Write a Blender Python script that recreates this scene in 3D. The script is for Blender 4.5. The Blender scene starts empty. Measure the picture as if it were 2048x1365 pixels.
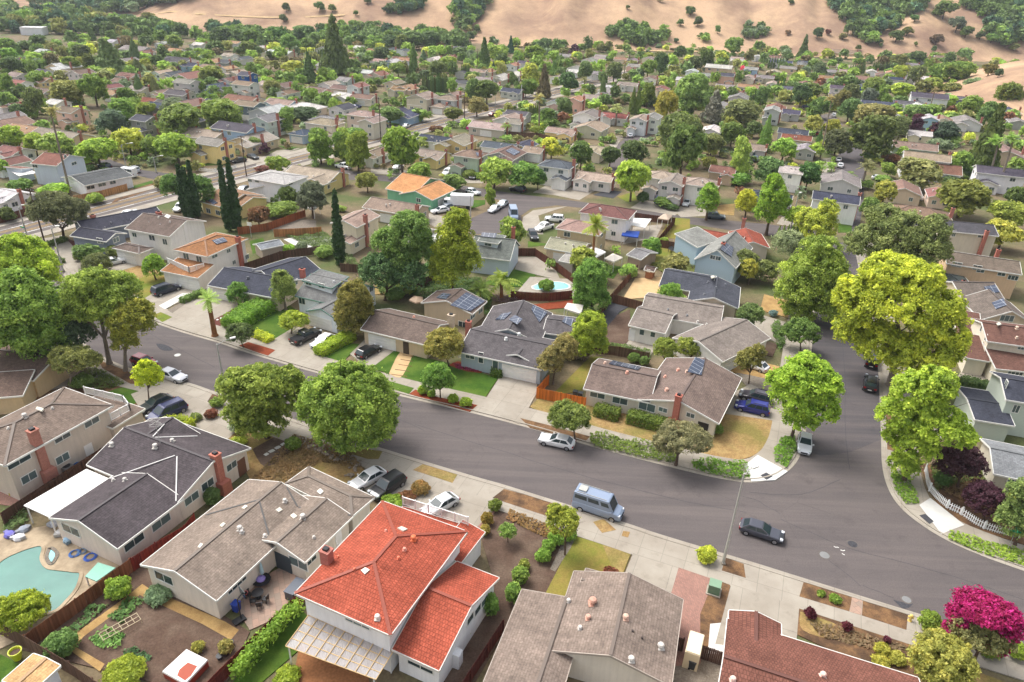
import bpy, bmesh, math, random
import numpy as np
from mathutils import Vector, Matrix
random.seed(7); RNG = np.random.default_rng(11)
SC = bpy.context.scene; COL = SC.collection
# ------------------------------------------------------------------ survey of the place
# the street plan was measured off the photograph: G() turns a surveyed sight line into a point at height z
F, CX, CY, CAMH = 1415.0, 1024.0, 682.5, 54.0
_dn = np.array([920-CX, 3349-CY, F]); _dn /= np.linalg.norm(_dn)
_up = -_dn; _fw = np.array([0, 0, 1.]); _fy = _fw-_up*(_fw@_up); _fy /= np.linalg.norm(_fy)
_fx = np.cross(_fy, _up); R = np.array([_fx, _fy, _up]); EYE = np.array([0, 0, CAMH])
def ray(x, y):
    d = R@np.array([x-CX, y-CY, F]); return d/np.linalg.norm(d)
def G(x, y, z=0.0):
    d = R@np.array([x-CX, y-CY, F])
    if d[2] > -1e-3: d[2] = -1e-3
    return EYE+d*((z-CAMH)/d[2])
def PX(p):
    c = R.T@(np.asarray(p, float)-EYE); return (CX+F*c[0]/c[2], CY+F*c[1]/c[2])
def PPM(p): return F/(R.T@(np.asarray(p, float)-EYE))[2]          # photo pixels per metre there
U = math.radians(-21.5); V_ = U+math.pi/2
# ------------------------------------------------------------------ materials
def lin(c):
    f = lambda v: v/12.92 if v <= .04045 else ((v+.055)/1.055)**2.4
    return tuple(f(v/255) for v in c)
MATS = {}
class NT:
    def __init__(s, name):
        s.m = bpy.data.materials.new(name); s.m.use_nodes = True; s.t = s.m.node_tree; s.t.nodes.clear()
        s.out = s.n('ShaderNodeOutputMaterial'); s.b = s.n('ShaderNodeBsdfPrincipled'); s.l(s.b.outputs[0], s.out.inputs[0])
        MATS[name] = s.m
    def n(s, t, **k):
        o = s.t.nodes.new(t)
        for a, v in k.items(): setattr(o, a, v)
        return o
    def l(s, a, b): s.t.links.new(a, b)
    def noise(s, scale, detail=4, rough=.6, co=None, dist=0):
        o = s.n('ShaderNodeTexNoise'); o.inputs['Scale'].default_value = scale; o.inputs['Detail'].default_value = detail
        o.inputs['Roughness'].default_value = rough; o.inputs['Distortion'].default_value = dist
        if co: s.l(co, o.inputs['Vector'])
        return o.outputs['Fac']
    def ramp(s, fac, stops):
        o = s.n('ShaderNodeValToRGB'); e = o.color_ramp.elements
        while len(e) < len(stops): e.new(.5)
        for i, (p, c) in enumerate(stops): e[i].position = p; e[i].color = (*c, 1) if len(c) == 3 else c
        s.l(fac, o.inputs[0]); return o.outputs[0]
    def mix(s, fac, a, b, mode='MIX'):
        o = s.n('ShaderNodeMix', data_type='RGBA', blend_type=mode)
        for v, i in ((fac, 0), (a, 6), (b, 7)):
            if isinstance(v, (int, float)): o.inputs[i].default_value = v
            elif isinstance(v, tuple): o.inputs[i].default_value = (*v, 1)[:4]
            else: s.l(v, o.inputs[i])
        return o.outputs[2]
    def math(s, op, a, b=0.0, c=None):
        o = s.n('ShaderNodeMath', operation=op)
        for i, v in enumerate((a, b) if c is None else (a, b, c)):
            if isinstance(v, (int, float)): o.inputs[i].default_value = v
            else: s.l(v, o.inputs[i])
        return o.outputs[0]
    def pos(s): return s.n('ShaderNodeNewGeometry').outputs['Position']
    def uv(s): return s.n('ShaderNodeTexCoord').outputs['UV']
    def island(s): return s.n('ShaderNodeNewGeometry').outputs['Random Per Island']
    def ocol(s): return s.n('ShaderNodeObjectInfo').outputs['Color']
    def orand(s): return s.n('ShaderNodeObjectInfo').outputs['Random']
    def set(s, col=None, rough=.8, metal=0, spec=.3):
        if col is not None:
            if isinstance(col, tuple): s.b.inputs['Base Color'].default_value = (*col, 1)[:4]
            else: s.l(col, s.b.inputs['Base Color'])
        if isinstance(rough, (int, float)): s.b.inputs['Roughness'].default_value = rough
        else: s.l(rough, s.b.inputs['Roughness'])
        s.b.inputs['Metallic'].default_value = metal; s.b.inputs['Specular IOR Level'].default_value = spec
        return s.m
    def bump(s, h, st=.3, d=.05):
        o = s.n('ShaderNodeBump'); o.inputs['Strength'].default_value = st; o.inputs['Distance'].default_value = d
        s.l(h, o.inputs['Height']); s.l(o.outputs[0], s.b.inputs['Normal'])
def g3(v): return (v, v, v)
def mottled(name, c0, c1, scale, c2=None, scale2=.12, rough=.95, fine=None, bump=0):
    t = NT(name); p = t.pos()
    col = t.mix(t.ramp(t.noise(scale, 5, .65, p), [(.35, g3(0)), (.68, g3(1))]), c0, c1)
    if c2: col = t.mix(t.ramp(t.noise(scale2, 4, .6, p), [(.45, g3(0)), (.62, g3(1))]), col, c2)
    if fine: col = t.mix(fine[1], col, t.ramp(t.noise(fine[0], 3, .7, p), [(.3, g3(.15)), (.7, g3(1))]), 'MULTIPLY')
    if bump: t.bump(t.noise(scale*2, 4, .7, p), bump, .08)
    return t.set(col, rough, spec=.15)
mottled('bare_ground', lin((118, 104, 82)), lin((142, 126, 98)), .35, lin((94, 104, 62)), .05, fine=(3, .5))
mottled('dry_grass', lin((180, 152, 102)), lin((154, 122, 80)), .9, lin((138, 126, 72)), .16, fine=(5, .5))
mottled('lawn', lin((74, 104, 34)), lin((58, 90, 28)), .8, lin((92, 116, 44)), .22, fine=(7, .45))
mottled('tired_lawn', lin((128, 128, 56)), lin((152, 128, 72)), .6, lin((110, 124, 46)), .15, fine=(6, .4))
mottled('soil', lin((104, 84, 72)), lin((88, 70, 58)), 1.2, lin((116, 98, 84)), .3, fine=(6, .45), bump=.5)
mottled('red_mulch', lin((152, 78, 50)), lin((128, 60, 40)), 3, fine=(9, .5))
mottled('brown_mulch', lin((118, 90, 66)), lin((146, 112, 78)), 2.2, lin((92, 72, 56)), .5, fine=(9, .5))
mottled('maroon_mulch', lin((112, 66, 58)), lin((92, 54, 50)), 3, fine=(9, .5))
mottled('straw', lin((190, 158, 104)), lin((172, 140, 92)), 1.5, lin((156, 124, 80)), .4, fine=(8, .35))
mottled('gravel', lin((150, 140, 126)), lin((116, 106, 96)), 5, fine=(9, .5))
mottled('dark_gravel', lin((84, 84, 88)), lin((66, 66, 70)), 5, fine=(9, .4))
mottled('sand', lin((200, 172, 130)), lin((188, 158, 116)), .8, fine=(9, .2))
mottled('pool_deck', lin((184, 166, 140)), lin((164, 146, 122)), .6, lin((146, 130, 108)), .3, fine=(4, .2))
mottled('bark', lin((112, 94, 80)), lin((84, 68, 58)), 4, fine=(12, .4))
mottled('palm_bark', lin((166, 116, 78)), lin((130, 86, 56)), 5, fine=(10, .4))
mottled('grey_bark', lin((148, 136, 122)), lin((122, 110, 98)), 4, fine=(10, .3))
mottled('rock', lin((150, 138, 122)), lin((120, 106, 92)), 3)
mottled('white_concrete', lin((206, 204, 198)), lin((192, 190, 184)), .5)
def asphalt(name, c0, c1, c2):
    t = NT(name); p = t.pos()
    col = t.mix(t.ramp(t.noise(.09, 4, .6, p), [(.38, g3(0)), (.64, g3(1))]), c0, c1)
    mp = t.n('ShaderNodeMapping'); mp.inputs['Rotation'].default_value = (0, 0, -U); mp.inputs['Scale'].default_value = (.03, .7, 1); t.l(p, mp.inputs[0])
    col = t.mix(t.ramp(t.noise(1, 4, .6, mp.outputs[0]), [(.42, g3(0)), (.66, g3(.85))]), col, c2)
    col = t.mix(t.ramp(t.noise(.28, 5, .7, p), [(.56, g3(0)), (.72, g3(.6))]), col, tuple(v*.74 for v in c0))
    col = t.mix(.35, col, t.ramp(t.noise(9, 2, .7, p), [(.3, g3(.55)), (.7, g3(1.25))]), 'MULTIPLY')
    vo = t.n('ShaderNodeTexVoronoi', feature='DISTANCE_TO_EDGE'); vo.inputs['Scale'].default_value = .11
    dn = t.n('ShaderNodeTexNoise'); dn.inputs['Scale'].default_value = .5; t.l(p, dn.inputs['Vector'])
    t.l(t.mix(.12, p, dn.outputs['Color'], 'ADD'), vo.inputs['Vector'])
    crack = t.math('LESS_THAN', vo.outputs['Distance'], .003)
    crack = t.math('MULTIPLY', crack, t.ramp(t.noise(.05, 2, .5, p), [(.5, g3(0)), (.56, g3(1))]))
    col = t.mix(t.math('MULTIPLY', crack, .22), col, lin((52, 50, 50)))
    return t.set(col, .9, spec=.2)
asphalt('asphalt', lin((90, 84, 83)), lin((97, 90, 88)), lin((105, 97, 94)))
asphalt('dark_asphalt', lin((78, 75, 77)), lin((87, 82, 83)), lin((98, 91, 90)))
asphalt('worn_asphalt', lin((102, 95, 91)), lin((110, 102, 97)), lin((94, 88, 85)))
def concrete(name, c0, c1, c2, s=1.5):
    t = NT(name); p = t.pos()
    mp = t.n('ShaderNodeMapping'); mp.inputs['Rotation'].default_value = (0, 0, -U); t.l(p, mp.inputs[0])
    br = t.n('ShaderNodeTexBrick', offset=0.0); br.inputs['Scale'].default_value = 1; br.inputs['Brick Width'].default_value = s*1.6; br.inputs['Row Height'].default_value = s*1.6
    br.inputs['Mortar Size'].default_value = .03; br.inputs['Color1'].default_value = (*g3(1), 1); br.inputs['Color2'].default_value = (*g3(.9), 1); br.inputs['Mortar'].default_value = (*g3(.66), 1)
    t.l(mp.outputs[0], br.inputs['Vector'])
    col = t.mix(t.ramp(t.noise(.22, 5, .65, p), [(.36, g3(0)), (.66, g3(1))]), c0, c1)
    col = t.mix(t.ramp(t.noise(.7, 5, .7, p), [(.55, g3(0)), (.78, g3(.7))]), col, c2)
    col = t.mix(.8, col, br.outputs['Color'], 'MULTIPLY')
    return t.set(col, .9, spec=.2)
concrete('concrete', lin((164, 156, 143)), lin((150, 141, 128)), lin((128, 119, 107)))
concrete('driveway', lin((162, 154, 141)), lin((147, 138, 125)), lin((122, 113, 101)), 2.2)
def pavers(name, c0, c1, w=.24, h=.12):
    t = NT(name); p = t.pos(); mp = t.n('ShaderNodeMapping'); mp.inputs['Rotation'].default_value = (0, 0, -U+.78); t.l(p, mp.inputs[0])
    br = t.n('ShaderNodeTexBrick'); br.inputs['Scale'].default_value = 1; br.inputs['Brick Width'].default_value = w; br.inputs['Row Height'].default_value = h; br.inputs['Mortar Size'].default_value = .012
    br.inputs['Color1'].default_value = (*c0, 1); br.inputs['Color2'].default_value = (*c1, 1); br.inputs['Mortar'].default_value = (*lin((120, 104, 92)), 1); t.l(mp.outputs[0], br.inputs['Vector'])
    return t.set(t.mix(.3, br.outputs['Color'], t.ramp(t.noise(.8, 4, .6, p), [(.3, g3(.6)), (.7, g3(1.1))]), 'MULTIPLY'), .9)
pavers('brick_paving', lin((166, 122, 108)), lin((146, 108, 98)))
pavers('stone_paving', lin((172, 142, 124)), lin((148, 132, 118)), .8, .55)
def shingle(name, bw, bh, dark, tile=False):
    t = NT(name); uv = t.uv(); p = t.pos()
    br = t.n('ShaderNodeTexBrick'); br.inputs['Scale'].default_value = 1; br.inputs['Brick Width'].default_value = bw; br.inputs['Row Height'].default_value = bh
    br.inputs['Mortar Size'].default_value = bh*.09; br.inputs['Color1'].default_value = (*g3(1.1), 1); br.inputs['Color2'].default_value = (*g3(.88), 1); br.inputs['Mortar'].default_value = (*g3(dark), 1)
    t.l(uv, br.inputs['Vector'])
    col = t.mix(1.0, t.ocol(), br.outputs['Color'], 'MULTIPLY')
    col = t.mix(.75, col, t.ramp(t.noise(.4, 5, .7, p), [(.3, g3(.64)), (.7, g3(1.22))]), 'MULTIPLY')
    col = t.mix(.5, col, t.ramp(t.noise(3.2, 4, .75, p), [(.3, g3(.6)), (.7, g3(1.3))]), 'MULTIPLY')
    mp = t.n('ShaderNodeMapping'); mp.inputs['Scale'].default_value = (1.3, .12, 1); t.l(uv, mp.inputs[0])
    col = t.mix(.4, col, t.ramp(t.noise(1, 4, .6, mp.outputs[0]), [(.35, g3(.7)), (.65, g3(1.12))]), 'MULTIPLY')
    t.bump(br.outputs['Fac'], .5, .03)
    return t.set(col, .93, spec=.15)
shingle('shingle_roof', .5, .25, .72); shingle('tile_roof', .26, .34, .62)
def stucco():
    t = NT('stucco'); p = t.pos()
    col = t.mix(.25, t.ocol(), t.ramp(t.noise(.5, 5, .7, p), [(.3, g3(.75)), (.7, g3(1.1))]), 'MULTIPLY')
    mp = t.n('ShaderNodeMapping'); mp.inputs['Scale'].default_value = (2, 2, .25); t.l(p, mp.inputs[0])
    col = t.mix(.18, col, t.ramp(t.noise(1.4, 4, .6, mp.outputs[0]), [(.35, g3(.6)), (.6, g3(1.05))]), 'MULTIPLY')
    return t.set(col, .9, spec=.2)
stucco()
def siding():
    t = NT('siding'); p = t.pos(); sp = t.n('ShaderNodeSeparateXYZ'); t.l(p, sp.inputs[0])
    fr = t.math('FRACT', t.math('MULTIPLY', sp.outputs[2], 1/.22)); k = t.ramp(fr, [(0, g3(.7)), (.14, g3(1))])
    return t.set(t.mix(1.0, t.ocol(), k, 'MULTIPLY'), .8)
siding()
def simple(name, c, rough=.7, metal=0, spec=.3, var=0):
    t = NT(name)
    if var:
        return t.set(t.mix(var, c, t.ramp(t.noise(1.3, 5, .7, t.pos()), [(.3, g3(.55)), (.7, g3(1.2))]), 'MULTIPLY'), rough, metal, spec)
    return t.set(c, rough, metal, spec)
def tinted(name, rough=.7, metal=0, spec=.3, var=.2, scale=1.3):
    t = NT(name)
    return t.set(t.mix(var, t.ocol(), t.ramp(t.noise(scale, 5, .7, t.pos()), [(.3, g3(.55)), (.7, g3(1.2))]), 'MULTIPLY'), rough, metal, spec)
tinted('paint', .55); tinted('plastic', .45, 0, .4, .08); tinted('fabric', .9, 0, .1, .25, 3)
simple('white_trim', lin((226, 224, 216)), .6, var=.12); simple('metal_grey', lin((150, 150, 148)), .45, .6, var=.2)
simple('galvanised', lin((178, 178, 172)), .5, .3, var=.15); simple('black_metal', lin((40, 40, 42)), .5)
simple('rubber', lin((34, 34, 35)), .85); simple('chrome', lin((170, 172, 176)), .3, .8)
simple('glass_dark', lin((46, 58, 62)), .08, 0, .6); simple('headlight', lin((205, 210, 214)), .15, 0, .6); simple('tail_light', lin((140, 22, 20)), .25, 0, .5)
simple('white_paint_line', lin((214, 212, 206)), .8, var=.4); simple('yellow_paint_line', lin((186, 148, 62)), .8, var=.5)
def glasspane():
    t = NT('window_glass'); col = t.mix(t.orand(), lin((44, 58, 62)), lin((104, 120, 118))); return t.set(col, .1, 0, .6)
glasspane()
def brick():
    t = NT('brick'); p = t.pos(); tc = t.n('ShaderNodeTexCoord').outputs['UV']
    br = t.n('ShaderNodeTexBrick'); br.inputs['Scale'].default_value = 1; br.inputs['Brick Width'].default_value = .24; br.inputs['Row Height'].default_value = .09; br.inputs['Mortar Size'].default_value = .012
    br.inputs['Color1'].default_value = (*g3(1.1), 1); br.inputs['Color2'].default_value = (*g3(.8), 1); br.inputs['Mortar'].default_value = (*g3(1.25), 1); t.l(tc, br.inputs['Vector'])
    t.set(t.mix(.3, t.mix(1.0, t.mix(.3, t.ocol(), lin((150, 128, 116))), br.outputs['Color'], 'MULTIPLY'), t.ramp(t.noise(1.5, 4, .7, p), [(.3, g3(.6)), (.7, g3(1.15))]), 'MULTIPLY'), .9)
brick()
def boards():
    t = NT('fence_boards'); p = t.pos()
    col = t.mix(.9, t.ocol(), t.ramp(t.island(), [(0, g3(.62)), (.5, g3(.95)), (1, g3(1.3))]), 'MULTIPLY')
    mp = t.n('ShaderNodeMapping'); mp.inputs['Scale'].default_value = (6, 6, .5); t.l(p, mp.inputs[0])
    col = t.mix(.45, col, t.ramp(t.noise(1.2, 4, .6, mp.outputs[0]), [(.3, g3(.55)), (.7, g3(1.15))]), 'MULTIPLY')
    return t.set(col, .85, spec=.15)
boards()
def carpaint():
    t = NT('car_paint'); t.set(t.ocol(), .32, .15, .5); t.b.inputs['Coat Weight'].default_value = .6; t.b.inputs['Coat Roughness'].default_value = .08
carpaint()
def solar():
    t = NT('solar_cells'); uv = t.uv()
    br = t.n('ShaderNodeTexBrick', offset=0.0); br.inputs['Scale'].default_value = 1; br.inputs['Brick Width'].default_value = 1.0; br.inputs['Row Height'].default_value = 1.65; br.inputs['Mortar Size'].default_value = .03
    br.inputs['Color1'].default_value = (*lin((62, 70, 88)), 1); br.inputs['Color2'].default_value = (*lin((70, 78, 94)), 1); br.inputs['Mortar'].default_value = (*lin((168, 172, 178)), 1); t.l(uv, br.inputs['Vector'])
    t.set(br.outputs['Color'], .18, 0, .5)
solar()
def poolwater(name, c0, c1):
    t = NT(name); p = t.pos(); col = t.mix(t.ramp(t.noise(.3, 4, .6, p), [(.35, g3(0)), (.65, g3(1))]), c0, c1)
    t.bump(t.noise(1.2, 3, .5, p), .1, .05); t.set(col, .08, 0, .5)
poolwater('green_pool_water', lin((62, 112, 102)), lin((74, 126, 114))); poolwater('blue_pool_water', lin((120, 198, 206)), lin((150, 214, 216)))
def clear_panel():
    t = NT('corrugated_plastic'); tr = t.n('ShaderNodeBsdfTransparent'); mx = t.n('ShaderNodeMixShader'); mx.inputs[0].default_value = .62
    wv = t.n('ShaderNodeTexWave'); wv.inputs['Scale'].default_value = 2.2; t.l(t.uv(), wv.inputs['Vector'])
    t.set(t.mix(t.noise(.7, 4, .6, t.pos()), lin((168, 158, 150)), lin((206, 204, 206))), .3, 0, .4); t.bump(wv.outputs['Fac'], .6, .05)
    t.l(tr.outputs[0], mx.inputs[1]); t.l(t.b.outputs[0], mx.inputs[2]); t.l(mx.outputs[0], t.out.inputs[0])
clear_panel()
def leafmat(name, dark, light, trans=.3):
    t = NT(name); at = t.n('ShaderNodeAttribute', attribute_name='tint')
    k = t.ramp(at.outputs['Fac'], [(0, g3(dark)), (.5, g3(1)), (1, g3(light))])
    col = t.mix(1.0, t.ocol(), t.mix(1.0, k, g3(1.6), 'MULTIPLY'), 'MULTIPLY')
    hs = t.n('ShaderNodeHueSaturation'); t.l(col, hs.inputs['Color']); t.l(t.math('ADD', t.math('MULTIPLY', at.outputs['Fac'], -.035), .5175), hs.inputs['Hue'])
    t.set(hs.outputs[0], .6, 0, .25)
    tr = t.n('ShaderNodeBsdfTranslucent'); t.l(hs.outputs[0], tr.inputs[0]); mx = t.n('ShaderNodeMixShader'); mx.inputs[0].default_value = trans
    t.l(t.b.outputs[0], mx.inputs[1]); t.l(tr.outputs[0], mx.inputs[2]); t.l(mx.outputs[0], t.out.inputs[0])
leafmat('leaf', .55, 1.6, .38); leafmat('dark_leaf', .6, 1.4, .2)
# ------------------------------------------------------------------ mesh helpers
class MB:
    """collects polygons; build() links them as one mesh object"""
    def __init__(s): s.v = []; s.f = []; s.uv = []; s.mi = []; s.m = 0
    def poly(s, pts, uv=None):
        i = len(s.v); s.v += [tuple(map(float, p)) for p in pts]; s.f.append(tuple(range(i, i+len(pts)))); s.mi.append(s.m)
        if uv is None:
            P = [np.asarray(p, float) for p in pts]; n = np.zeros(3)
            for a in range(len(P)): n += np.cross(P[a], P[(a+1) % len(P)])
            n /= (np.linalg.norm(n)+1e-9)
            h = np.cross((0, 0, 1.), n); h = h/np.linalg.norm(h) if np.linalg.norm(h) > .02 else np.array([1., 0, 0]); w = np.cross(n, h)
            uv = [(p@h, p@w) for p in P]
        s.uv += [tuple(map(float, u)) for u in uv]
    def hexa(s, b, t):
        """solid from bottom ring b and top ring t (same count, counter-clockwise from above)"""
        n = len(b); s.poly(t); s.poly(list(reversed(b)))
        for i in range(n): j = (i+1) % n; s.poly([b[i], b[j], t[j], t[i]])
    def prism(s, ring, z0, z1): s.hexa([(p[0], p[1], z0) for p in ring], [(p[0], p[1], z1) for p in ring])
    def box(s, c, sx, sy, sz, yaw=0, up=None):
        ca, sa = math.cos(yaw), math.sin(yaw)
        ring = [(c[0]+x*ca-y*sa, c[1]+x*sa+y*ca) for x, y in ((-sx/2, -sy/2), (sx/2, -sy/2), (sx/2, sy/2), (-sx/2, sy/2))]
        s.prism(ring, c[2], c[2]+sz)
    def bar(s, a, b, w, h=None):
        a = np.asarray(a, float); b = np.asarray(b, float); h = h or w; d = b-a; L = np.linalg.norm(d)
        if L < 1e-6: return
        d /= L; sd = np.cross(d, (0, 0, 1.)); sd = sd/np.linalg.norm(sd) if np.linalg.norm(sd) > 1e-3 else np.array([1., 0, 0]); u = np.cross(sd, d)
        q = [sd*w/2+u*h/2, -sd*w/2+u*h/2, -sd*w/2-u*h/2, sd*w/2-u*h/2]
        s.hexa([a+k for k in reversed(q)], [b+k for k in reversed(q)])
    def tube(s, pts, rad, n=7, cap=True):
        pts = [np.asarray(p, float) for p in pts]; rings = []
        for i, p in enumerate(pts):
            d = pts[min(i+1, len(pts)-1)]-pts[max(i-1, 0)]; d /= (np.linalg.norm(d)+1e-9)
            a = np.cross(d, (1., 0, 0)) if abs(d[0]) < .9 else np.cross(d, (0, 1., 0)); a /= np.linalg.norm(a); b = np.cross(d, a)
            r = rad[i] if hasattr(rad, '__len__') else rad
            rings.append([p+(a*math.cos(t)+b*math.sin(t))*r for t in [2*math.pi*k/n for k in range(n)]])
        for i in range(len(rings)-1):
            for k in range(n): j = (k+1) % n; s.poly([rings[i][k], rings[i][j], rings[i+1][j], rings[i+1][k]])
        if cap: s.poly(list(reversed(rings[0]))); s.poly(rings[-1])
    def lathe(s, c, prof, n=16):
        """prof: (radius, z) pairs from bottom to top"""
        R_ = [[(c[0]+r*math.cos(2*math.pi*k/n), c[1]+r*math.sin(2*math.pi*k/n), c[2]+z) for k in range(n)] for r, z in prof]
        for i in range(len(R_)-1):
            for k in range(n): j = (k+1) % n; s.poly([R_[i][k], R_[i][j], R_[i+1][j], R_[i+1][k]])
        s.poly(R_[-1]); s.poly(list(reversed(R_[0])))
    def mesh(s, name, mats, smooth=False):
        me = bpy.data.meshes.new(name); me.from_pydata(s.v, [], s.f)
        l = me.uv_layers.new(name='UVMap'); l.data.foreach_set('uv', np.array(s.uv, 'f').ravel())
        for m in (mats if isinstance(mats, (list, tuple)) else [mats]): me.materials.append(MATS[m])
        me.polygons.foreach_set('material_index', s.mi)
        if smooth: me.polygons.foreach_set('use_smooth', [True]*len(s.f))
        me.update(); return me
    def build(s, name, mats, parent=None, color=None, smooth=False):
        if not s.f: return None
        return put(s.mesh(name, mats, smooth), name, parent, color)
def put(me, name, parent=None, color=None, mat=None):
    o = bpy.data.objects.new(name, me); COL.objects.link(o)
    if parent is not None: o.parent = parent
    if mat is not None: o.matrix_local = mat
    if color is not None: o.color = (*lin(color), 1)
    return o
def tag(o, label, cat, group=None, kind=None):
    if label: o['label'] = label
    if cat: o['category'] = cat
    if group: o['group'] = group
    if kind: o['kind'] = kind
    return o
def thing(name, label, cat, loc=(0, 0, 0), group=None, yaw=0):
    o = bpy.data.objects.new(name, None); COL.objects.link(o); o.location = tuple(map(float, loc)); o.rotation_euler = (0, 0, yaw); o.empty_display_size = .3
    return tag(o, label, cat, group)
class OFF(MB):
    """MB whose points are stored relative to a base point"""
    def __init__(s, base): super().__init__(); s.base = np.array([base[0], base[1], base[2] if len(base) > 2 else 0.], float)
    def mesh(s, name, mats, smooth=False):
        s.v = [tuple(np.asarray(p)-s.base) for p in s.v]; return super().mesh(name, mats, smooth)
def struct(name, mb, mats, color=None):
    o = mb.build(name, mats, None, color); o['kind'] = 'structure'; return o
def smooth_line(P, n=6):
    P = [np.asarray(p, float) for p in P]; out = []
    for i in range(len(P)-1):
        p0, p1, p2, p3 = P[max(i-1, 0)], P[i], P[i+1], P[min(i+2, len(P)-1)]
        for k in range(n):
            t = k/n; out.append(.5*((2*p1)+(-p0+p2)*t+(2*p0-5*p1+4*p2-p3)*t*t+(-p0+3*p1-3*p2+p3)*t**3))
    return out+[P[-1]]
def offset(P, d):
    """offset a polyline to its left by d (in plan)"""
    out = []
    for i, p in enumerate(P):
        a = P[max(i-1, 0)]; b = P[min(i+1, len(P)-1)]; t = np.array([b[0]-a[0], b[1]-a[1]]); t /= (np.linalg.norm(t)+1e-9)
        out.append(np.array([p[0]-t[1]*d, p[1]+t[0]*d, 0.]))
    return out
def strip(name, mat, P, d0, d1, z):
    A, B = offset(P, d0), offset(P, d1); mb = MB()
    for i in range(len(P)-1):
        q = [A[i], A[i+1], B[i+1], B[i]]
        q = [(p[0], p[1]) for p in q]
        if (q[1][0]-q[0][0])*(q[2][1]-q[0][1])-(q[1][1]-q[0][1])*(q[2][0]-q[0][0]) < 0: q.reverse()
        mb.prism(q, -.05, z)
    return struct(name, mb, mat)
def area2(r): return sum(r[i][0]*r[(i+1) % len(r)][1]-r[(i+1) % len(r)][0]*r[i][1] for i in range(len(r)))
ZL = {}
def patch(name, mat, px, z=.1, sm=0, world=False, color=None):
    """a ground surface: outline surveyed at ground level, its own thickness"""
    r = [np.array([*p[:2], 0.]) if world else G(*p) for p in px]
    if sm: r = smooth_line(r+[r[0]], sm)[:-1]
    if area2(r) < 0: r.reverse()
    ZL[round(z, 4)] = ZL.get(round(z, 4), 0)+1
    z = z+.0006*(ZL[round(z, 4)] % 6)
    mb = MB(); mb.prism(r, -.05, z); return struct(name, mb, mat, color)
# ------------------------------------------------------------------ foliage
def unit(n): 
    v = RNG.normal(size=(n, 3)); return v/np.linalg.norm(v, axis=1)[:, None]
def crown_cards(ells, card, clump=.3, cover=1.5, flat=.0, seedvar=.35, droop=0):
    """leaf sprays gathered in clumps through the crown: ells = (centre, (rx, ry, rz)); returns verts, faces, tints"""
    C, N, T, S = [], [], [], []
    for c, r in ells:
        c = np.asarray(c, float); r = np.asarray(r, float); rm = r.mean(); rc = max(clump*rm, card*.9)
        area = 4*math.pi*((r[0]*r[1])**1.6/3+(r[0]*r[2])**1.6/3+(r[1]*r[2])**1.6/3)**(1/1.6)
        nc = int(max(5, area/(rc*rc)*.52))
        nc = int(nc*.9); u = unit(nc); u[:, 2] = np.where(u[:, 2] < -.55, -u[:, 2], u[:, 2]); k = 1-.62*RNG.random(nc)**2.2
        cc = c+u*(r-rc*.45).clip(rc*.2)*k[:, None]*RNG.uniform(.9, 1.12, (nc, 1)); ct = RNG.normal(.5, seedvar*.5, nc); rr = rc*RNG.uniform(.5, 1.45, nc)
        m = int(max(4, cover*4*math.pi*rc*rc/(card*card*.5)*.62))
        for i in range(nc):
            v = unit(m); v[:, 2] = np.where(v[:, 2] < -.35, -v[:, 2], v[:, 2])
            q = cc[i]+v*rr[i]*(1-.5*RNG.random((m, 1))**2)*np.array([1, 1, .85]); q[:, 2] -= droop*np.abs(v[:, 0]+v[:, 1])*rr[i]*RNG.random(m)
            nn = v*.55+u[i]*.25+unit(m)*.6+np.array([0, 0, flat]); C.append(q); N.append(nn); T.append(ct[i]+RNG.normal(0, seedvar*.28, m)); S.append(card*RNG.uniform(.55, 1.25, m))
        # stray sprays between and beyond the clumps keep the outline ragged
        ms = int(m*nc*.3); v = unit(ms); v[:, 2] = np.where(v[:, 2] < -.45, -v[:, 2], v[:, 2]); low = .5+.5*np.sin(v[:, 0]*5.1+c[0])*np.sin(v[:, 1]*4.3+c[1])*np.sin(v[:, 2]*4.7)
        k2 = 1+.1*(low-.5)-.5*RNG.random(ms)**2.5+np.where(RNG.random(ms) < .07, RNG.uniform(.02, .16, ms), 0); q = c+v*r*k2[:, None]; C.append(q); N.append(v*.5+unit(ms)*.8+np.array([0, 0, .15+flat])); T.append(RNG.normal(.42+.2*low, seedvar*.42, ms)); S.append(card*RNG.uniform(.45, 1.1, ms))
    return np.concatenate(C), np.concatenate(N), np.concatenate(T), np.concatenate(S)
def tone(c):
    c = (max(c[0], c[1]-30), c[1], c[2]); l = .3*c[0]+.59*c[1]+.11*c[2]; f = (138+(l-138)*(.62 if l < 138 else .8))/l if c[1] >= c[0]*.9 else 1.05; g = l*f; return tuple(min(255, (v*f)*.92+g*.08) for v in c)
def gaps(C, N, T, S, lam, cut):
    """open the crown between its boughs"""
    k = 6.28/lam; x, y, z = C[:, 0]*k, C[:, 1]*k, C[:, 2]*k; n = np.sin(x+1.3*np.sin(z*.7))*np.sin(y*1.1+.8*np.sin(x*.6))+np.sin(z*1.05+x*.4)*.6+np.sin(y*.55-x*.6+z*.3)*.5
    keep = n > cut+RNG.normal(0, .25, len(n)); return C[keep], N[keep], T[keep]+.1*n[keep].clip(-1, 1), S[keep]
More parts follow.
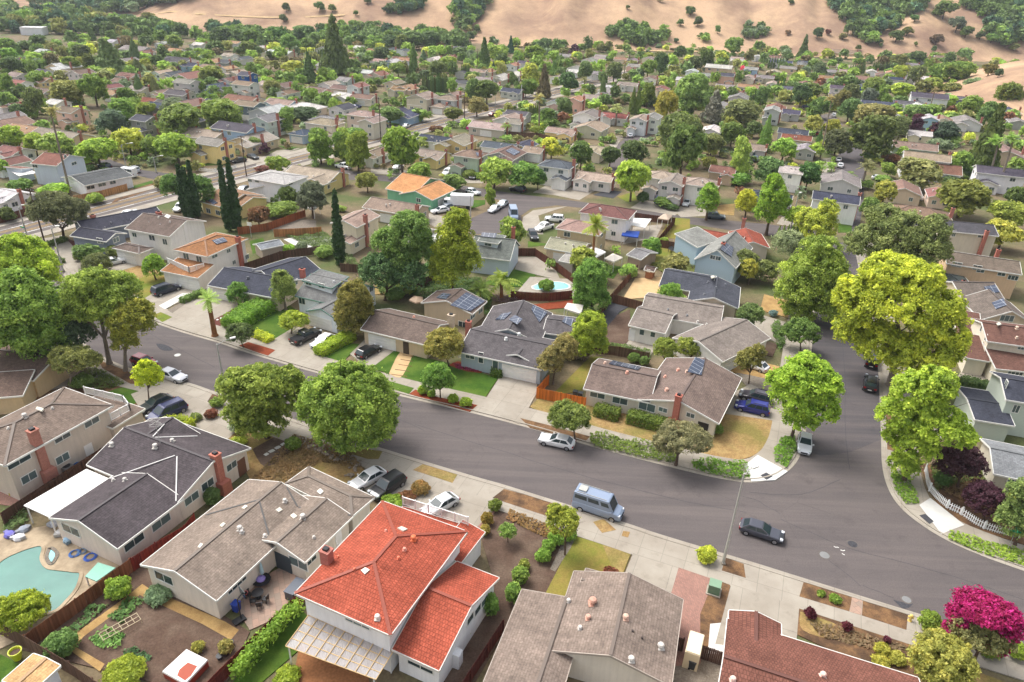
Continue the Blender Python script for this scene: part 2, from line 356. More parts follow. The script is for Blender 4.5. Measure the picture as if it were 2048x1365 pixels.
def cards_mesh(name, C, N, T, S, mat, longer=1.5):
    n = len(C); N = N/(np.linalg.norm(N, axis=1)[:, None]+1e-9); a = np.cross(N, unit(n)); a /= (np.linalg.norm(a, axis=1)[:, None]+1e-9); b = np.cross(N, a)
    s = S[:, None]; w = (RNG.uniform(.3, .52, n)*1)[:, None]; o = RNG.uniform(-.15, .15, (n, 1))
    V = np.stack([C-a*s*.5*longer, C+b*s*w+a*s*o, C+a*s*.5*longer, C-b*s*w-a*s*o], 1).reshape(-1, 3)
    V[1::4] += N*s*.12; V[3::4] += N*s*.12
    me = bpy.data.meshes.new(name); me.vertices.add(4*n); me.vertices.foreach_set('co', V.astype('f').ravel())
    me.loops.add(4*n); me.loops.foreach_set('vertex_index', np.arange(4*n, dtype='i')); me.polygons.add(n)
    me.polygons.foreach_set('loop_start', np.arange(0, 4*n, 4, dtype='i')); me.polygons.foreach_set('loop_total', np.full(n, 4, 'i'))
    at = me.attributes.new('tint', 'FLOAT', 'POINT'); at.data.foreach_set('value', np.repeat(T.clip(0, 1), 4).astype('f'))
    me.materials.append(MATS[mat]); me.update(calc_edges=True); return me
def limb_mesh(base, tips, r0, mat, name='trunk', fork=.45, n=7, lean=None):
    mb = OFF(base); b = np.asarray(base, float); tips = [np.asarray(t, float) for t in tips]; mean = np.mean(tips, 0)
    f = b+(mean-b)*fork; f[:2] = b[:2]+(mean[:2]-b[:2])*fork*.6
    mb.tube([b+(0, 0, -.1), b+(f-b)*.12, b+(f-b)*.55, f], [r0*1.5, r0*1.05, r0*.85, r0*.72], n)
    for t in tips:
        m = f+(t-f)*.5+np.array([RNG.normal(0, .12), RNG.normal(0, .12), .12])*np.linalg.norm(t-f)*.5
        mb.tube([f-(0, 0, r0*.5), m, t], [r0*.62, r0*.36, r0*.12], 5, False)
        for k in range(2):
            e = t+unit(1)[0]*np.linalg.norm(t-f)*.4; mb.tube([m, (m+e)/2+(0, 0, .1), e], [r0*.26, r0*.16, r0*.06], 4, False)
    return mb.mesh(name, mat, True)
def at_depth(px, py, base):
    """surveyed sight line met with the upright plane through base that faces the viewer"""
    d = ray(px, py); n = np.array([base[0], base[1], 0.]); n /= np.linalg.norm(n); t = (np.asarray(base)-EYE)@n/(d@n); return EYE+d*t
def ell_at(px, py, rx, ry, base, deep=1.0):
    p = at_depth(px, py, base); s = PPM(p); r = rx/s; rv = ry/s; dl = math.atan2(EYE[2]-p[2], math.hypot(p[0], p[1]))
    rz = math.sqrt(max(rv*rv-(r*deep*math.sin(dl))**2, (.45*rv)**2))/math.cos(dl); return p, (r, r*deep, rz)
def tree(label, base, blobs, color, card=.5, name='tree', cat='tree', group=None, clump=.3, cover=1.4, trunk=None, bark='bark', mat='leaf', var=.35, flat=0, tips=None, droop=0, z0=.1, deep=1.0):
    """a surveyed tree: foot of the trunk, and crown masses (x, y, half width, half height) seen in the photograph"""
    b = G(*base, z0); E_ = [ell_at(*q[:4], b, deep) for q in blobs]
    E_ = [(p+np.array([b[0], b[1], 0])/np.linalg.norm(b[:2])*(q[4] if len(q) > 4 else 0), r) for (p, r), q in zip(E_, blobs)]
    t = thing(name, label, cat, b, group)
    R0 = max(max(r) for p, r in E_); tr = trunk or max(.12, R0*.07)
    tp = [p-np.array([0, 0, r[2]*.3]) for p, r in E_]
    if len(tp) < 4: tp += [p+unit(1)[0]*np.array(r)*.6 for p, r in E_ for _ in range(2)]
    put(limb_mesh(b, tp[:9], tr, bark), 'trunk', t)
    C, N, T, S = crown_cards([(p-b, r) for p, r in E_], card*.7, clump*.62, cover*.72, flat, var*1.3, droop); C, N, T, S = gaps(C, N, T, S, max(1.3, R0*.62), -.5)
    put(cards_mesh('crown', C, N, T, S, mat), 'crown', t, tone(color)); return t
def shrub(label, px, py, rx, ry, color, card=.22, name='shrub', cat='shrub', group=None, mat='leaf', var=.3, cover=1.6, clump=.3, world=None):
    """a bush standing on the ground, seen with its middle at (px, py)"""
    g = G(px, py+ry*.6, .1); s = PPM(g); r = rx/s
    p, e = ell_at(px, py, rx, ry, g); base = np.array([p[0], p[1], .1]); c = np.array([p[0], p[1], max(e[2]*.9, .15)+.1])
    C, N, T, S = crown_cards([(c-base, (r, r, max(e[2], .2)))], card, clump, cover, 0, var)
    o = put(cards_mesh(name, C, N, T, S, mat), name, None, tone(color)); o.location = base; return tag(o, label, cat, group)
def hedge(label, px, w, h, color, card=.22, name='hedge', cat='hedge', group=None, z0=.1, var=.28, rough=.12, world=False):
    """a clipped hedge along a line surveyed along the middle of its top"""
    P = [np.array([*q[:2], 0.]) if world else G(*q, z0+h) for q in px]; base = np.array([P[0][0], P[0][1], z0]); C, N = [], []
    for a, b in zip(P[:-1], P[1:]):
        d = (b-a)[:2]; L = np.linalg.norm(d); d /= max(L, 1e-6); nrm = np.array([-d[1], d[0]])
        for face in range(5):
            A = {0: L*w, 1: L*h, 2: L*h, 3: w*h, 4: w*h}[face]; m = int(A/(card*card*.22))+4
            u, v = RNG.random(m), RNG.random(m); x = u*L; y = (RNG.random(m)-.5)*w; z = v*h; nn = np.zeros((m, 3))
            if face == 0: z = np.full(m, h); nn[:, 2] = 1
            elif face < 3: y = np.full(m, (-.5 if face == 1 else .5)*w); nn[:, :2] = nrm*(-1 if face == 1 else 1)
            else: x = np.full(m, 0 if face == 3 else L); nn[:, :2] = d*(-1 if face == 3 else 1)
            q = np.stack([a[0]+d[0]*x+nrm[0]*y, a[1]+d[1]*x+nrm[1]*y, z0+z], 1)+RNG.normal(0, rough, (m, 3)); q[:, 2] = np.maximum(q[:, 2], z0+.03); C.append(q-base); N.append(nn+unit(m)*.7)
    C = np.concatenate(C); N = np.concatenate(N); lum = np.sin(C[:, 0]*1.7+C[:, 1]*.9)*np.sin(C[:, 1]*1.3-C[:, 0]*.4+C[:, 2])
    o = put(cards_mesh(name, C, N, .5+lum*.18+RNG.normal(0, var*.5, len(C)), card*RNG.uniform(.6, 1.2, len(C)), 'leaf'), name, None, color); o.location = base
    return tag(o, label, cat, group)
def groundcover(name, px, color, h=.3, card=.3, dens=1.0, mat='leaf', kind='stuff', world=False, label=None, cat=None):
    """low plants nobody could count, spread over an outline on the ground"""
    r = [np.array([*q[:2], 0]) if world else G(*q) for q in px]; xs = [p[0] for p in r]; ys = [p[1] for p in r]; A = abs(area2(r))/2
    n = int(A/(card*card*.3)*dens)+10; pts = []
    while len(pts) < n:
        q = np.stack([RNG.uniform(min(xs), max(xs), 4*n), RNG.uniform(min(ys), max(ys), 4*n)], 1); ins = np.zeros(len(q), bool)
        for i in range(len(r)):
            a, b = r[i], r[(i+1) % len(r)]; c = (a[1] > q[:, 1]) != (b[1] > q[:, 1]); ins ^= c & (q[:, 0] < (b[0]-a[0])*(q[:, 1]-a[1])/(b[1]-a[1]+1e-12)+a[0])
        pts += list(q[ins])
    q = np.array(pts[:n]); lump = .5+.5*np.sin(q[:, 0]*1.3+1)*np.sin(q[:, 1]*1.5+q[:, 0]*.3); z = .12+h*lump*RNG.random(n)**.6
    base = np.array([r[0][0], r[0][1], 0]); C = np.concatenate([q, z[:, None]], 1)-base; N = unit(n)*.7+np.array([0, 0, 1])
    o = put(cards_mesh(name, C, N, .35+.3*lump+RNG.normal(0, .14, n), card*RNG.uniform(.6, 1.2, n), mat), name, None, color); o.location = base
    if kind: o['kind'] = kind
    return tag(o, label, cat)
def frond(mb, o, d, L, w, droop, n=7, fan=False):
    """one palm frond from o along d: a rib with leaflets"""
    d = d/np.linalg.norm(d); sd = np.cross(d, (0, 0, 1.)); sd = sd/np.linalg.norm(sd) if np.linalg.norm(sd) > .05 else np.array([1., 0, 0]); pts = []
    for k in range(n+1):
        t = k/n; pts.append(o+d*L*t-np.array([0, 0, droop*L*t*t]))
    for k in range(n):
        t = (k+.5)/n; ww = w*math.sin(math.pi*min(1, .12+t*.88))**.7
        for s in (-1, 1):
            a, b = pts[k], pts[k+1]; tip = (a+b)/2+sd*s*ww+d*ww*.5-np.array([0, 0, ww*.45]); mb.poly([a, b, tip])
def palm(label, base, top, rpx, color, trunk_r=.25, fan=True, nf=26, name='palm', cat='palm tree', group=None, bark='palm_bark', skirt=None, z0=.1, thin=False):
    """base: foot of the trunk; top: middle of the head of fronds; rpx: reach of the fronds"""
    b = G(*base, z0); c = at_depth(*top, b); s = PPM(c); L = rpx/s; t = thing(name, label, cat, b, group); r = c-b
    mb = MB(); mb.tube([(0, 0, -.1), r*.06, r*.5, r*.97], [trunk_r*1.5, trunk_r*1.05, trunk_r*.85, trunk_r*.9], 8); mb.build('trunk', bark, t, smooth=True)
    mb = MB()
    for i in range(nf):
        el = RNG.uniform(-.5, 1.25) if fan else RNG.uniform(-.15, 1.3); az = i*2.4+RNG.normal(0, .2); d = np.array([math.cos(az)*math.cos(el), math.sin(az)*math.cos(el), math.sin(el)])
        frond(mb, r+d*.1, d, L*RNG.uniform(.8, 1.08), L*(.3 if fan else .2), (.22 if fan else .5)*RNG.uniform(.6, 1.4), 5 if thin else 8)
    me = mb.mesh('fronds', 'leaf'); at = me.attributes.new('tint', 'FLOAT', 'POINT'); nv = len(me.vertices); at.data.foreach_set('value', (.5+RNG.normal(0, .16, nv)).clip(0, 1).astype('f')); put(me, 'fronds', t, color)
    if skirt:
        mb = MB()
        for i in range(22):
            az = i*2.4; frond(mb, r*.985, np.array([math.cos(az)*.5, math.sin(az)*.5, -.8]), L*RNG.uniform(.4, .7), L*.16, .1, 4)
        me = mb.mesh('dead_fronds', 'leaf'); at = me.attributes.new('tint', 'FLOAT', 'POINT'); at.data.foreach_set('value', np.full(len(me.vertices), .5, 'f')); put(me, 'dead_fronds', t, skirt)
    return t
SPIRE = {}
def cypress(label, base, toppx, wpx, color=(52, 74, 40), group=None, card=.4, name='cypress', cat='cypress tree'):
    b = G(*base, .1); tp = at_depth(*toppx, b); h = max(2., tp[2]-b[2]); s = PPM(b); r = wpx/2/s; n = 9; E_ = []
    for i in range(n):
        t = (i+.5)/n; w = r*(1.0-.85*max(0, t-.3)/.7)*min(1, .55+t*2); E_.append((np.array([0, 0, h*(t*.97+.015)]), (w, w, h/n*1.0)))
    t = thing(name, label, cat, b, group); mb = MB(); mb.tube([(0, 0, -.1), (0, 0, h*.7)], [r*.28, r*.1], 6); mb.build('trunk', 'bark', t)
    C, N, T, S = crown_cards(E_, card, .5, 1.5, 0, .22); N[:, 2] *= .5; put(cards_mesh('crown', C, N, T, S, 'dark_leaf', 1.7), 'crown', t, color); return t
# ------------------------------------------------------------------ houses
def up(p, z): return np.array([p[0], p[1], z])
class Block:
    """one roofed volume. A, B: eave corners (surveyed at eave height); C: depth in metres away from the viewer, or a third sight line on the far eave.
    kind: g ridge along AB, x ridge across AB, h hip, s shed falling towards AB, f flat"""
    n_ = 0
    def __init__(s, A, B, C, z, kind='g', pitch=.36, over=.45, world=False, zb=.05, wall=None, asym=.5, rake=.3):
        if not world: A = G(*A, z); B = G(*B, z)
        A = np.asarray(A, float); B = np.asarray(B, float)
        d = (B-A)[:2]; L = np.linalg.norm(d); d /= L; nr = np.array([-d[1], d[0]])
        if isinstance(C, tuple): Cw = (G(*C, z) if not world else np.asarray(C))[:2]; dep = (Cw-A[:2])@nr
        else:
            dep = C
            if nr@((A[:2]+B[:2])/2) < 0: dep = -C
        if dep < 0: A, B = B, A; d = -d; nr = -nr; dep = -dep
        Block.n_ += 1; s.z = z+.004*(Block.n_ % 7); s.kind = kind; s.pitch = pitch; s.o = over; s.zb = zb; s.wall = wall; s.rake = rake
        s.d, s.nr, s.L, s.D, s.A = d, nr, L, dep, A[:2]; s.asym = asym; s.make()
    def P(s, x, y, z): q = s.A+s.d*x+s.nr*y; return np.array([q[0], q[1], z])
    def make(s):
        L, D, z, p, k = s.L, s.D, s.z, s.pitch, s.kind; P = s.P; th = .16
        if k == 'g':
            yr = D*s.asym; zr = z+yr*p; s.faces = [[P(0, 0, z), P(L, 0, z), P(L, yr, zr), P(0, yr, zr)], [P(L, D, z), P(0, D, z), P(0, yr, zr), P(L, yr, zr)]]
            s.edge = [P(0, 0, z), P(L, 0, z), P(L, yr, zr), P(L, D, z), P(0, D, z), P(0, yr, zr)]
            hz = lambda x, y: z+min(y, (D-y)*yr/(D-yr))*p
        elif k == 'x':
            xr = L*s.asym; zr = z+xr*p; s.faces = [[P(0, D, z), P(0, 0, z), P(xr, 0, zr), P(xr, D, zr)], [P(L, 0, z), P(L, D, z), P(xr, D, zr), P(xr, 0, zr)]]
            s.edge = [P(0, 0, z), P(xr, 0, zr), P(L, 0, z), P(L, D, z), P(xr, D, zr), P(0, D, z)]
            hz = lambda x, y: z+min(x, (L-x)*xr/(L-xr))*p
        elif k == 'h':
            m = min(L, D)/2; zr = z+m*p; s.edge = [P(0, 0, z), P(L, 0, z), P(L, D, z), P(0, D, z)]
            if L >= D: a, b = P(m, m, zr), P(L-m, m, zr); s.faces = [[P(0, 0, z), P(L, 0, z), b, a], [P(L, 0, z), P(L, D, z), b], [P(L, D, z), P(0, D, z), a, b], [P(0, D, z), P(0, 0, z), a]]
            else: a, b = P(m, m, zr), P(m, D-m, zr); s.faces = [[P(0, 0, z), P(L, 0, z), a], [P(L, 0, z), P(L, D, z), b, a], [P(L, D, z), P(0, D, z), b], [P(0, D, z), P(0, 0, z), a, b]]
            hz = lambda x, y: z+min(x, y, L-x, D-y)*p
        else:
            zr = z+D*p*(k == 's'); s.faces = [[P(0, 0, z), P(L, 0, z), P(L, D, zr), P(0, D, zr)]]; s.edge = s.faces[0]; hz = lambda x, y: z+y*p*(k == 's')
        s.hz = hz; s.top = zr; o = s.o; r = s.rake
        ox, oy = (r, o) if k == 'g' else (o, r) if k == 'x' else (o, o)
        xs = sorted({ox, L-ox} | ({L*s.asym} if k == 'x' else set())); ys = sorted({oy, D-oy} | ({D*s.asym} if k == 'g' else set()))
        ring = [(x, oy) for x in xs]+[(L-ox, y) for y in ys[1:]]+[(x, D-oy) for x in reversed(xs[:-1])]+[(ox, y) for y in reversed(ys[1:-1])]
        s.walls = []
        for i in range(len(ring)):
            (x0, y0), (x1, y1) = ring[i], ring[(i+1) % len(ring)]; s.walls.append([P(x0, y0, s.zb), P(x1, y1, s.zb), P(x1, y1, hz(x1, y1)-th-.02), P(x0, y0, hz(x0, y0)-th-.02)])
    def ridges(s, mb):
        E_ = {}
        for f in s.faces:
            for i in range(len(f)):
                a, b = f[i], f[(i+1) % len(f)]; k = tuple(sorted((tuple(np.round(a, 2)), tuple(np.round(b, 2))))); E_[k] = E_.get(k, 0)+1
        for (a, b), n in E_.items():
            if n > 1: mb.bar(np.array(a)+(0, 0, .02), np.array(b)+(0, 0, .02), .3, .09)
    def emit(s, roof, wall, fas):
        th = .16; nr_ = len(s.faces)
        for f in s.faces: roof.poly(f)
        for f in s.faces: roof.poly([q-np.array([0, 0, th]) for q in reversed(f)], [(0, 0)]*len(f))
        e = s.edge; c = np.mean(e, 0)
        for i in range(len(e)):
            a, b = e[i], e[(i+1) % len(e)]; t = (b-a)[:2]; t = t/(np.linalg.norm(t)+1e-9); nn = np.array([t[1], -t[0], 0]); 
            if nn@((a+b)/2-c) < 0: nn = -nn
            q = [a+nn*.0, b+nn*.0, b+nn*.05, a+nn*.05]; up_ = np.array([0, 0, .02]); dn = np.array([0, 0, .2])
            if s.fw: q = [a+nn*.0, b+nn*.0, b+nn*s.fw, a+nn*s.fw]
            ring = q if (q[1][0]-q[0][0])*(q[2][1]-q[0][1])-(q[1][1]-q[0][1])*(q[2][0]-q[0][0]) > 0 else list(reversed(q))
            fas.hexa([k-dn for k in ring], [k+up_ for k in ring])
        for w in s.walls: wall.poly(w)
    fw = .07
def hit_poly(o, d, poly):
    n = np.cross(poly[1]-poly[0], poly[2]-poly[0]); n = n/(np.linalg.norm(n)+1e-9); k = d@n
    if abs(k) < 1e-6: return None
    t = (poly[0]-o)@n/k
    if t <= 0: return None
    p = o+d*t; sg = 0
    for i in range(len(poly)):
        c = np.cross(poly[(i+1) % len(poly)]-poly[i], p-poly[i])@n
        if abs(c) < 1e-7: continue
        if sg == 0: sg = 1 if c > 0 else -1
        elif (c > 0) != (sg > 0): return None
    return t, p, n
WINM = {}
def window_meshes(w, h, mull):
    k = (round(w, 1), round(h, 1), mull)
    if k not in WINM:
        w, h = k[:2]; mb = MB(); b = .09   # x along the wall, z up, y out
        for x0, x1, z0, z1 in ((-w/2, w/2, -h/2, -h/2+b), (-w/2, w/2, h/2-b, h/2), (-w/2, -w/2+b, -h/2+b, h/2-b), (w/2-b, w/2, -h/2+b, h/2-b)): mb.prism([(x0, -.02), (x1, -.02), (x1, .06), (x0, .06)], z0, z1)
        for i in range(1, mull+1):
            x = -w/2+w*i/(mull+1); mb.prism([(x-.03, -.02), (x+.03, -.02), (x+.03, .05), (x-.03, .05)], -h/2+b, h/2-b)
        p = MB(); p.prism([(-w/2+b*.5, -.01), (w/2-b*.5, -.01), (w/2-b*.5, .025), (-w/2+b*.5, .025)], -h/2+b*.5, h/2-b*.5)
        WINM[k] = (mb.mesh('window', 'white_trim'), p.mesh('window_pane', 'window_glass'))
    return WINM[k]
GARM = {}
def garage_mesh(w, h):
    k = (round(w, 1), round(h, 1))
    if k not in GARM:
        mb = MB(); w, h = k
        for i in range(4): mb.prism([(-w/2, -.02), (w/2, -.02), (w/2, .05), (-w/2, .05)], h*i/4+.015, h*(i+1)/4-.015)
        GARM[k] = mb.mesh('garage_door', 'paint')
    return GARM[k]
def wall_frame(p, n, base):
    """matrix with x along the wall, y outwards, z up"""
    n = np.array([n[0], n[1], 0]); n /= np.linalg.norm(n); x = np.array([n[1], -n[0], 0])
    M = Matrix(((x[0], n[0], 0, p[0]-base[0]), (x[1], n[1], 0, p[1]-base[1]), (0, 0, 1, p[2]-base[2]), (0, 0, 0, 1))); return M
MISS = []
def house(label, blocks, wall=(214, 200, 182), roof=(118, 108, 100), style='shingle_roof', trim=(226, 224, 216), wallmat='stucco', wins=(), gar=(), doors=(), chim=(), vents=(), sky=(), solar=(), name='house', cat='house', group=None, auto=0, framecol=None, garcol=(232, 230, 224), parts=True, solarroof=True):
    base = np.append(blocks[0].P(blocks[0].L/2, blocks[0].D/2, 0)[:2], 0.)
    t = thing(name, label, cat, base, group); rf, wl, fs = OFF(base), {}, OFF(base)
    for b in blocks:
        w = wl.setdefault(b.wall or wall, OFF(base)); b.emit(rf, w, fs)
    for c, w in wl.items(): w.build('wall', wallmat, t, c)
    rd = OFF(base)
    for b in blocks: b.ridges(rd)
    rfo = rf.build('roof', style, t, roof); rd.build('ridge_cap', 'paint', rfo, tuple(int(v*.82) for v in roof)); fs.build('fascia', 'paint', t, trim)
    W_ = [w for b in blocks for w in b.walls]; RF = [f for b in blocks for f in b.faces]
    def wallhit(px, py):
        d = ray(px, py); best = None
        for w in W_:
            h = hit_poly(EYE, d, w)
            if h:
                n = h[2] if h[2]@d < 0 else None
                if n is not None and (best is None or h[0] < best[0]): best = h
        if best is None:
            for w in W_:   # nearest wall whose surface passes closest to the sight line
                n = np.cross(w[1]-w[0], w[2]-w[0]); n /= np.linalg.norm(n)+1e-9
                if n@d >= -.02: continue
                tt = (w[0]-EYE)@n/(d@n); p = EYE+d*tt; lo = np.min(w, 0); hi = np.max(w, 0); q = np.clip(p, lo, hi); e = np.linalg.norm(p-q)
                if best is None or e < best[3]: best = (tt, q, n, e)
            if best is None or best[3] > 2.5: MISS.append((label[:30], px, py, best and round(best[3], 1)))
            if best is None: return None
        return best
    def roofhit(px, py, plane=None):
        d = ray(px, py); best = None
        for f in RF:
            h = hit_poly(EYE, d, f)
            if h and (best is None or h[0] < best[0]): best = h
        if best is None: MISS.append((label[:30], 'roof', px, py))
        return best
    for q in wins:
        px, py, w, h = q[:4]; mull = q[4] if len(q) > 4 else 1; r = wallhit(px, py)
        if r is None: continue
        m1, m2 = window_meshes(w, h, mull); M = wall_frame(r[1], r[2], base); o = put(m1, 'window', t, framecol, M); put(m2, 'window_pane', o)
    for q in gar:
        px, py, w, h = q[:4]; r = wallhit(px, py)
        if r is None: continue
        p = up(r[1], .06); put(garage_mesh(w, h), 'garage_door', t, q[4] if len(q) > 4 else garcol, wall_frame(p, r[2], base))
    for q in doors:
        px, py, w, h = q[:4]; r = wallhit(px, py)
        if r is None: continue
        mb = MB(); mb.prism([(-w/2, -.02), (w/2, -.02), (w/2, .07), (-w/2, .07)], 0, h); mb.prism([(w/2-.2, .07), (w/2-.1, .07), (w/2-.1, .12), (w/2-.2, .12)], 1, 1.08)
        mb.build('door', 'paint', t, q[4] if len(q) > 4 else (236, 234, 230)).matrix_local = wall_frame(up(r[1], q[5] if len(q) > 5 else .1), r[2], base)
    for q in chim:   # (x, y of the top's middle, height, width, depth, colour)
        px, py, z, w, dp = q[:5]; c = q[5] if len(q) > 5 else (178, 100, 84); g = G(px, py, z); yw = math.atan2(blocks[0].d[1], blocks[0].d[0]); mb = OFF(base)
        mb.box((g[0], g[1], .05), w, dp, z-.15, yw); mb.box((g[0], g[1], z-.12), w+.14, dp+.14, .14, yw)
        if len(q) > 6: mb.box((g[0], g[1], .05), w+1.0, dp+.5, q[6], yw)
        cm = mb.build('chimney', 'brick' if c[0] > c[2]+25 else 'stucco', t, c)
        if parts: m2 = OFF(base); m2.box((g[0], g[1], z+.02), w*.55, dp*.55, .22, yw); m2.build('chimney_cap', 'black_metal', cm)
    for q in vents:
        r = roofhit(*q[:2])
        if r is None: continue
        mb = MB(); k = q[2] if len(q) > 2 else 1; mb.box((0, 0, -.05), .5*k, .5*k, .1); mb.lathe((0, 0, .0), [(.16*k, 0), (.13*k, .28*k), (.26*k, .3*k), (.2*k, .42*k), (.04, .46*k)], 8)
        mb.build('roof_vent', 'paint', t, q[3] if len(q) > 3 else (196, 190, 182)).location = tuple(r[1]-base)
    def slab(nm, pts, mat, lift, col=None, thick=.08):
        h0 = next((x for x in (roofhit(*p) for p in list(pts)+[tuple(np.mean(pts, 0))]) if x is not None), None)
        if h0 is None: return
        n = h0[2] if h0[2][2] > 0 else -h0[2]; P_ = []
        for p in pts: d = ray(*p); P_.append(EYE+d*(((h0[1]-EYE)@n)/(d@n)))
        if len(P_) == 3: P_.append(P_[2]+P_[0]-P_[1])
        a = (P_[1]-P_[0]); c3 = a[0]*(P_[2]-P_[0])[1]-a[1]*(P_[2]-P_[0])[0]
        if c3 < 0: P_.reverse()
        mb = OFF(base); mb.hexa([p+n*(lift-thick) for p in P_], [p+n*lift for p in P_]); mb.build(nm, mat, t, col)
    for q in solar: slab('solar_panel', q, 'solar_cells', .16)
    for q in sky: slab('skylight', q, 'plastic', .12, (212, 206, 190), .16)
    if auto:
        for b in blocks:
            for w in b.walls:
                n = np.cross(w[1]-w[0], w[2]-w[0]); n /= np.linalg.norm(n)+1e-9; c = np.mean(w, 0); L = np.linalg.norm((w[1]-w[0])[:2])
                if n@(c-EYE) > 0 or L < 2: continue
                for fl in range(1 if b.z < 4 else 2):
                    k = max(1, int(L/4.2))
                    for i in range(k):
                        if RNG.random() < .25: continue
                        p = w[0]+(w[1]-w[0])*((i+.5)/k); zc = 1.65+2.75*fl; m1, m2 = window_meshes(1.5 if RNG.random() < .6 else 1.1, 1.1, 1); o = put(m1, 'window', t, None, wall_frame(up(p, zc), n, base)); put(m2, 'window_pane', o)
    t['_h'] = 0; del t['_h']; t_walls[t.name] = (W_, RF, base); return t
t_walls = {}
def railing(mb, a, b, h=1.0, gap=.14, bw=.05):
    a = np.asarray(a, float); b = np.asarray(b, float); L = np.linalg.norm(b-a); zz = np.array([0, 0, 1.])
    mb.bar(a+zz*h, b+zz*h, .1, .08); mb.bar(a+zz*.12, b+zz*.12, .06, .06)
    for i in range(int(L/gap)+1): p = a+(b-a)*min(1, i*gap/L); mb.bar(p+zz*.12, p+zz*h, bw)
    for i in range(int(L/1.8)+2): p = a+(b-a)*min(1, i/(int(L/1.8)+1)); mb.bar(p, p+zz*(h+.12), .11)
# ------------------------------------------------------------------ fences
def fence(label, px, h=1.8, color=(120, 86, 62), zp=None, group=None, name='fence', world=False, post=2.4, bw=.16):
    """board fence along a line surveyed along its top edge"""
    P = [np.array([*q[:2], 0.]) if world else up(G(*q, h if zp is None else zp), 0) for q in px]; base = P[0]; t = thing(name, label, 'fence', base, group); bd, rl = MB(), MB(); ps = MB(); ps.box((0, 0, 0), .1, .1, h+.04); pm = ps.mesh('fence_post', 'fence_boards')
    for a, b in zip(P[:-1], P[1:]):
        a = a-base; b = b-base; d = b-a; L = np.linalg.norm(d)
        if L < .05: continue
        d /= L; nn = np.array([-d[1], d[0], 0]); yw = math.atan2(d[1], d[0]); k = max(1, int(L/bw))
        for i in range(k):
            c = a+d*L*(i+.5)/k+nn*RNG.normal(0, .006); bd.box((c[0], c[1], .06), L/k-.012, .025, h-.06+RNG.normal(0, .012), yw)
        m = max(1, int(L/post))
        for i in range(m+1): c = a+d*L*i/m+nn*.07; put(pm, 'fence_post', t, color, Matrix.Translation((c[0], c[1], 0))@Matrix.Rotation(yw, 4, 'Z'))
        for zz in (.35, h-.3): rl.bar(a+nn*.035+(0, 0, zz), b+nn*.035+(0, 0, zz), .04, .09)
    bd.build('board_panel', 'fence_boards', t, color); rl.build('rails', 'fence_boards', t, color); return t
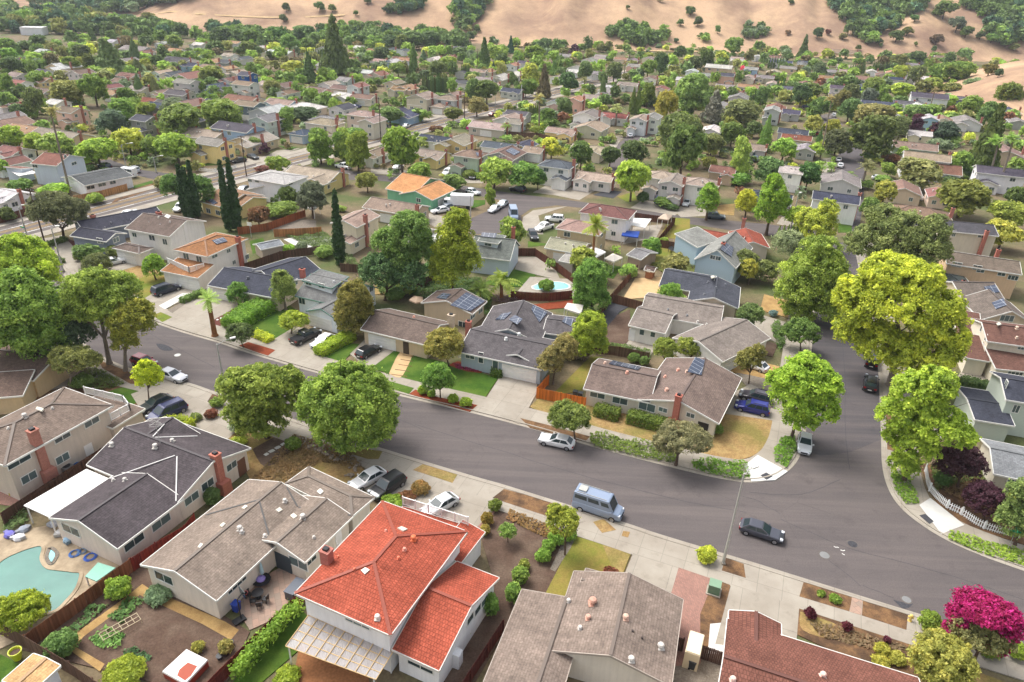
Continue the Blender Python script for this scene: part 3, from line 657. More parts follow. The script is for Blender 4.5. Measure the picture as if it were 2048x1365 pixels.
# ------------------------------------------------------------------ vehicles
CARM = {}
def car_meshes(kind):
    if kind in CARM: return CARM[kind]
    # side profile: x from the tail (0) to the nose (L); shoulder line, roof line
    spec = {'sedan': (4.7, 1.8, .72, .92, 1.44, (.25, .95, 2.35, 3.25), .98), 'hatch': (4.2, 1.78, .75, .98, 1.52, (.08, .45, 2.2, 3.0), 1.0), 'suv': (4.75, 1.9, .8, 1.06, 1.72, (.06, .4, 2.65, 3.4), 1.06),
            'minivan': (5.1, 1.98, .78, 1.02, 1.76, (.05, .35, 3.1, 4.0), 1.0), 'wagon': (4.5, 1.76, .7, .92, 1.46, (.06, .5, 2.4, 3.1), .96), 'pickup': (5.5, 1.95, .85, 1.1, 1.8, (1.75, 1.95, 3.2, 3.95), 1.1),
            'van': (5.7, 1.98, .95, 1.25, 2.55, (.02, .15, 4.2, 4.85), 1.2)}[kind]
    L, Wd, zs, zb, zr, (c0, c1, c2, c3), zh = spec; hw = Wd/2; body = MB()
    def sect(x, zt, w, zbot=.26):
        return [(x, -w*.9, zbot), (x, w*.9, zbot), (x, w, zbot+.22), (x, w, zs*.92), (x, w*.96, zt-.06), (x, w*.86, zt), (x, -w*.86, zt), (x, -w*.96, zt-.06), (x, -w, zs*.92), (x, -w, zbot+.22)]
    nose = zh-.02
    st = [(0, zb-.16, hw*.82, .4), (.06, zb-.06, hw*.9, .33), (.3, zb, hw*.97, .26), (c3-.35 if kind != 'pickup' else c3-.4, zb, hw, .24), (c3+.1, zb-.02, hw, .24), (L-.55, nose-.12, hw*.96, .26), (L-.16, nose-.26, hw*.86, .3), (L, nose-.42, hw*.72, .36)]
    if kind == 'van': st = [(0, zb-.1, hw*.92, .4), (.08, zb, hw*.98, .3), (c2, zb, hw, .28), (c3, zb, hw, .28), (L-.3, zb-.14, hw*.93, .28), (L-.08, zb-.32, hw*.84, .3), (L, zb-.5, hw*.74, .38)]
    rings = [sect(*q[:3], q[3]) for q in st]; n = 10
    for a, b in zip(rings[:-1], rings[1:]):
        for i in range(n): j = (i+1) % n; body.poly([a[i], b[i], b[j], a[j]])
    body.poly(rings[0]); body.poly(list(reversed(rings[-1])))
    glass = {}
    rw = hw*.74 if kind != 'van' else hw*.86; sw = hw*.92
    lo = zb-.03
    bl, br = (c0, -sw, lo), (c0, sw, lo); fl, fr = (c3, -sw, lo), (c3, sw, lo); tbl, tbr = (c1, -rw, zr-.05), (c1, rw, zr-.05); tfl, tfr = (c2, -rw, zr-.05), (c2, rw, zr-.05)
    rbl, rbr, rfl, rfr = (c1+.12, -rw*.9, zr), (c1+.12, rw*.9, zr), (c2-.15, -rw*.9, zr), (c2-.15, rw*.9, zr)
    for f in ([bl, br, tbr, tbl], [fr, fl, tfl, tfr], [fl, bl, tbl, tfl], [br, fr, tfr, tbr], [tbl, tbr, rbr, rbl], [tfr, tfl, rfl, rfr], [tfl, tbl, rbl, rfl], [tbr, tfr, rfr, rbr], [rbl, rbr, rfr, rfl]): body.poly(f)
    if kind == 'pickup':
        bed = MB(); bed.prism([(.1, -hw*.8), (1.6, -hw*.8), (1.6, hw*.8), (.1, hw*.8)], zb+.002, zb+.008)
    def panel(q, k0, k1, m0, m1, out=.015):
        q = [np.array(p, float) for p in q]; P = lambda s, t: (q[0]*(1-s)+q[1]*s)*(1-t)+(q[3]*(1-s)+q[2]*s)*t; r = [P(k0, m0), P(k1, m0), P(k1, m1), P(k0, m1)]; nn = np.cross(r[1]-r[0], r[3]-r[0]); nn /= np.linalg.norm(nn)
        c = np.array([(c0+c3)/2, 0, (lo+zr)/2-.3]); nn = nn if nn@(r[0]-c) > 0 else -nn; mb = MB(); t = [p+nn*out for p in r]; b_ = [p-nn*.03 for p in r]
        mb.hexa(b_, t); return mb
    parts = []
    parts.append(('windscreen', panel([fr, fl, tfl, tfr], .07, .93, .1, .94), 'glass_dark')); 
    if kind != 'van': parts.append(('rear_window', panel([bl, br, tbr, tbl], .1, .9, .3 if kind in ('suv', 'minivan') else .12, .92), 'glass_dark'))
    if kind in ('pickup',): sp = [(.06, .5), (.55, .94)]
    elif kind == 'sedan': sp = [(.1, .5), (.53, .92)]
    elif kind == 'van': sp = [(.04, .36), (.4, .68), (.74, .94)]
    else: sp = [(.05, .28), (.31, .6), (.63, .93)]
    for q in ([fl, bl, tbl, tfl], [br, fr, tfr, tbr]):
        for a, b in sp:
            if q[0] == fl: a, b = 1-b, 1-a
            parts.append(('side_window', panel(q, a, b, .42 if kind == 'van' else .14, .8 if kind == 'van' else .92), 'glass_dark'))
    for s in (-1, 1):
        m = MB(); m.prism([(L-.42, s*hw*.72-.2), (L-.12, s*hw*.72-.16), (L-.12, s*hw*.72+.12), (L-.42, s*hw*.72+.2)], nose-.32, nose-.13); parts.append(('headlight', m, 'headlight'))
        m = MB(); m.prism([(-.02, s*hw*.74-.16), (.16, s*hw*.74-.16), (.16, s*hw*.74+.18), (-.02, s*hw*.74+.18)], zb-.3, zb-.1); parts.append(('tail_light', m, 'tail_light'))
        m = MB(); m.prism([(c3-.35, s*(hw+.06)-.1), (c3-.2, s*(hw+.06)-.1), (c3-.2, s*(hw+.06)+.1), (c3-.35, s*(hw+.06)+.1)], zb-.02, zb+.13); parts.append(('mirror', m, None))
    if kind == 'van' or kind in ('suv', 'minivan', 'wagon'):
        for s in (-1, 1):
            m = MB(); m.bar((c1+.3, s*rw*.86, zr+.05), (c2-.3, s*rw*.86, zr+.05), .05, .06); parts.append(('roof_rail', m, 'black_metal' if kind != 'van' else 'galvanised'))
    m = MB(); m.prism([(L-.06, -.45), (L+.02, -.4), (L+.02, .4), (L-.06, .45)], nose-.52, nose-.34); parts.append(('grille', m, 'rubber'))
    m = MB(); m.prism([(-.03, -.26), (.02, -.26), (.02, .26), (-.03, .26)], .52, .64); parts.append(('licence_plate', m, 'white_trim'))
    wr = .33 if kind in ('sedan', 'hatch', 'wagon') else .37; wh, rim = MB(), MB(); k = 16
    for y0, y1, r_ in ((-.11, .11, wr),):
        A_ = [(r_*math.cos(2*math.pi*i/k), y0, r_*math.sin(2*math.pi*i/k)) for i in range(k)]; B_ = [(p[0], y1, p[2]) for p in A_]
        for i in range(k): j = (i+1) % k; wh.poly([A_[i], A_[j], B_[j], B_[i]])
        wh.poly(list(reversed(A_))); wh.poly(B_)
    for sgn in (-1, 1):
        A_ = [(wr*.66*math.cos(2*math.pi*i/10), sgn*.118, wr*.66*math.sin(2*math.pi*i/10)) for i in range(10)]; rim.poly(A_ if sgn > 0 else list(reversed(A_)))
    wx = [(.82 if kind != 'van' else 1.05), L-.9 if kind != 'van' else L-.95]
    CARM[kind] = dict(L=L, body=body.mesh('body', 'car_paint', False), bed=bed.mesh('truck_bed', 'rubber') if kind == 'pickup' else None,
                      parts=[(n_, m.mesh(n_, mt or 'car_paint')) for n_, m, mt in parts], tyre=wh.mesh('wheel', 'rubber'), rim=rim.mesh('rim', 'chrome'), wh=[(x, s*(hw-.1), wr) for x in wx for s in (-1, 1)], hw=hw)
    return CARM[kind]
def car(kind, label, tail, nose, color, group=None, z=.02, cat='car', name='car', full=True, zp=.75):
    """tail, nose: the middle of each end of the vehicle, surveyed at waist height"""
    color = tuple(min(v, 220) for v in color); m = car_meshes(kind); a = G(*tail, zp); b = G(*nose, zp); c = (a+b)/2; yw = math.atan2(b[1]-a[1], b[0]-a[0]); t = thing(name, label, cat, (c[0], c[1], z), group, yw); off = Matrix.Translation((-m['L']/2, 0, 0))
    put(m['body'], 'body', t, color, off)
    for n_, me in m['parts']:
        if full or n_ in ('windscreen', 'rear_window', 'side_window'): put(me, n_, t, color, off)
    if m['bed']: put(m['bed'], 'truck_bed', t, None, off)
    for x, y, r in m['wh']:
        w = put(m['tyre'], 'wheel', t, None, Matrix.Translation((x-m['L']/2, y, r)))
        if full: put(m['rim'], 'rim', w)
    return t
# ------------------------------------------------------------------ street furniture
def lamp(label, base, top, arm=(0, 0), color='galvanised', group='street lamps', lower=None):
    b = G(*base, .1); c = at_depth(*top, b); h = c[2]-b[2]; t = thing('street_lamp', label, 'street lamp', b, group)
    mb = MB(); mb.tube([(0, 0, 0), (0, 0, h*.5), (0, 0, h)], [.17, .13, .1], 8); mb.build('pole', color, t)
    mb = MB(); mb.box((0, 0, -.05), .4, .4, .25); mb.build('base', 'concrete', t)
    a = np.array([*arm, 0.]); L = np.linalg.norm(a); e = a+np.array([0, 0, h+.35 if L else h])
    if L: mb = MB(); mb.tube([(0, 0, h*.97), a*.5+(0, 0, h+.25), e], [.05, .045, .04], 6); mb.build('arm', color, t)
    d = a/L if L else np.array([1, 0, 0.]); mb = MB(); mb.box((e[0]+d[0]*.25, e[1]+d[1]*.25, e[2]-.05), .75, .34, .16, math.atan2(d[1], d[0])); mb.box((e[0]+d[0]*.3, e[1]+d[1]*.3, e[2]-.1), .4, .26, .05, math.atan2(d[1], d[0])); mb.build('lamp_head', 'white_trim', t); return t
def utility_pole(label, base, top, arms=((-1.2, 1.2, .3),), group='utility poles', color='bark', yaw=U, box=False):
    b = G(*base, .1); c = at_depth(*top, b); h = c[2]-b[2]; t = thing('utility_pole', label, 'utility pole', b, group); mb = MB(); mb.tube([(0, 0, -.1), (0, 0, h)], [.17, .11], 8); mb.build('pole', color, t)
    for a0, a1, dz in arms:
        mb = MB(); ca, sa = math.cos(yaw), math.sin(yaw); mb.bar((a0*ca, a0*sa, h-dz), (a1*ca, a1*sa, h-dz), .1, .12); arm = mb.build('crossarm', 'bark', t)
        m2 = MB()
        for k in range(4): x = a0+(a1-a0)*(k+.2)/3.4; m2.lathe((x*ca, x*sa, h-dz+.06), [(.05, 0), (.07, .08), (.03, .2)], 6)
        m2.build('insulators', 'galvanised', arm)
    if box: mb = MB(); mb.lathe((.4, 0, h-2.2), [(.28, 0), (.3, .1), (.3, .9), (.2, 1)], 10); mb.build('transformer', 'metal_grey', t)
    return t, b, h
HAZE = .00013
EXPO = 0.96
mbg = MB(); mbg.poly([(-6000, -400, 0), (6000, -400, 0), (6000, 9000, 0), (-6000, 9000, 0)]); struct('ground', mbg, 'bare_ground')
# ================================================================== THE PLACE
Bk = Block
# ------------------------------------------------------------------ roads and pavements
lowc = smooth_line([G(*p) for p in ((20, 470), (62, 525), (88, 565), (112, 610), (150, 662), (186, 701), (260, 737), (376, 766), (441, 788), (590, 840), (754, 894), (940, 951), (1020, 974), (1240, 1043), (1325, 1071), (1498, 1123), (1610, 1158), (1813, 1221), (2048, 1292), (2400, 1400))], 5)
upc = smooth_line([G(*p) for p in ((78, 480), (112, 520), (137, 551), (165, 578), (210, 604), (294, 641), (362, 665), (434, 686), (512, 712), (629, 746), (800, 793), (940, 826), (1083, 864), (1180, 893), (1290, 922), (1385, 946), (1440, 958), (1500, 966), (1550, 958), (1585, 935), (1603, 905), (1611, 870), (1616, 800), (1621, 730), (1628, 650), (1637, 570), (1655, 490))], 5)
rgc = smooth_line([G(*p) for p in ((1706, 482), (1722, 560), (1745, 650), (1755, 725), (1759, 800), (1762, 880), (1764, 930), (1775, 975), (1800, 1015), (1845, 1052), (1895, 1082), (1950, 1107), (2048, 1143), (2400, 1262))], 5)
patch('main_road', 'asphalt', [*lowc, *reversed(rgc), *reversed(upc)], .02, world=True)
patch('cross_street', 'dark_asphalt', [(1612, 900), (1616, 800), (1621, 730), (1628, 650), (1637, 570), (1655, 490), (1706, 482), (1722, 560), (1745, 650), (1755, 725), (1759, 800), (1762, 880), (1700, 905), (1640, 912)], .026)
for nm, L_, sg in (('lower_pavement', lowc, -1), ('upper_pavement', upc, 1), ('side_pavement', rgc, 1)):
    strip('gutter', 'concrete', L_, 0, sg*.5, .05); strip('kerb', 'concrete', L_, sg*.5, sg*.68, .17); strip('pavement', 'concrete', L_, sg*.68, sg*4.4, .12)
ZW = .135
# yards: the soil, grass and paving of each plot
def yard(name, mat, z, *pts, sm=0): return patch(name, mat, pts, z, sm)
# lower side, from left to right
yard('verge_soil', 'brown_mulch', ZW, (197, 722), (250, 742), (305, 768), (262, 770), (205, 738))
yard('front_yard', 'brown_mulch', .1, (40, 720), (195, 742), (290, 800), (250, 850), (120, 800), (0, 800))
yard('lawn', 'lawn', .118, (205, 790), (250, 776), (285, 792), (262, 812), (215, 806), sm=4)
yard('driveway', 'driveway', .125, (262, 790), (320, 770), (500, 842), (430, 902), (300, 850))
yard('front_path', 'concrete', .11, (60, 745), (130, 720), (195, 745), (150, 770), (70, 790))
yard('verge_soil', 'brown_mulch', ZW, (425, 790), (455, 800), (440, 815), (415, 805))
yard('verge_soil', 'dry_grass', ZW+.004, (690, 893), (765, 905), (757, 920), (735, 920), (660, 897))
yard('front_yard', 'dry_grass', .1, (440, 850), (540, 850), (720, 925), (730, 945), (690, 975), (560, 985), (500, 960), (470, 900))
yard('garden_bed', 'soil', .118, (505, 900), (560, 872), (590, 880), (575, 912), (530, 935), sm=4)
yard('driveway', 'driveway', .125, (700, 970), (750, 930), (830, 958), (1000, 1010), (945, 1065), (850, 1030))
yard('side_drive', 'driveway', .122, (800, 980), (850, 955), (1000, 1010), (930, 1075))
yard('verge_soil', 'dry_grass', ZW, (848, 929), (915, 951), (905, 968), (826, 942))
yard('verge_soil', 'brown_mulch', ZW, (1008, 980), (1125, 1013), (1096, 1035), (985, 998))
yard('verge_soil', 'dry_grass', ZW+.004, (1186, 1046), (1207, 1040), (1232, 1062), (1204, 1068))
yard('verge_soil', 'dry_grass', ZW, (1246, 1064), (1260, 1066), (1256, 1077), (1243, 1074))
yard('brick_border', 'brick_paving', .118, (972, 1014), (995, 1020), (950, 1075), (930, 1062))
yard('planting_yard', 'soil', .1, (985, 1020), (1150, 1072), (1085, 1210), (1035, 1260), (985, 1155), (960, 1070))
yard('front_lawn', 'tired_lawn', .105, (1150, 1074), (1262, 1107), (1242, 1160), (1120, 1215), (1060, 1225), (1090, 1190))
yard('rough_grass', 'dry_grass', .11, (1205, 1092), (1262, 1108), (1244, 1150), (1222, 1132))
yard('gravel_border', 'gravel', .112, (1100, 1140), (1130, 1075), (1152, 1075), (1140, 1100), (1110, 1145))
yard('driveway', 'driveway', .128, (1266, 1108), (1357, 1137), (1340, 1195), (1244, 1163))
yard('brick_drive', 'brick_paving', .122, (1357, 1137), (1436, 1164), (1400, 1330), (1280, 1340))
yard('soil_border', 'brown_mulch', .124, (1428, 1160), (1460, 1172), (1445, 1262), (1400, 1310), (1400, 1230))
yard('verge_soil', 'brown_mulch', ZW, (1451, 1118), (1487, 1130), (1491, 1158), (1443, 1143))
yard('driveway', 'driveway', .128, (1462, 1170), (1598, 1216), (1592, 1290), (1500, 1300), (1430, 1290))
yard('side_path', 'white_concrete', .126, (1420, 1250), (1470, 1245), (1470, 1310), (1415, 1310))
yard('front_yard', 'brown_mulch', .1, (1598, 1215), (1830, 1290), (1860, 1365), (1700, 1320), (1592, 1270))
yard('rough_grass', 'dry_grass', .108, (1600, 1225), (1680, 1255), (1670, 1280), (1605, 1262), sm=4)
yard('verge_soil', 'brown_mulch', ZW, (1607, 1165), (1704, 1197), (1698, 1225), (1598, 1195))
yard('verge_paving', 'stone_paving', ZW+.003, (1703, 1197), (1724, 1203), (1722, 1232), (1699, 1226))
yard('verge_soil', 'brown_mulch', ZW, (1725, 1204), (1815, 1232), (1812, 1262), (1723, 1233))
yard('front_yard', 'dry_grass', .1, (1830, 1300), (2048, 1380), (2048, 1440), (1850, 1420))
# back yards, lower side
yard('pool_terrace', 'pool_deck', .1, (0, 1070), (110, 1050), (215, 1090), (262, 1115), (60, 1270), (0, 1300))
yard('vegetable_yard', 'soil', .1, (260, 1120), (420, 1215), (500, 1265), (440, 1400), (40, 1300))
yard('straw_path', 'straw', .112, (285, 1170), (300, 1180), (450, 1245), (478, 1262), (462, 1282), (405, 1250), (280, 1192), (168, 1275), (150, 1295), (210, 1330), (200, 1345), (140, 1302), (150, 1270), (240, 1205))
yard('planting_row', 'soil', .118, (95, 1270), (205, 1180), (225, 1190), (130, 1275))
yard('stone_patio', 'stone_paving', .112, (470, 1215), (520, 1160), (590, 1120), (625, 1150), (560, 1235), (500, 1262))
yard('brick_patio', 'brick_paving', .1, (0, 960), (110, 925), (180, 945), (60, 1020), (0, 1010))
yard('back_lawn', 'lawn', .1, (505, 1290), (590, 1205), (620, 1240), (600, 1300), (520, 1370), (450, 1400))
yard('timber_deck', 'palm_bark', .22, (600, 1290), (735, 1345), (745, 1400), (580, 1400))
yard('back_lawn', 'lawn', .1, (0, 1310), (60, 1340), (20, 1400), (-60, 1400))
yard('side_yard', 'soil', .1, (980, 1160), (1060, 1180), (930, 1400), (860, 1400))
yard('side_yard', 'gravel', .1, (1320, 1340), (1400, 1300), (1470, 1310), (1460, 1420), (1280, 1420))
# upper side, from left to right
yard('red_yard', 'maroon_mulch', .1, (78, 500), (135, 478), (165, 490), (165, 505), (118, 520))
yard('driveway', 'driveway', .125, (126, 552), (150, 520), (240, 512), (300, 525), (215, 552), (175, 575))
yard('front_yard', 'dry_grass', .1, (205, 560), (250, 528), (320, 530), (330, 545), (270, 570))
yard('lawn', 'tired_lawn', .11, (250, 575), (300, 548), (350, 555), (322, 590), (290, 600))
yard('driveway', 'driveway', .125, (290, 598), (320, 580), (400, 570), (420, 582), (345, 612), (320, 620))
yard('driveway_slab', 'white_concrete', .131, (318, 613), (365, 588), (382, 588), (345, 612), (330, 620))
yard('verge_grass', 'tired_lawn', ZW, (305, 632), (322, 626), (345, 636), (325, 646))
yard('gravel_border', 'gravel', .118, (335, 622), (385, 594), (395, 598), (362, 618), (345, 628))
yard('driveway', 'driveway', .125, (345, 628), (385, 600), (470, 602), (480, 612), (430, 640), (415, 655))
yard('mulch_bed', 'maroon_mulch', .118, (418, 650), (455, 610), (478, 618), (450, 640), (440, 655))
yard('gravel_border', 'gravel', .115, (395, 645), (425, 640), (450, 655), (440, 668), (410, 656))
yard('lawn', 'lawn', .11, (455, 640), (560, 600), (610, 632), (560, 680), (500, 672))
yard('mulch_bed', 'red_mulch', ZW, (478, 693), (497, 686), (551, 702), (535, 714))
yard('driveway', 'driveway', .125, (515, 700), (590, 655), (665, 668), (630, 715), (590, 726))
yard('driveway', 'driveway', .125, (700, 710), (730, 680), (790, 702), (740, 740))
yard('lawn', 'lawn', .11, (630, 720), (700, 688), (722, 690), (685, 725), (660, 722))
yard('lawn', 'lawn', .118, (738, 735), (780, 700), (806, 707), (778, 749))
yard('stepping_path', 'sand', .124, (778, 749), (800, 706), (824, 708), (815, 735), (800, 757), sm=3)
yard('lawn', 'lawn', .118, (798, 757), (826, 712), (900, 728), (996, 758), (966, 803), (880, 780))
yard('verge_grass', 'lawn', ZW, (750, 758), (775, 763), (828, 778), (818, 790), (745, 768))
yard('flower_bed', 'red_mulch', .123, (895, 732), (915, 724), (970, 735), (962, 748), (935, 745))
yard('mulch_bed', 'red_mulch', ZW, (831, 781), (870, 795), (955, 812), (940, 825), (818, 790))
yard('driveway', 'driveway', .126, (968, 805), (1003, 750), (1075, 762), (1072, 790), (1040, 850), (958, 815))
yard('side_lawn', 'tired_lawn', .1, (1105, 790), (1180, 715), (1205, 715), (1160, 785))
yard('front_yard', 'dry_grass', .1, (1060, 815), (1080, 795), (1170, 800), (1440, 860), (1300, 900), (1150, 860))
yard('corner_lawn', 'dry_grass', .112, (1400, 905), (1440, 830), (1540, 835), (1535, 880), (1510, 912), (1440, 925), sm=3)
yard('verge_bed', 'brown_mulch', ZW, (1040, 838), (1100, 853), (1180, 875), (1170, 885), (1060, 857))
yard('corner_ramp', 'white_concrete', ZW+.003, (1488, 933), (1515, 912), (1575, 945), (1550, 962), (1503, 965))
yard('ramp_mat', 'dark_gravel', ZW+.01, (1520, 953), (1532, 947), (1545, 955), (1533, 962))
yard('driveway', 'driveway', .122, (1460, 790), (1500, 770), (1570, 800), (1560, 845), (1440, 828))
yard('gravel_yard', 'gravel', .118, (1470, 750), (1490, 738), (1590, 770), (1570, 798), (1500, 780))
yard('driveway', 'straw', .12, (1460, 745), (1480, 715), (1560, 735), (1560, 765), (1490, 750))
yard('soil_yard', 'soil', .115, (1495, 672), (1555, 690), (1545, 715), (1480, 700))
yard('driveway', 'driveway', .12, (1495, 660), (1520, 630), (1585, 650), (1560, 690))
yard('back_yard', 'sand', .11, (1270, 558), (1330, 555), (1315, 595), (1245, 600))
yard('gravel_strip', 'dark_gravel', .115, (1195, 640), (1215, 605), (1265, 610), (1240, 625), (1210, 660))
yard('back_yard', 'soil', .108, (1210, 690), (1215, 640), (1260, 620), (1262, 690))
yard('front_yard', 'straw', .112, (1520, 622), (1528, 590), (1585, 605), (1590, 640))
yard('patio', 'concrete', .115, (1245, 700), (1265, 672), (1330, 680), (1300, 712))
yard('back_yard', 'dry_grass', .1, (730, 590), (770, 555), (800, 565), (800, 590))
yard('garden', 'red_mulch', .108, (990, 620), (1150, 600), (1150, 615), (1040, 625))
yard('pool_terrace', 'concrete', .11, (1030, 590), (1060, 555), (1150, 560), (1150, 595))
yard('back_lawn', 'lawn', .105, (960, 570), (1030, 540), (1080, 545), (1040, 575))
yard('patio', 'driveway', .108, (1030, 540), (1035, 515), (1100, 515), (1120, 560), (1090, 555))
# right side
yard('front_yard', 'brown_mulch', .1, (1840, 930), (1990, 930), (2048, 1000), (2048, 1090), (1900, 1045), (1860, 985))
yard('verge_soil', 'brown_mulch', ZW, (1768, 800), (1790, 770), (1800, 780), (1790, 905), (1772, 900))
yard('corner_ramp', 'white_concrete', ZW+.003, (1838, 1012), (1860, 998), (1928, 1052), (1882, 1070))
yard('ramp_mat', 'dark_gravel', ZW+.01, (1838, 1033), (1850, 1030), (1867, 1045), (1858, 1050))
yard('driveway', 'driveway', .12, (1790, 870), (1830, 815), (1940, 830), (1900, 880))
yard('patio', 'concrete', .12, (1915, 755), (1930, 730), (2000, 745), (1985, 765))
# road furniture set flush in the asphalt
def flat_disc(name, label, px, r, mat, ring=None):
    g = G(*px); t = thing(name, label, 'manhole cover', (g[0], g[1], .02)); mb = MB(); mb.lathe((0, 0, 0), [(r*1.35, 0), (r*1.35, .012), (r*1.3, .014)], 20); mb.build('collar', 'worn_asphalt', t); mb = MB(); mb.lathe((0, 0, .014), [(r, 0), (r, .012), (r*.9, .016), (r*.2, .016)], 20); mb.build('lid', mat, t)
flat_disc('manhole_cover', 'round iron manhole cover with a pale middle nearest the moving car', (1649, 1111), .5, 'metal_grey'); flat_disc('manhole_cover', 'dark round manhole cover in the middle of the junction', (1705, 1089), .5, 'dark_gravel')
flat_disc('manhole_cover', 'round manhole cover beside the wet patch near the yellow hydrant', (1813, 1200), .42, 'metal_grey'); flat_disc('manhole_cover', 'round manhole cover in the curved road near the silver sedan', (355, 711), .45, 'galvanised')
patch('wet_patch', 'dark_gravel', [(1786, 1200), (1805, 1205), (1825, 1207), (1818, 1216), (1808, 1218), (1800, 1214)], .03, 3)
patch('tar_patch', 'dark_gravel', [(312, 688), (330, 690), (347, 700), (330, 702), (318, 697)], .03, 3)
# ------------------------------------------------------------------ houses near the viewer
RB = (118, 108, 100)
house('two storey beige house with brown hip roof, brick chimney and white corner balcony', [Bk((227, 811), (128, 775), (-2, 927), 5.5, 'h', .32, .5), Bk((225, 857), (290, 818), 8.0, 3.0, 'f', .2, .3)],
      (206, 192, 176), (128, 113, 102), wins=[(183, 843, 2.0, 1.1), (124, 873, 2.0, 1.1), (37, 920, 2.6, 1.3), (125, 917, 1.7, 1.1), (58, 955, 1.8, 1.1)], doors=[(177, 897, 1.0, 2.05)], chim=[(64, 860, 7.5, .8, .9, (178, 110, 92), 2.2)], vents=[(50, 835, 1.2), (105, 818, .6), (17, 858, .6)], sky=[((75, 815), (88, 819), (84, 824), (72, 820))], )
house('one storey cream house with charcoal roof, white patio cover and brick side chimney', [Bk((98, 1036), (235, 1098), (369, 999), 3.0, 'x', .33, .45), Bk((354, 1006), (173, 930), (508, 899), 3.0, 'g', .33, .45), Bk((300, 838), (400, 868), -4.5, 3.3, 'x', .33, .3)],
      (226, 212, 198), (86, 79, 81), wins=[(383, 997, 2.0, 1.1), (415, 969, 1.8, 1.1), (463, 932, 1.6, 1.0), (268, 1084, 2.4, 1.1), (322, 1045, 2.4, 1.1), (142, 1060, 2.6, 1.2)], doors=[(484, 937, 1.2, 2.2, (120, 84, 66))], chim=[(430, 908, 5.3, .9, .8, (188, 104, 84), 1.6)], vents=[(224, 892, 1.1), (311, 896, 1.2), (345, 884, 1), (250, 962, .9), (227, 962, .7)])
house('one storey cream house with grey brown shingle roof behind the vegetable beds', [Bk((433, 1202), (281, 1130), (490, 957), 3.0, 'x', .3, .45), Bk((610, 1125), (706, 1033), (500, 1080), 3.0, 'g', .3, .45), Bk((749, 995), (704, 1033), (603, 944), 3.0, 'h', .36, .4)],
      (224, 214, 198), (140, 126, 114), wins=[(328, 1156, 2.4, 1.2), (474, 1170, 2.4, .6, 3), (597, 1127, 2.4, 1.2), (622, 1118, 1.5, 1.1), (673, 1072, .6, 1.2, 0)], doors=[(567, 1123, 2.0, 2.1, (70, 78, 84)), (678, 1085, .9, 2.1)], vents=[(570, 1004, .9), (606, 1037, 1.2), (480, 1060, 1.1), (484, 1066, .8), (530, 1074, .8), (628, 1076, .6)],
      sky=[((634, 984), (641, 978), (648, 984), (641, 990)), ((551, 1021), (559, 1016), (565, 1021), (557, 1026)), ((581, 1033), (588, 1028), (595, 1034), (588, 1039)), ((396, 1096), (402, 1088), (407, 1090), (401, 1098)), ((440, 1053), (447, 1047), (452, 1049), (445, 1056)), ((484, 1018), (491, 1012), (496, 1014), (489, 1020))], wallmat='stucco')
house('two storey white house with red tiled hip roof and red tiled wing', [Bk((589, 1187), (781, 1271), (933, 1063), 5.6, 'h', .3, .55), Bk((784, 1299), (878, 1342), (995, 1155), 3.1, 'g', .34, .45), Bk((921, 1128), (970, 1065), 2.6, 3.0, 's', .2, .3), Bk((806, 1013), (936, 1053), -3.2, 3.28, 'f', .1, .12)],
      (238, 236, 234), (172, 88, 68), 'tile_roof', trim=(210, 204, 196), wins=[(715, 1247, 2.6, .45, 2), (841, 1334, 2.6, .55, 1), (940, 1238, 1.3, 1.0, 0), (955, 1220, 1.3, 1.0, 0), (968, 1203, 1.3, 1.0, 0)], gar=[(925, 1110, 4.8, 2.1)], chim=[(652, 1100, 7.2, .9, .8, (176, 100, 88))], vents=[(827, 1080, 1.1, (214, 110, 70)), (809, 1101, .7, (220, 150, 130)), (797, 1118, .6, (220, 120, 90)), (772, 1063, .5, (220, 150, 130)), (677, 1115, .5, (220, 120, 90)), (755, 1238, 1.0, (214, 200, 190)), (709, 1140, .5, (220, 120, 90))],
      sky=[((722, 1142), (731, 1136), (740, 1141), (730, 1150)), ((795, 1058), (803, 1055), (815, 1060), (806, 1064))], solarroof=False)
house('one storey house with taupe shingle roof and dark dotted ridge at the front', [Bk((1148, 1143), (1366, 1200), (1315, 1365), 3.0, 'x', .3, .4), Bk((1044, 1179), (1175, 1216), (940, 1356), 2.6, 'x', .3, .4, asym=.32), Bk((1172, 1137), (1330, 1180), -4.0, 2.85, 'g', .25, .3)],
      (222, 212, 196), (137, 122, 111), trim=(168, 156, 144), vents=[(1185, 1208, 1.5, (196, 150, 130)), (1176, 1238, 1, (206, 160, 140)), (1251, 1238, 1.1, (206, 170, 150)), (1160, 1258, .8), (1262, 1322, 1.1), (1321, 1296, 1.2), (1265, 1263, .4, (80, 70, 66)), (1284, 1277, .4, (80, 70, 66)), (1137, 1204, .8)])
house('one storey house with weathered brick red tile roof, only its front in view', [Bk((1455, 1237), (1836, 1356), -12.0, 3.0, 'g', .34, .5), Bk((1458, 1221), (1562, 1248), -8.0, 3.0, 'x', .3, .4)],
      (214, 200, 182), (126, 84, 72), 'tile_roof', vents=[(1645, 1353, 1, (224, 190, 176)), (1465, 1362, 1, (224, 190, 176))])
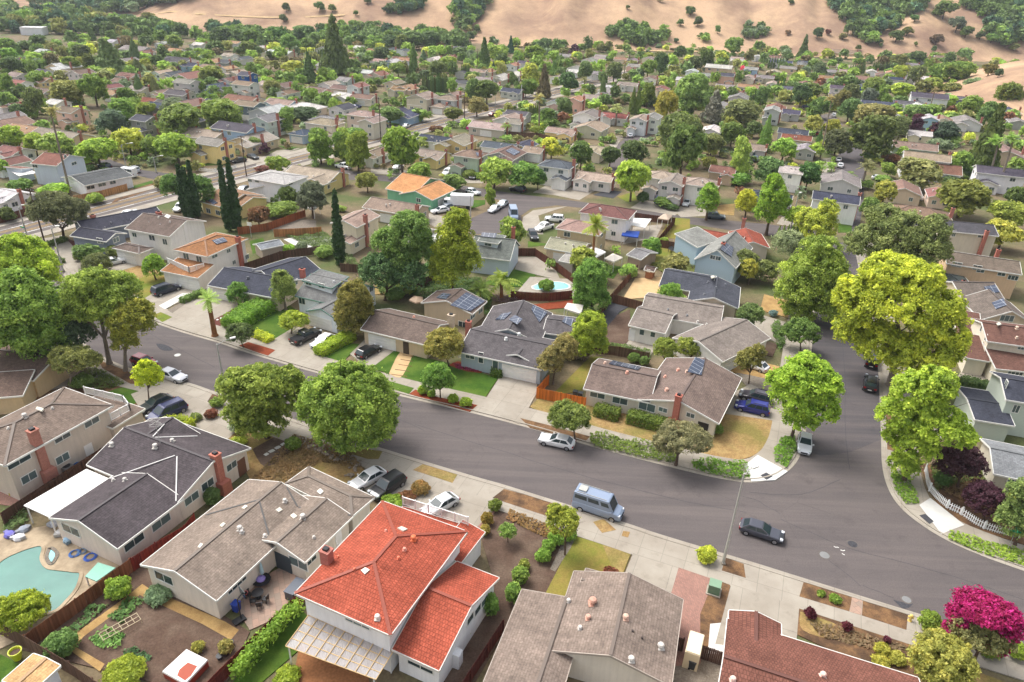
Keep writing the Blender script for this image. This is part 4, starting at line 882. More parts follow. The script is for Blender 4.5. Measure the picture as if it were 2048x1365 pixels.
house('brown roofed corner house with hedge along its cream front and tall brick chimney', [Bk((1273, 799), (1438, 848), (1466, 752), 2.9, 'x', .3, .5), Bk((1167, 778), (1300, 806), (1203, 718), 2.9, 'g', .32, .45)],
      (216, 206, 188), (122, 106, 98), wins=[(1195, 790, 2.2, 1.1), (1240, 802, 2.2, 1.1), (1294, 814, 2.4, 1.3), (1326, 820, 1.3, .8), (1381, 831, 1.2, .8)], doors=[(1408, 842, 1.4, 2.1, (54, 48, 46))], chim=[(1358, 791, 5.4, .8, .7, (178, 92, 74), 1.5)], vents=[(1254, 747, .9, (214, 160, 140)), (1333, 782, 1, (214, 170, 150)), (1330, 755, .8, (214, 160, 140)), (1356, 742, .9, (214, 160, 140)), (1373, 745, .8, (214, 180, 160)), (1210, 728, .8, (214, 180, 160))], solar=[((1402, 752), (1374, 745), (1389, 716), (1409, 722)), ((1276, 742), (1217, 729), (1226, 723), (1282, 736))])
house('dark grey roofed house with front lawn, white garage and carved gable board', [Bk((916, 704), (1083, 740), 9.5, 2.9, 'g', .34, .5), Bk((987, 612), (1105, 627), -11.0, 2.9, 'x', .34, .45), Bk((1085, 666), (1148, 674), 7.0, 2.8, 'g', .25, .4), Bk((999, 712), (1070, 729), 3.6, 2.95, 'x', .34, .3)],
      (170, 182, 188), (98, 93, 94), wins=[(940, 712, 1.6, 1.1), (962, 716, .9, 1.9, 0), (991, 728, 1, 1.9, 0)], gar=[(1038, 744, 5.4, 2.2)], chim=[(937, 643, 4.9, .8, .7, (176, 94, 78))], vents=[(1012, 680, 1, (214, 214, 210)), (1019, 667, 1, (200, 200, 198)), (1038, 672, 1.2, (214, 214, 210))], solar=[((1062, 620), (1066, 611), (1094, 627), (1078, 646)), ((1018, 641), (1030, 632), (1046, 640), (1035, 651)), ((991, 641), (1005, 629), (1024, 626), (1008, 641)), ((1124, 645), (1131, 634), (1148, 640), (1142, 654))])
house('brown roofed house with white garage and a wide solar array on its rear wing', [Bk((721, 659), (853, 691), 8.5, 2.8, 'g', .36, .5), Bk((842, 606), (945, 629), (977, 604), 2.9, 'x', .3, .45)],
      (208, 188, 160), (112, 98, 90), wins=[(925, 650, 1.6, 1.3), (945, 633, 1.8, .9), (961, 622, 1.6, .9)], gar=[(764, 680, 5.0, 2.1)], doors=[(812, 690, 1.0, 2.1, (70, 60, 52))], chim=[(902, 630, 4.7, 1.0, .7, (214, 196, 170))], vents=[(829, 628, 1.1), (828, 636, .8, (206, 150, 130))], solar=[((940, 624), (900, 612), (932, 586), (970, 604)), ((892, 600), (873, 597), (886, 588), (902, 590))])
house('grey roofed house with green trim, front dormer and white garage behind the pickup', [Bk((590, 592), (692, 616), (762, 577), 3.2, 'g', .5, .4), Bk((612, 622), (674, 640), 7.0, 2.8, 'x', .36, .4), Bk((604, 561), (663, 577), 4.6, 5.3, 's', .1, .25)],
      (230, 234, 238), (120, 120, 118), trim=(104, 138, 126), wins=[(617, 566, 1.4, .9), (643, 572, 1.4, .9), (604, 602, 1.4, 1.3), (742, 577, 1.2, 1.3)], gar=[(641, 648, 4.8, 2.1)], vents=[(668, 565, .8, (190, 190, 190))])
house('low house with slate blue roof in front of the orange tiled two storey house', [Bk((415, 571), (557, 598), 9.5, 2.7, 'g', .34, .5), Bk((560, 575), (648, 545), (535, 530), 2.8, 'g', .32, .45)],
      (216, 200, 178), (70, 72, 82), wins=[(590, 566, 1.6, 1.1), (519, 603, 1.2, 1.0)], gar=[(440, 590, 5.2, 2.0)], chim=[(604, 538, 4.9, .8, .7, (190, 100, 84))], vents=[(507, 544, 1.2, (90, 92, 98)), (496, 558, 1, (90, 92, 98)), (506, 545, .8, (90, 92, 98))])
house('two storey white house with orange tile roof and white front balcony', [Bk((347, 500), (415, 514), (504, 479), 5.5, 'h', .32, .5), Bk((321, 542), (395, 557), 4.5, 2.9, 's', .22, .3)],
      (230, 226, 220), (160, 114, 78), 'tile_roof', wins=[(373, 516, 1.4, 1.9, 1), (399, 522, 1.4, 1.9, 1), (429, 512, 1.5, .9), (457, 502, 1.1, .8), (494, 514, 1.1, 1.0), (468, 525, 1.0, .9)], gar=[(378, 565, 4.8, 2.1)], chim=[(475, 474, 6.6, .8, .7, (184, 92, 72))], solar=[((424, 482), (447, 476), (455, 484), (433, 490))])
house('white two storey house with brown roof, white chimney and double front gablets', [Bk((249, 458), (338, 474), (426, 445), 5.5, 'g', .33, .5), Bk((224, 496), (278, 508), (318, 499), 2.9, 'h', .33, .45), Bk((286, 448), (312, 452), 2.0, 5.9, 'x', .4, .2), Bk((310, 452), (332, 457), 2.0, 5.9, 'x', .4, .2)],
      (232, 228, 222), (110, 96, 88), wins=[(304, 476, 1.5, 1.2), (330, 484, 1.2, 1.3), (269, 470, 1.2, 1.0)], gar=[(252, 511, 4.6, 2.1)], chim=[(365, 446, 6.8, .9, .8, (236, 232, 228)), (317, 424, 7.4, .9, .7, (180, 98, 82))], vents=[(318, 436, .8), (340, 445, .7)], sky=[((329, 434), (334, 430), (342, 433), (337, 438))])
house('navy roofed grey house with brick porch beside the red mulch yard', [Bk((212, 484), (254, 467), 9.0, 3.0, 'x', .35, .4), Bk((170, 466), (330, 435), 8.0, 3.0, 'g', .34, .4)],
      (126, 134, 146), (66, 66, 76), wins=[(200, 482, 1.5, 1.2), (232, 480, 1.6, 1.1)], chim=[(185, 431, 4.9, .8, .7, (182, 98, 80)), (175, 474, 2.9, .9, .6, (184, 100, 80))], vents=[(222, 447, .7, (120, 120, 126)), (210, 456, .6, (120, 120, 126)), (262, 441, .6, (120, 120, 126))])
house('pale yellow house with tan roof beside the paired cypresses', [Bk((399, 403), (448, 416), 12.0, 3.0, 'g', .3, .4), Bk((478, 415), (537, 397), 10.0, 3.0, 'x', .3, .4)],
      (232, 208, 146), (150, 118, 92), wins=[(417, 422, 1.5, 1.2), (436, 426, 1.5, 1.2), (455, 430, 1.4, 1.2)], solar=[((410, 398), (420, 395), (436, 407), (426, 410))])
house('white two storey house with pale grey flat pitched roof by the main road', [Bk((491, 356), (570, 370), (610, 352), 5.4, 'h', .22, .4), Bk((493, 380), (566, 384), 7.5, 2.8, 'x', .28, .35)],
      (236, 236, 238), (176, 172, 168), wins=[(500, 361, 1.3, .9), (514, 362, 1.3, .9), (581, 367, 1.6, .9), (505, 389, 1.3, .9), (514, 391, 1.0, .9)])
# upper right block
house('white house with grey brown roof and green gutter behind the corner house', [Bk((1257, 651), (1330, 668), (1290, 610), 2.9, 'g', .3, .4), Bk((1345, 676), (1446, 724), (1490, 655), 2.9, 'x', .3, .4), Bk((1280, 628), (1440, 655), 9.5, 2.9, 'g', .3, .4)],
      (226, 222, 214), (136, 126, 118), wins=[(1284, 664, .9, 1.3, 0), (1306, 668, .9, 1.3, 0)], gar=[(1450, 722, 5, 2.2)], doors=[(1264, 667, 1, 2.1)], vents=[(1336, 620, .7, (140, 140, 140)), (1374, 632, .7, (140, 140, 140)), (1395, 645, .8), (1413, 650, .7)])
house('slate roofed cream house with sand coloured back yard', [Bk((1375, 602), (1477, 618), (1512, 580), 2.9, 'x', .32, .45), Bk((1318, 572), (1420, 590), 9.5, 2.9, 'g', .32, .45)],
      (214, 198, 174), (78, 80, 88), wins=[(1432, 612, 1.2, .9)], vents=[(1424, 558, .8, (120, 122, 128)), (1416, 566, .8, (120, 122, 128)), (1432, 577, .8, (120, 122, 128)), (1408, 590, .7, (120, 122, 128)), (1450, 571, .7, (120, 122, 128))], sky=[((1421, 554), (1427, 552), (1430, 556), (1424, 558))])
house('pale blue gabled house with tall brick chimney and solar panels', [Bk((1389, 519), (1472, 537), (1475, 490), 4.2, 'x', .7, .3), Bk((1395, 495), (1440, 480), 6.0, 4.5, 's', .2, .2)],
      (176, 196, 208), (140, 140, 134), wallmat='siding', wins=[(1426, 515, 1.2, .9), (1436, 517, 1.2, .9)], chim=[(1447, 486, 7.4, .7, .7, (178, 78, 58))], solar=[((1440, 500), (1448, 485), (1466, 496), (1462, 515))])
house('brick red roofed house with cross gables behind the pale blue house', [Bk((1376, 477), (1480, 496), 8.0, 2.9, 'g', .32, .4), Bk((1470, 492), (1540, 497), (1545, 470), 2.9, 'x', .32, .4)],
      (214, 200, 184), (148, 80, 64), wins=[(1483, 498, .9, .9)], vents=[(1385, 463, .9, (220, 200, 180))], chim=[(1489, 437, 4.9, .7, .6, (178, 100, 86))])
house('grey dormered house with solar panel at the end of the long brown fence', [Bk((937, 512), (1020, 522), 9.0, 3.6, 'g', .6, .35), Bk((955, 482), (996, 488), 5.0, 6.0, 'f', .05, .2)],
      (196, 206, 216), (112, 116, 110), wallmat='siding', wins=[(976, 489, 1.5, .8)], chim=[(1027, 455, 7.2, .7, .7, (172, 86, 66))], solar=[((962, 474), (964, 466), (994, 468), (991, 477))], vents=[(958, 478, .6)])
# right edge
house('tan gabled house with two roof windows beside the great yellow green tree', [Bk((1962, 640), (2070, 650), 9.0, 4.6, 'x', .5, .4), Bk((1908, 630), (1975, 645), 8.0, 3.0, 'g', .3, .4), Bk((1925, 598), (2010, 600), 8.0, 4.8, 'g', .4, .3)],
      (206, 190, 162), (116, 106, 98), wins=[(2014, 637, 2.2, 1.2, 2)], solar=[((1967, 575), (1990, 571), (1998, 585), (1976, 590)), ((1984, 607), (2006, 598), (2014, 612), (1992, 620))])
house('two storey cream house with chestnut brown roof at the right edge', [Bk((1975, 683), (2100, 700), 8.5, 5.4, 'g', .3, .35), Bk((1912, 678), (1965, 688), 8.0, 3.0, 's', .25, .3), Bk((1932, 716), (1980, 724), 6.0, 2.9, 's', .25, .3), Bk((1992, 738), (2090, 748), 6.0, 2.9, 's', .25, .3)],
      (226, 216, 196), (112, 82, 72), wins=[(1963, 657, .7, 1.2, 0), (1972, 675, .7, 1.2, 0), (2042, 696, 1.0, .7), (2030, 748, 2.2, 1.0, 3)], sky=[((1992, 648), (1998, 646), (2003, 650), (1996, 652))], vents=[(2033, 658, 1, (214, 190, 170)), (2033, 677, .8, (214, 190, 170))])
house('pale green house with navy roofs and a white boarded garage gable', [Bk((1950, 840), (2030, 853), (1928, 775), 2.9, 'g', .14, .4, asym=.5), Bk((2012, 800), (2100, 815), 8.0, 5.4, 'g', .3, .3)],
      (196, 204, 190), (70, 72, 82), wallmat='siding', wins=[(2012, 770, .9, 1.4, 1), (2032, 818, .9, 1.3, 1)])
house('pale grey shingled house with white gable behind the picket fence', [Bk((1988, 948), (2090, 970), (1977, 880), 2.8, 'g', .3, .4)], (196, 188, 170), (136, 138, 140), wins=[(2030, 960, 1.5, 1)])
house('two storey tan house with brown shutters on the window frames at the right', [Bk((1893, 527), (2044, 550), 8.5, 5.4, 'g', .28, .4)], (214, 184, 150), (116, 104, 92), wins=[(1920, 512, 1.8, 1.0), (1961, 518, 1.6, 1.0), (1961, 542, 1.4, .8), (2003, 549, 1.4, .8), (2026, 556, 1.8, 1.0, 2)], chim=[(1998, 500, 6.8, .7, .7, (178, 92, 74))], framecol=None)
house('two storey cream house with charcoal roof at the right edge', [Bk((1886, 462), (1998, 473), 8.5, 5.4, 'g', .28, .4)], (214, 204, 184), (84, 82, 86), wins=[(1963, 473, 1.6, .8), (1908, 468, .8, 1.4)], chim=[(1975, 462, 6.4, .7, .7, (178, 100, 84))])
house('low dark green grey hip roofed house with a row of solar panels', [Bk((1856, 578), (1960, 590), 9.0, 3.0, 'h', .4, .4)], (214, 204, 186), (92, 98, 92), chim=[(1928, 562, 4.6, .6, .6, (184, 100, 84))], solar=[((1872, 574), (1877, 563), (1912, 562), (1916, 574))])
house('low brown roofed porch house half hidden at the left edge', [Bk((66, 762), (-60, 740), 8.0, 3.0, 'g', .3, .4), Bk((45, 792), (-60, 800), 5.0, 2.8, 's', .2, .3)], (214, 190, 152), (112, 94, 84))
# ------------------------------------------------------------------ vehicles near the viewer
PK = 'parked vehicles'
car('sedan', 'white sedan with open dark sunroof parked at the far kerb by the ivy bank', (1148, 888), (1079, 873), (226, 226, 226))
v = car('van', 'slate blue camper van with a rooftop fan box parked at the near kerb', (1149, 992), (1247, 1024), (132, 146, 168), cat='van', name='camper_van', zp=1.2)
mb = MB(); mb.box((-1.9, 0, 2.56), .9, .95, .16); mb.build('roof_box', 'galvanised', v); mb = MB(); mb.tube([(-2.6, -.6, 2.5), (-2.6, -.6, 3.1)], .02, 5); mb.build('aerial', 'black_metal', v)
car('sedan', 'dark grey car driving past the junction beside the tall street lamp', (1482, 1047), (1568, 1074), (66, 68, 78))
car('sedan', 'silver sedan parked beside the small lime green tree', (318, 741), (371, 758), (186, 187, 192))
car('hatch', 'dark red hatchback parked behind the silver sedan', (265, 715), (312, 730), (136, 30, 44))
car('minivan', 'navy minivan in the driveway below the white corner balcony', (367, 808), (298, 838), (36, 42, 84), cat='minivan', name='minivan')
car('sedan', 'charcoal sedan parked close beside the navy minivan', (334, 795), (284, 818), (46, 50, 54))
car('suv', 'black suv nearest the porch house under the huge domed tree', (116, 724), (64, 748), (20, 20, 24)); car('suv', 'black car behind the other one under the huge domed tree', (118, 708), (76, 724), (24, 24, 28))
car('minivan', 'navy minivan in front of the orange tiled house', (308, 586), (356, 570), (32, 38, 60), cat='minivan', name='minivan')
car('pickup', 'black pickup truck in front of the green trimmed house', (585, 684), (638, 659), (22, 22, 26), cat='pickup truck', name='pickup_truck')
car('sedan', 'white sedan in the driveway between the black pickup and the box hedge', (666, 669), (625, 693), (222, 224, 228))
car('wagon', 'black wagon with roof rails alone in a driveway between lawns', (718, 711), (757, 691), (20, 20, 22))
car('suv', 'bright blue suv in the driveway of the corner house', (1541, 823), (1469, 806), (22, 34, 122)); car('suv', 'dark grey suv behind the bright blue one', (1546, 802), (1479, 785), (66, 62, 68))
car('sedan', 'silver sedan facing the viewer at the kerb of the side street', (1612, 866), (1609, 904), (196, 198, 203))
car('suv', 'black suv seen from behind at the right kerb of the side street', (1740, 778), (1743, 752), (26, 26, 30)); car('suv', 'black car half hidden under the great yellow green tree', (1743, 733), (1746, 706), (26, 26, 28))
car('sedan', 'white sedan with black roof glass in the driveway near the grey brown roof', (757, 944), (712, 968), (232, 232, 232)); car('suv', 'black suv next to the white sedan in the driveway', (797, 956), (750, 987), (30, 30, 36))
car('sedan', 'silver white sedan behind the white balcony rail of the red roofed house', (900, 997), (857, 1021), (206, 208, 210))
car('sedan', 'white coupe in the driveway of the white house with brown roof', (213, 525), (241, 519), (228, 228, 228)); car('sedan', 'white car in the driveway behind the small dark tree', (1532, 737), (1484, 718), (220, 220, 220))
# ------------------------------------------------------------------ trees near the viewer
GR = 'trees'
tree('huge dark green domed tree at the left edge of the street', (78, 752), [(50, 640, 72, 85), (0, 655, 55, 85), (88, 688, 48, 55), (40, 575, 40, 40), (95, 610, 32, 45)], (116, 142, 60), .45, clump=.3, trunk=.45)
tree('bright green sycamore at the left edge above the domed tree', (40, 640), [(45, 535, 62, 55), (0, 545, 45, 50), (70, 560, 45, 38), (25, 495, 35, 25)], (140, 162, 52), .5, clump=.34)
tree('tall feathery tree with leaning trunks and a few orange leaves', (219, 728), [(178, 600, 48, 55), (228, 610, 55, 60), (190, 565, 35, 30), (150, 615, 32, 38), (240, 575, 38, 32)], (124, 142, 58), .36, clump=.34, trunk=.35, bark='grey_bark')
tree('slimmer feathery tree with orange tips leaning beside the red hatchback', (251, 742), [(262, 645, 42, 42), (282, 625, 25, 28), (250, 680, 26, 30)], (132, 134, 50), .34, clump=.34, trunk=.28, bark='grey_bark')
tree('dark evergreen tree hidden behind the feathery leaning tree', (150, 735), [(150, 665, 36, 40), (130, 640, 28, 30)], (54, 66, 44), .4, mat='dark_leaf')
tree('gnarled low tree with twisted pale trunk beside the path', (142, 778), [(145, 720, 38, 28), (178, 722, 24, 22), (120, 712, 20, 18)], (128, 132, 72), .28, trunk=.22, bark='grey_bark')
tree('small lime green street tree beside the silver sedan', (298, 800), [(296, 752, 26, 30), (290, 735, 14, 16), (310, 760, 16, 18)], (168, 182, 40), .26, clump=.34, trunk=.1)
tree('broad rusty tipped tree over the lower pavement', (535, 876), [(525, 840, 56, 34), (520, 775, 62, 45), (475, 775, 42, 38), (565, 790, 45, 50), (500, 820, 50, 38), (580, 760, 28, 28)], (118, 132, 54), .38, clump=.3, trunk=.3)
tree('dense round green tree in the middle of the lower kerb', (700, 900), [(702, 856, 76, 40), (702, 808, 92, 80), (640, 815, 45, 55), (745, 840, 48, 48), (690, 755, 45, 32)], (114, 136, 54), .38, clump=.2, cover=1.7, trunk=.4)
tree('small rounded lawn tree in the red mulch strip', (881, 797), [(875, 755, 30, 28), (862, 765, 20, 18), (892, 762, 20, 18)], (92, 124, 50), .25, trunk=.1)
tree('multi coloured small tree at the corner of the green front lawn', (898, 732), [(890, 690, 38, 34), (868, 695, 20, 22)], (134, 128, 60), .28, trunk=.14)
tree('bushy rust and green tree beside the brown roofed house', (705, 672), [(708, 610, 34, 48), (690, 630, 22, 30), (730, 618, 18, 28), (705, 645, 30, 25)], (108, 104, 48), .34, clump=.25)
tree('young birch with drooping twigs before the green trimmed house', (572, 620), [(568, 580, 24, 36), (560, 560, 16, 20)], (120, 134, 66), .28, droop=.3, bark='grey_bark')
tree('round trimmed green tree in front of the slate blue roof', (478, 612), [(476, 590, 22, 24)], (84, 112, 48), .28)
tree('dark small tree beside the red mulch verge', (487, 695), [(480, 667, 27, 21), (468, 662, 14, 14)], (72, 84, 46), .26, trunk=.1)
tree('low lime green dome tree by the black pickup', (583, 668), [(587, 642, 29, 20)], (146, 160, 56), .26, trunk=.12)
tree('loose leafy tree at the left of the orange board fence', (1106, 768), [(1100, 728, 26, 24), (1130, 700, 26, 30), (1108, 712, 22, 20)], (124, 116, 66), .3, trunk=.12)
tree('light green leafy tree right of the dark grey roof', (1170, 720), [(1180, 665, 34, 42), (1160, 690, 28, 28), (1195, 690, 22, 26)], (136, 152, 48), .32)
tree('grey green tangled tree at the end of the dark grey house', (1125, 712), [(1135, 690, 24, 24), (1160, 705, 18, 18)], (118, 108, 84), .28)
tree('dense fresh green tree left of the long brown fence', (1185, 625), [(1180, 570, 34, 48), (1192, 600, 28, 28), (1165, 600, 18, 26)], (84, 124, 52), .34)
tree('street tree in front of the orange board fence', (1150, 882), [(1137, 832, 40, 29), (1120, 840, 24, 20), (1160, 840, 22, 20)], (92, 104, 48), .3, trunk=.12)
tree('grey olive tree at the rounded kerb corner', (1352, 930), [(1365, 874, 50, 32), (1335, 885, 30, 22), (1395, 882, 30, 24)], (108, 106, 72), .28, trunk=.2)
tree('bright spiky maple beside the driveway of the blue suv', (1582, 880), [(1610, 760, 52, 48), (1590, 800, 48, 42), (1635, 815, 42, 36), (1612, 735, 30, 30), (1645, 775, 36, 40), (1600, 840, 35, 22), (1560, 770, 30, 32)], (140, 168, 54), .42, clump=.34, trunk=.22)
tree('dark round tree at the left kerb of the side street', (1601, 702), [(1602, 664, 32, 26), (1580, 668, 20, 20), (1620, 668, 20, 20)], (76, 96, 44), .3, trunk=.12)
tree('slender dark tree at the corner of the white house', (1494, 672), [(1502, 632, 26, 24), (1490, 645, 18, 18)], (84, 100, 54), .28, trunk=.1); tree('bare limbed small tree in front of the white car', (1497, 768), [(1500, 718, 26, 20), (1515, 705, 16, 16), (1485, 728, 16, 14)], (108, 106, 52), .26, trunk=.1)
tree('spreading light green elm over the side street', (1607, 640), [(1628, 560, 62, 62), (1590, 585, 40, 36), (1665, 575, 40, 48), (1640, 505, 40, 34), (1600, 620, 34, 26), (1650, 620, 36, 30)], (128, 146, 58), .42, clump=.32, trunk=.3, bark='grey_bark', droop=.1)
tree('great yellow green camphor tree towering over the side street', (1780, 772), [(1800, 600, 82, 62), (1730, 610, 48, 62), (1870, 640, 52, 62), (1790, 545, 62, 36), (1700, 660, 34, 40), (1850, 700, 60, 42), (1760, 690, 48, 48), (1900, 690, 34, 45), (1810, 720, 48, 34), (1690, 590, 25, 40), (1845, 560, 40, 36)], (164, 174, 54), .46, clump=.27, trunk=.55, bark='grey_bark', cover=1.6)
tree('ragged maple with exposed limbs below the great tree', (1808, 960), [(1835, 790, 50, 45), (1870, 770, 40, 36), (1800, 830, 45, 36), (1870, 850, 55, 45), (1830, 890, 45, 40), (1915, 870, 36, 28), (1795, 870, 28, 28), (1810, 930, 30, 28)], (140, 162, 52), .4, clump=.36, trunk=.25)
tree('dark purple plum tree behind the picket fence', (1915, 975), [(1920, 918, 40, 34), (1895, 930, 26, 26), (1945, 930, 26, 24)], (76, 52, 56), .3); tree('smaller round purple plum tree in the fenced front yard', (1968, 1042), [(1968, 1000, 37, 36)], (72, 44, 52), .28)
mt = tree('magenta flowering tree in the lower right corner', (1945, 1330), [(1965, 1262, 58, 34), (1930, 1262, 30, 22), (1990, 1275, 34, 32)], (104, 104, 62), .3, clump=.26, cover=1.0, trunk=.16)
_b = np.array(mt.location); _e = [ell_at(*q, _b) for q in ((1965, 1215, 52, 20), (1925, 1235, 32, 20), (2005, 1228, 34, 26), (2022, 1262, 22, 30), (1905, 1258, 20, 16), (1990, 1290, 26, 18), (1945, 1222, 34, 16))]
put(cards_mesh('blossom', *crown_cards([(p-_b, r) for p, r in _e], .2, .2, .55, 0, .5), 'leaf'), 'blossom', mt, (150, 36, 88))
tree('olive green rounded tree at the bottom right corner', (1890, 1395), [(1885, 1320, 60, 52), (1885, 1345, 52, 40)], (140, 140, 62), .26, clump=.25, cover=1.6, trunk=.2)
tree('bushy green tree at the right end of the picket fence', (2030, 1090), [(2030, 1040, 34, 42), (2040, 985, 26, 30)], (96, 112, 58), .3)
tree('tall yellow green tree behind the lawn and feather palms', (905, 590), [(908, 490, 38, 50), (930, 520, 32, 38), (900, 540, 42, 40), (915, 445, 26, 28), (880, 520, 26, 34)], (136, 148, 46), .4, clump=.34, trunk=.24)
tree('wide dark green tree with open crown left of the tall yellow green one', (808, 590), [(820, 465, 42, 42), (775, 485, 34, 28), (800, 520, 40, 34), (845, 500, 26, 34)], (98, 122, 58), .42, clump=.36, trunk=.24)
tree('dark evergreen mass under the open crowned tree', (770, 600), [(755, 545, 38, 36), (815, 555, 36, 36)], (58, 78, 44), .42, mat='dark_leaf')
palm('tall fan palm with a shaggy brown collar of dead fronds', (1185, 532), (1190, 448), 30, (132, 142, 58), .3, skirt=(176, 140, 84), nf=30); palm('big feather palm above the dark grey roof', (1003, 600), (1003, 562), 44, (128, 142, 60), .35, fan=False, nf=34); palm('smaller feather palm left of the big one', (958, 608), (960, 580), 36, (112, 130, 58), .3, fan=False, nf=28)
palm('short fan palm with orange trunk beside the street', (430, 672), (416, 598), 28, (142, 164, 84), .42, nf=18)
cypress('leftmost and tallest of the three dark cypresses', (374, 436), (362, 332), 18); cypress('middle spire of the three dark cypresses', (384, 438), (372, 338), 16); cypress('rightmost spire of the three dark cypresses', (396, 436), (378, 326), 18)
cypress('left spire of the paired cypresses by the yellow house', (460, 462), (447, 326), 20); cypress('right spire of the paired cypresses by the yellow house', (476, 460), (459, 322), 20); cypress('single dark cypress behind the slate blue roofs', (681, 530), (672, 385), 22)
tree('dark olive green street tree by the wide main road', (128, 478), [(105, 415, 42, 32), (135, 430, 34, 34), (85, 425, 28, 26), (160, 418, 18, 20)], (84, 88, 58), .45, clump=.32)
tree('dark round tree beside the three cypresses', (395, 425), [(400, 385, 28, 30), (345, 375, 24, 26), (375, 372, 30, 22)], (72, 96, 44), .42)
tree('round dark shrubby tree at the white house driveway', (190, 548), [(193, 530, 27, 22)], (74, 80, 46), .3); tree('small fresh green tree on the tired lawn', (312, 560), [(308, 535, 22, 25)], (112, 146, 50), .3)
tree('great dark oak spreading over the right end of the side street', (1775, 570), [(1790, 470, 60, 48), (1730, 490, 40, 38), (1850, 500, 48, 40), (1800, 520, 60, 32), (1870, 460, 30, 30), (1765, 435, 34, 25)], (108, 118, 66), .48, clump=.28, trunk=.5)
tree('grey green willow shaped tree by the far end of the side street', (1590, 530), [(1577, 490, 34, 28)], (124, 134, 94), .35, droop=.3); tree('yellow green tree at the kerb before the dormered dark house', (1628, 500), [(1635, 455, 36, 36), (1655, 425, 20, 24), (1610, 440, 20, 24)], (160, 170, 64), .4, clump=.36)
tree('tall fresh green plane tree at the left of the back street', (1532, 470), [(1545, 400, 26, 44), (1560, 420, 22, 30), (1532, 425, 22, 30), (1548, 365, 16, 18)], (104, 150, 48), .42, clump=.36); tree('tall green plane tree left of the yellow small tree', (1412, 440), [(1415, 405, 22, 34), (1420, 385, 14, 18)], (96, 140, 48), .4, clump=.36)
tree('small yellow tree between the two tall plane trees', (1490, 435), [(1492, 408, 20, 26)], (170, 172, 50), .36)
tree('brown tinged round tree right of the pale blue house', (1498, 560), [(1490, 530, 26, 28), (1528, 545, 26, 24)], (88, 96, 50), .34); tree('golden small tree in front of the round brown tinged one', (1497, 568), [(1497, 540, 18, 22)], (158, 156, 62), .3)
tree('young orange tree like round green tree in the sand back yard', (1340, 615), [(1340, 592, 26, 24)], (92, 130, 48), .3)
tree('bushy crowned green tree behind the corner house, left', (1330, 735), [(1330, 698, 24, 22)], (112, 124, 48), .28); tree('bushy crowned green tree behind the corner house, right', (1380, 725), [(1375, 695, 22, 20), (1395, 702, 14, 15)], (116, 126, 50), .28)
tree('pale street tree before the palm in the planted yard', (1130, 1110), [(1125, 1045, 32, 30), (1110, 1025, 16, 18), (1140, 1040, 18, 18)], (138, 146, 52), .26, clump=.36, trunk=.1)
tree('conifer like bright green bush beside the green pool', (40, 1258), [(42, 1222, 48, 38), (15, 1225, 26, 30), (75, 1215, 22, 25)], (138, 152, 44), .24, clump=.3)
tree('leafy young tree in bare soil of the planted yard', (1016, 1085), [(1015, 1062, 18, 16)], (112, 136, 62), .2, trunk=.05)
# ================================================================== the neighbourhood beyond
VIEWS = {'M4': (0, 230, 2.926), 'M5': (680, 230, 2.926), 'M6': (1348, 230, 2.926), 'F1': (0, 60, 4.876), 'F2': (400, 60, 4.876), 'F3': (800, 60, 4.876), 'F4': (1200, 60, 4.876), 'F5': (1600, 60, 4.571), 'A': (0, 0, 1)}
def cv(v, X, Y): x0, y0, k = VIEWS[v]; return x0+X/k, y0+Y/k
# streets
def far_patch(name, mat, v, pts, z): return patch(name, mat, [cv(v, *p) for p in pts], z)
# the wide main road runs straight: fitted through both of its kerbs
_a = [G(*p) for p in ((68, 435), (147, 408), (417, 346), (615, 303), (741, 279), (819, 256))]; _b = [G(*p) for p in ((205, 441), (308, 414), (650, 318), (769, 281), (899, 251), (985, 212))]
def fitline(P): P = np.array(P)[:, :2]; c = P.mean(0); u, s, vt = np.linalg.svd(P-c); d = vt[0]; return c, d*(1 if d[1] > 0 else -1)
ca_, da_ = fitline(_a); cb_, db_ = fitline(_b); dM = da_+db_; dM /= np.linalg.norm(dM); cM = (ca_+cb_)/2; nM = np.array([dM[1], -dM[0]]); hwM = abs((cb_-ca_)@nM)/2
def mainpt(s, o): q = cM+dM*s+nM*o; return np.array([q[0], q[1], 0])
def main_strip(name, mat, o0, o1, s0, s1, z): return patch(name, mat, [mainpt(s0, o0), mainpt(s0, o1), mainpt(s1, o1), mainpt(s1, o0)], z, world=True)
main_strip('wide_road', 'worn_asphalt', -hwM, hwM, -140, 330, .018)
for sg in (-1, 1): main_strip('pavement', 'concrete', sg*hwM, sg*(hwM+3), -140, 330, .1)
for o in (-.35, .35): main_strip('centre_line', 'yellow_paint_line', o-.08+1.4, o+.08+1.4, -140, 330, .024); main_strip('centre_line', 'yellow_paint_line', o-.08-1.4, o+.08-1.4, -140, 330, .024)
for sg in (-1, 1):
    main_strip('lane_line', 'white_paint_line', sg*(hwM-2.2)-.07, sg*(hwM-2.2)+.07, -140, 330, .024)
    mbl = MB()
    for k in range(40):
        q = [mainpt(-140+k*11, sg*hwM*.52-.08), mainpt(-140+k*11, sg*hwM*.52+.08), mainpt(-136.5+k*11, sg*hwM*.52+.08), mainpt(-136.5+k*11, sg*hwM*.52-.08)]
        if area2(q) < 0: q.reverse()
        mbl.prism([(p[0], p[1]) for p in q], .0, .026)
    struct('lane_dashes', mbl, 'white_paint_line')
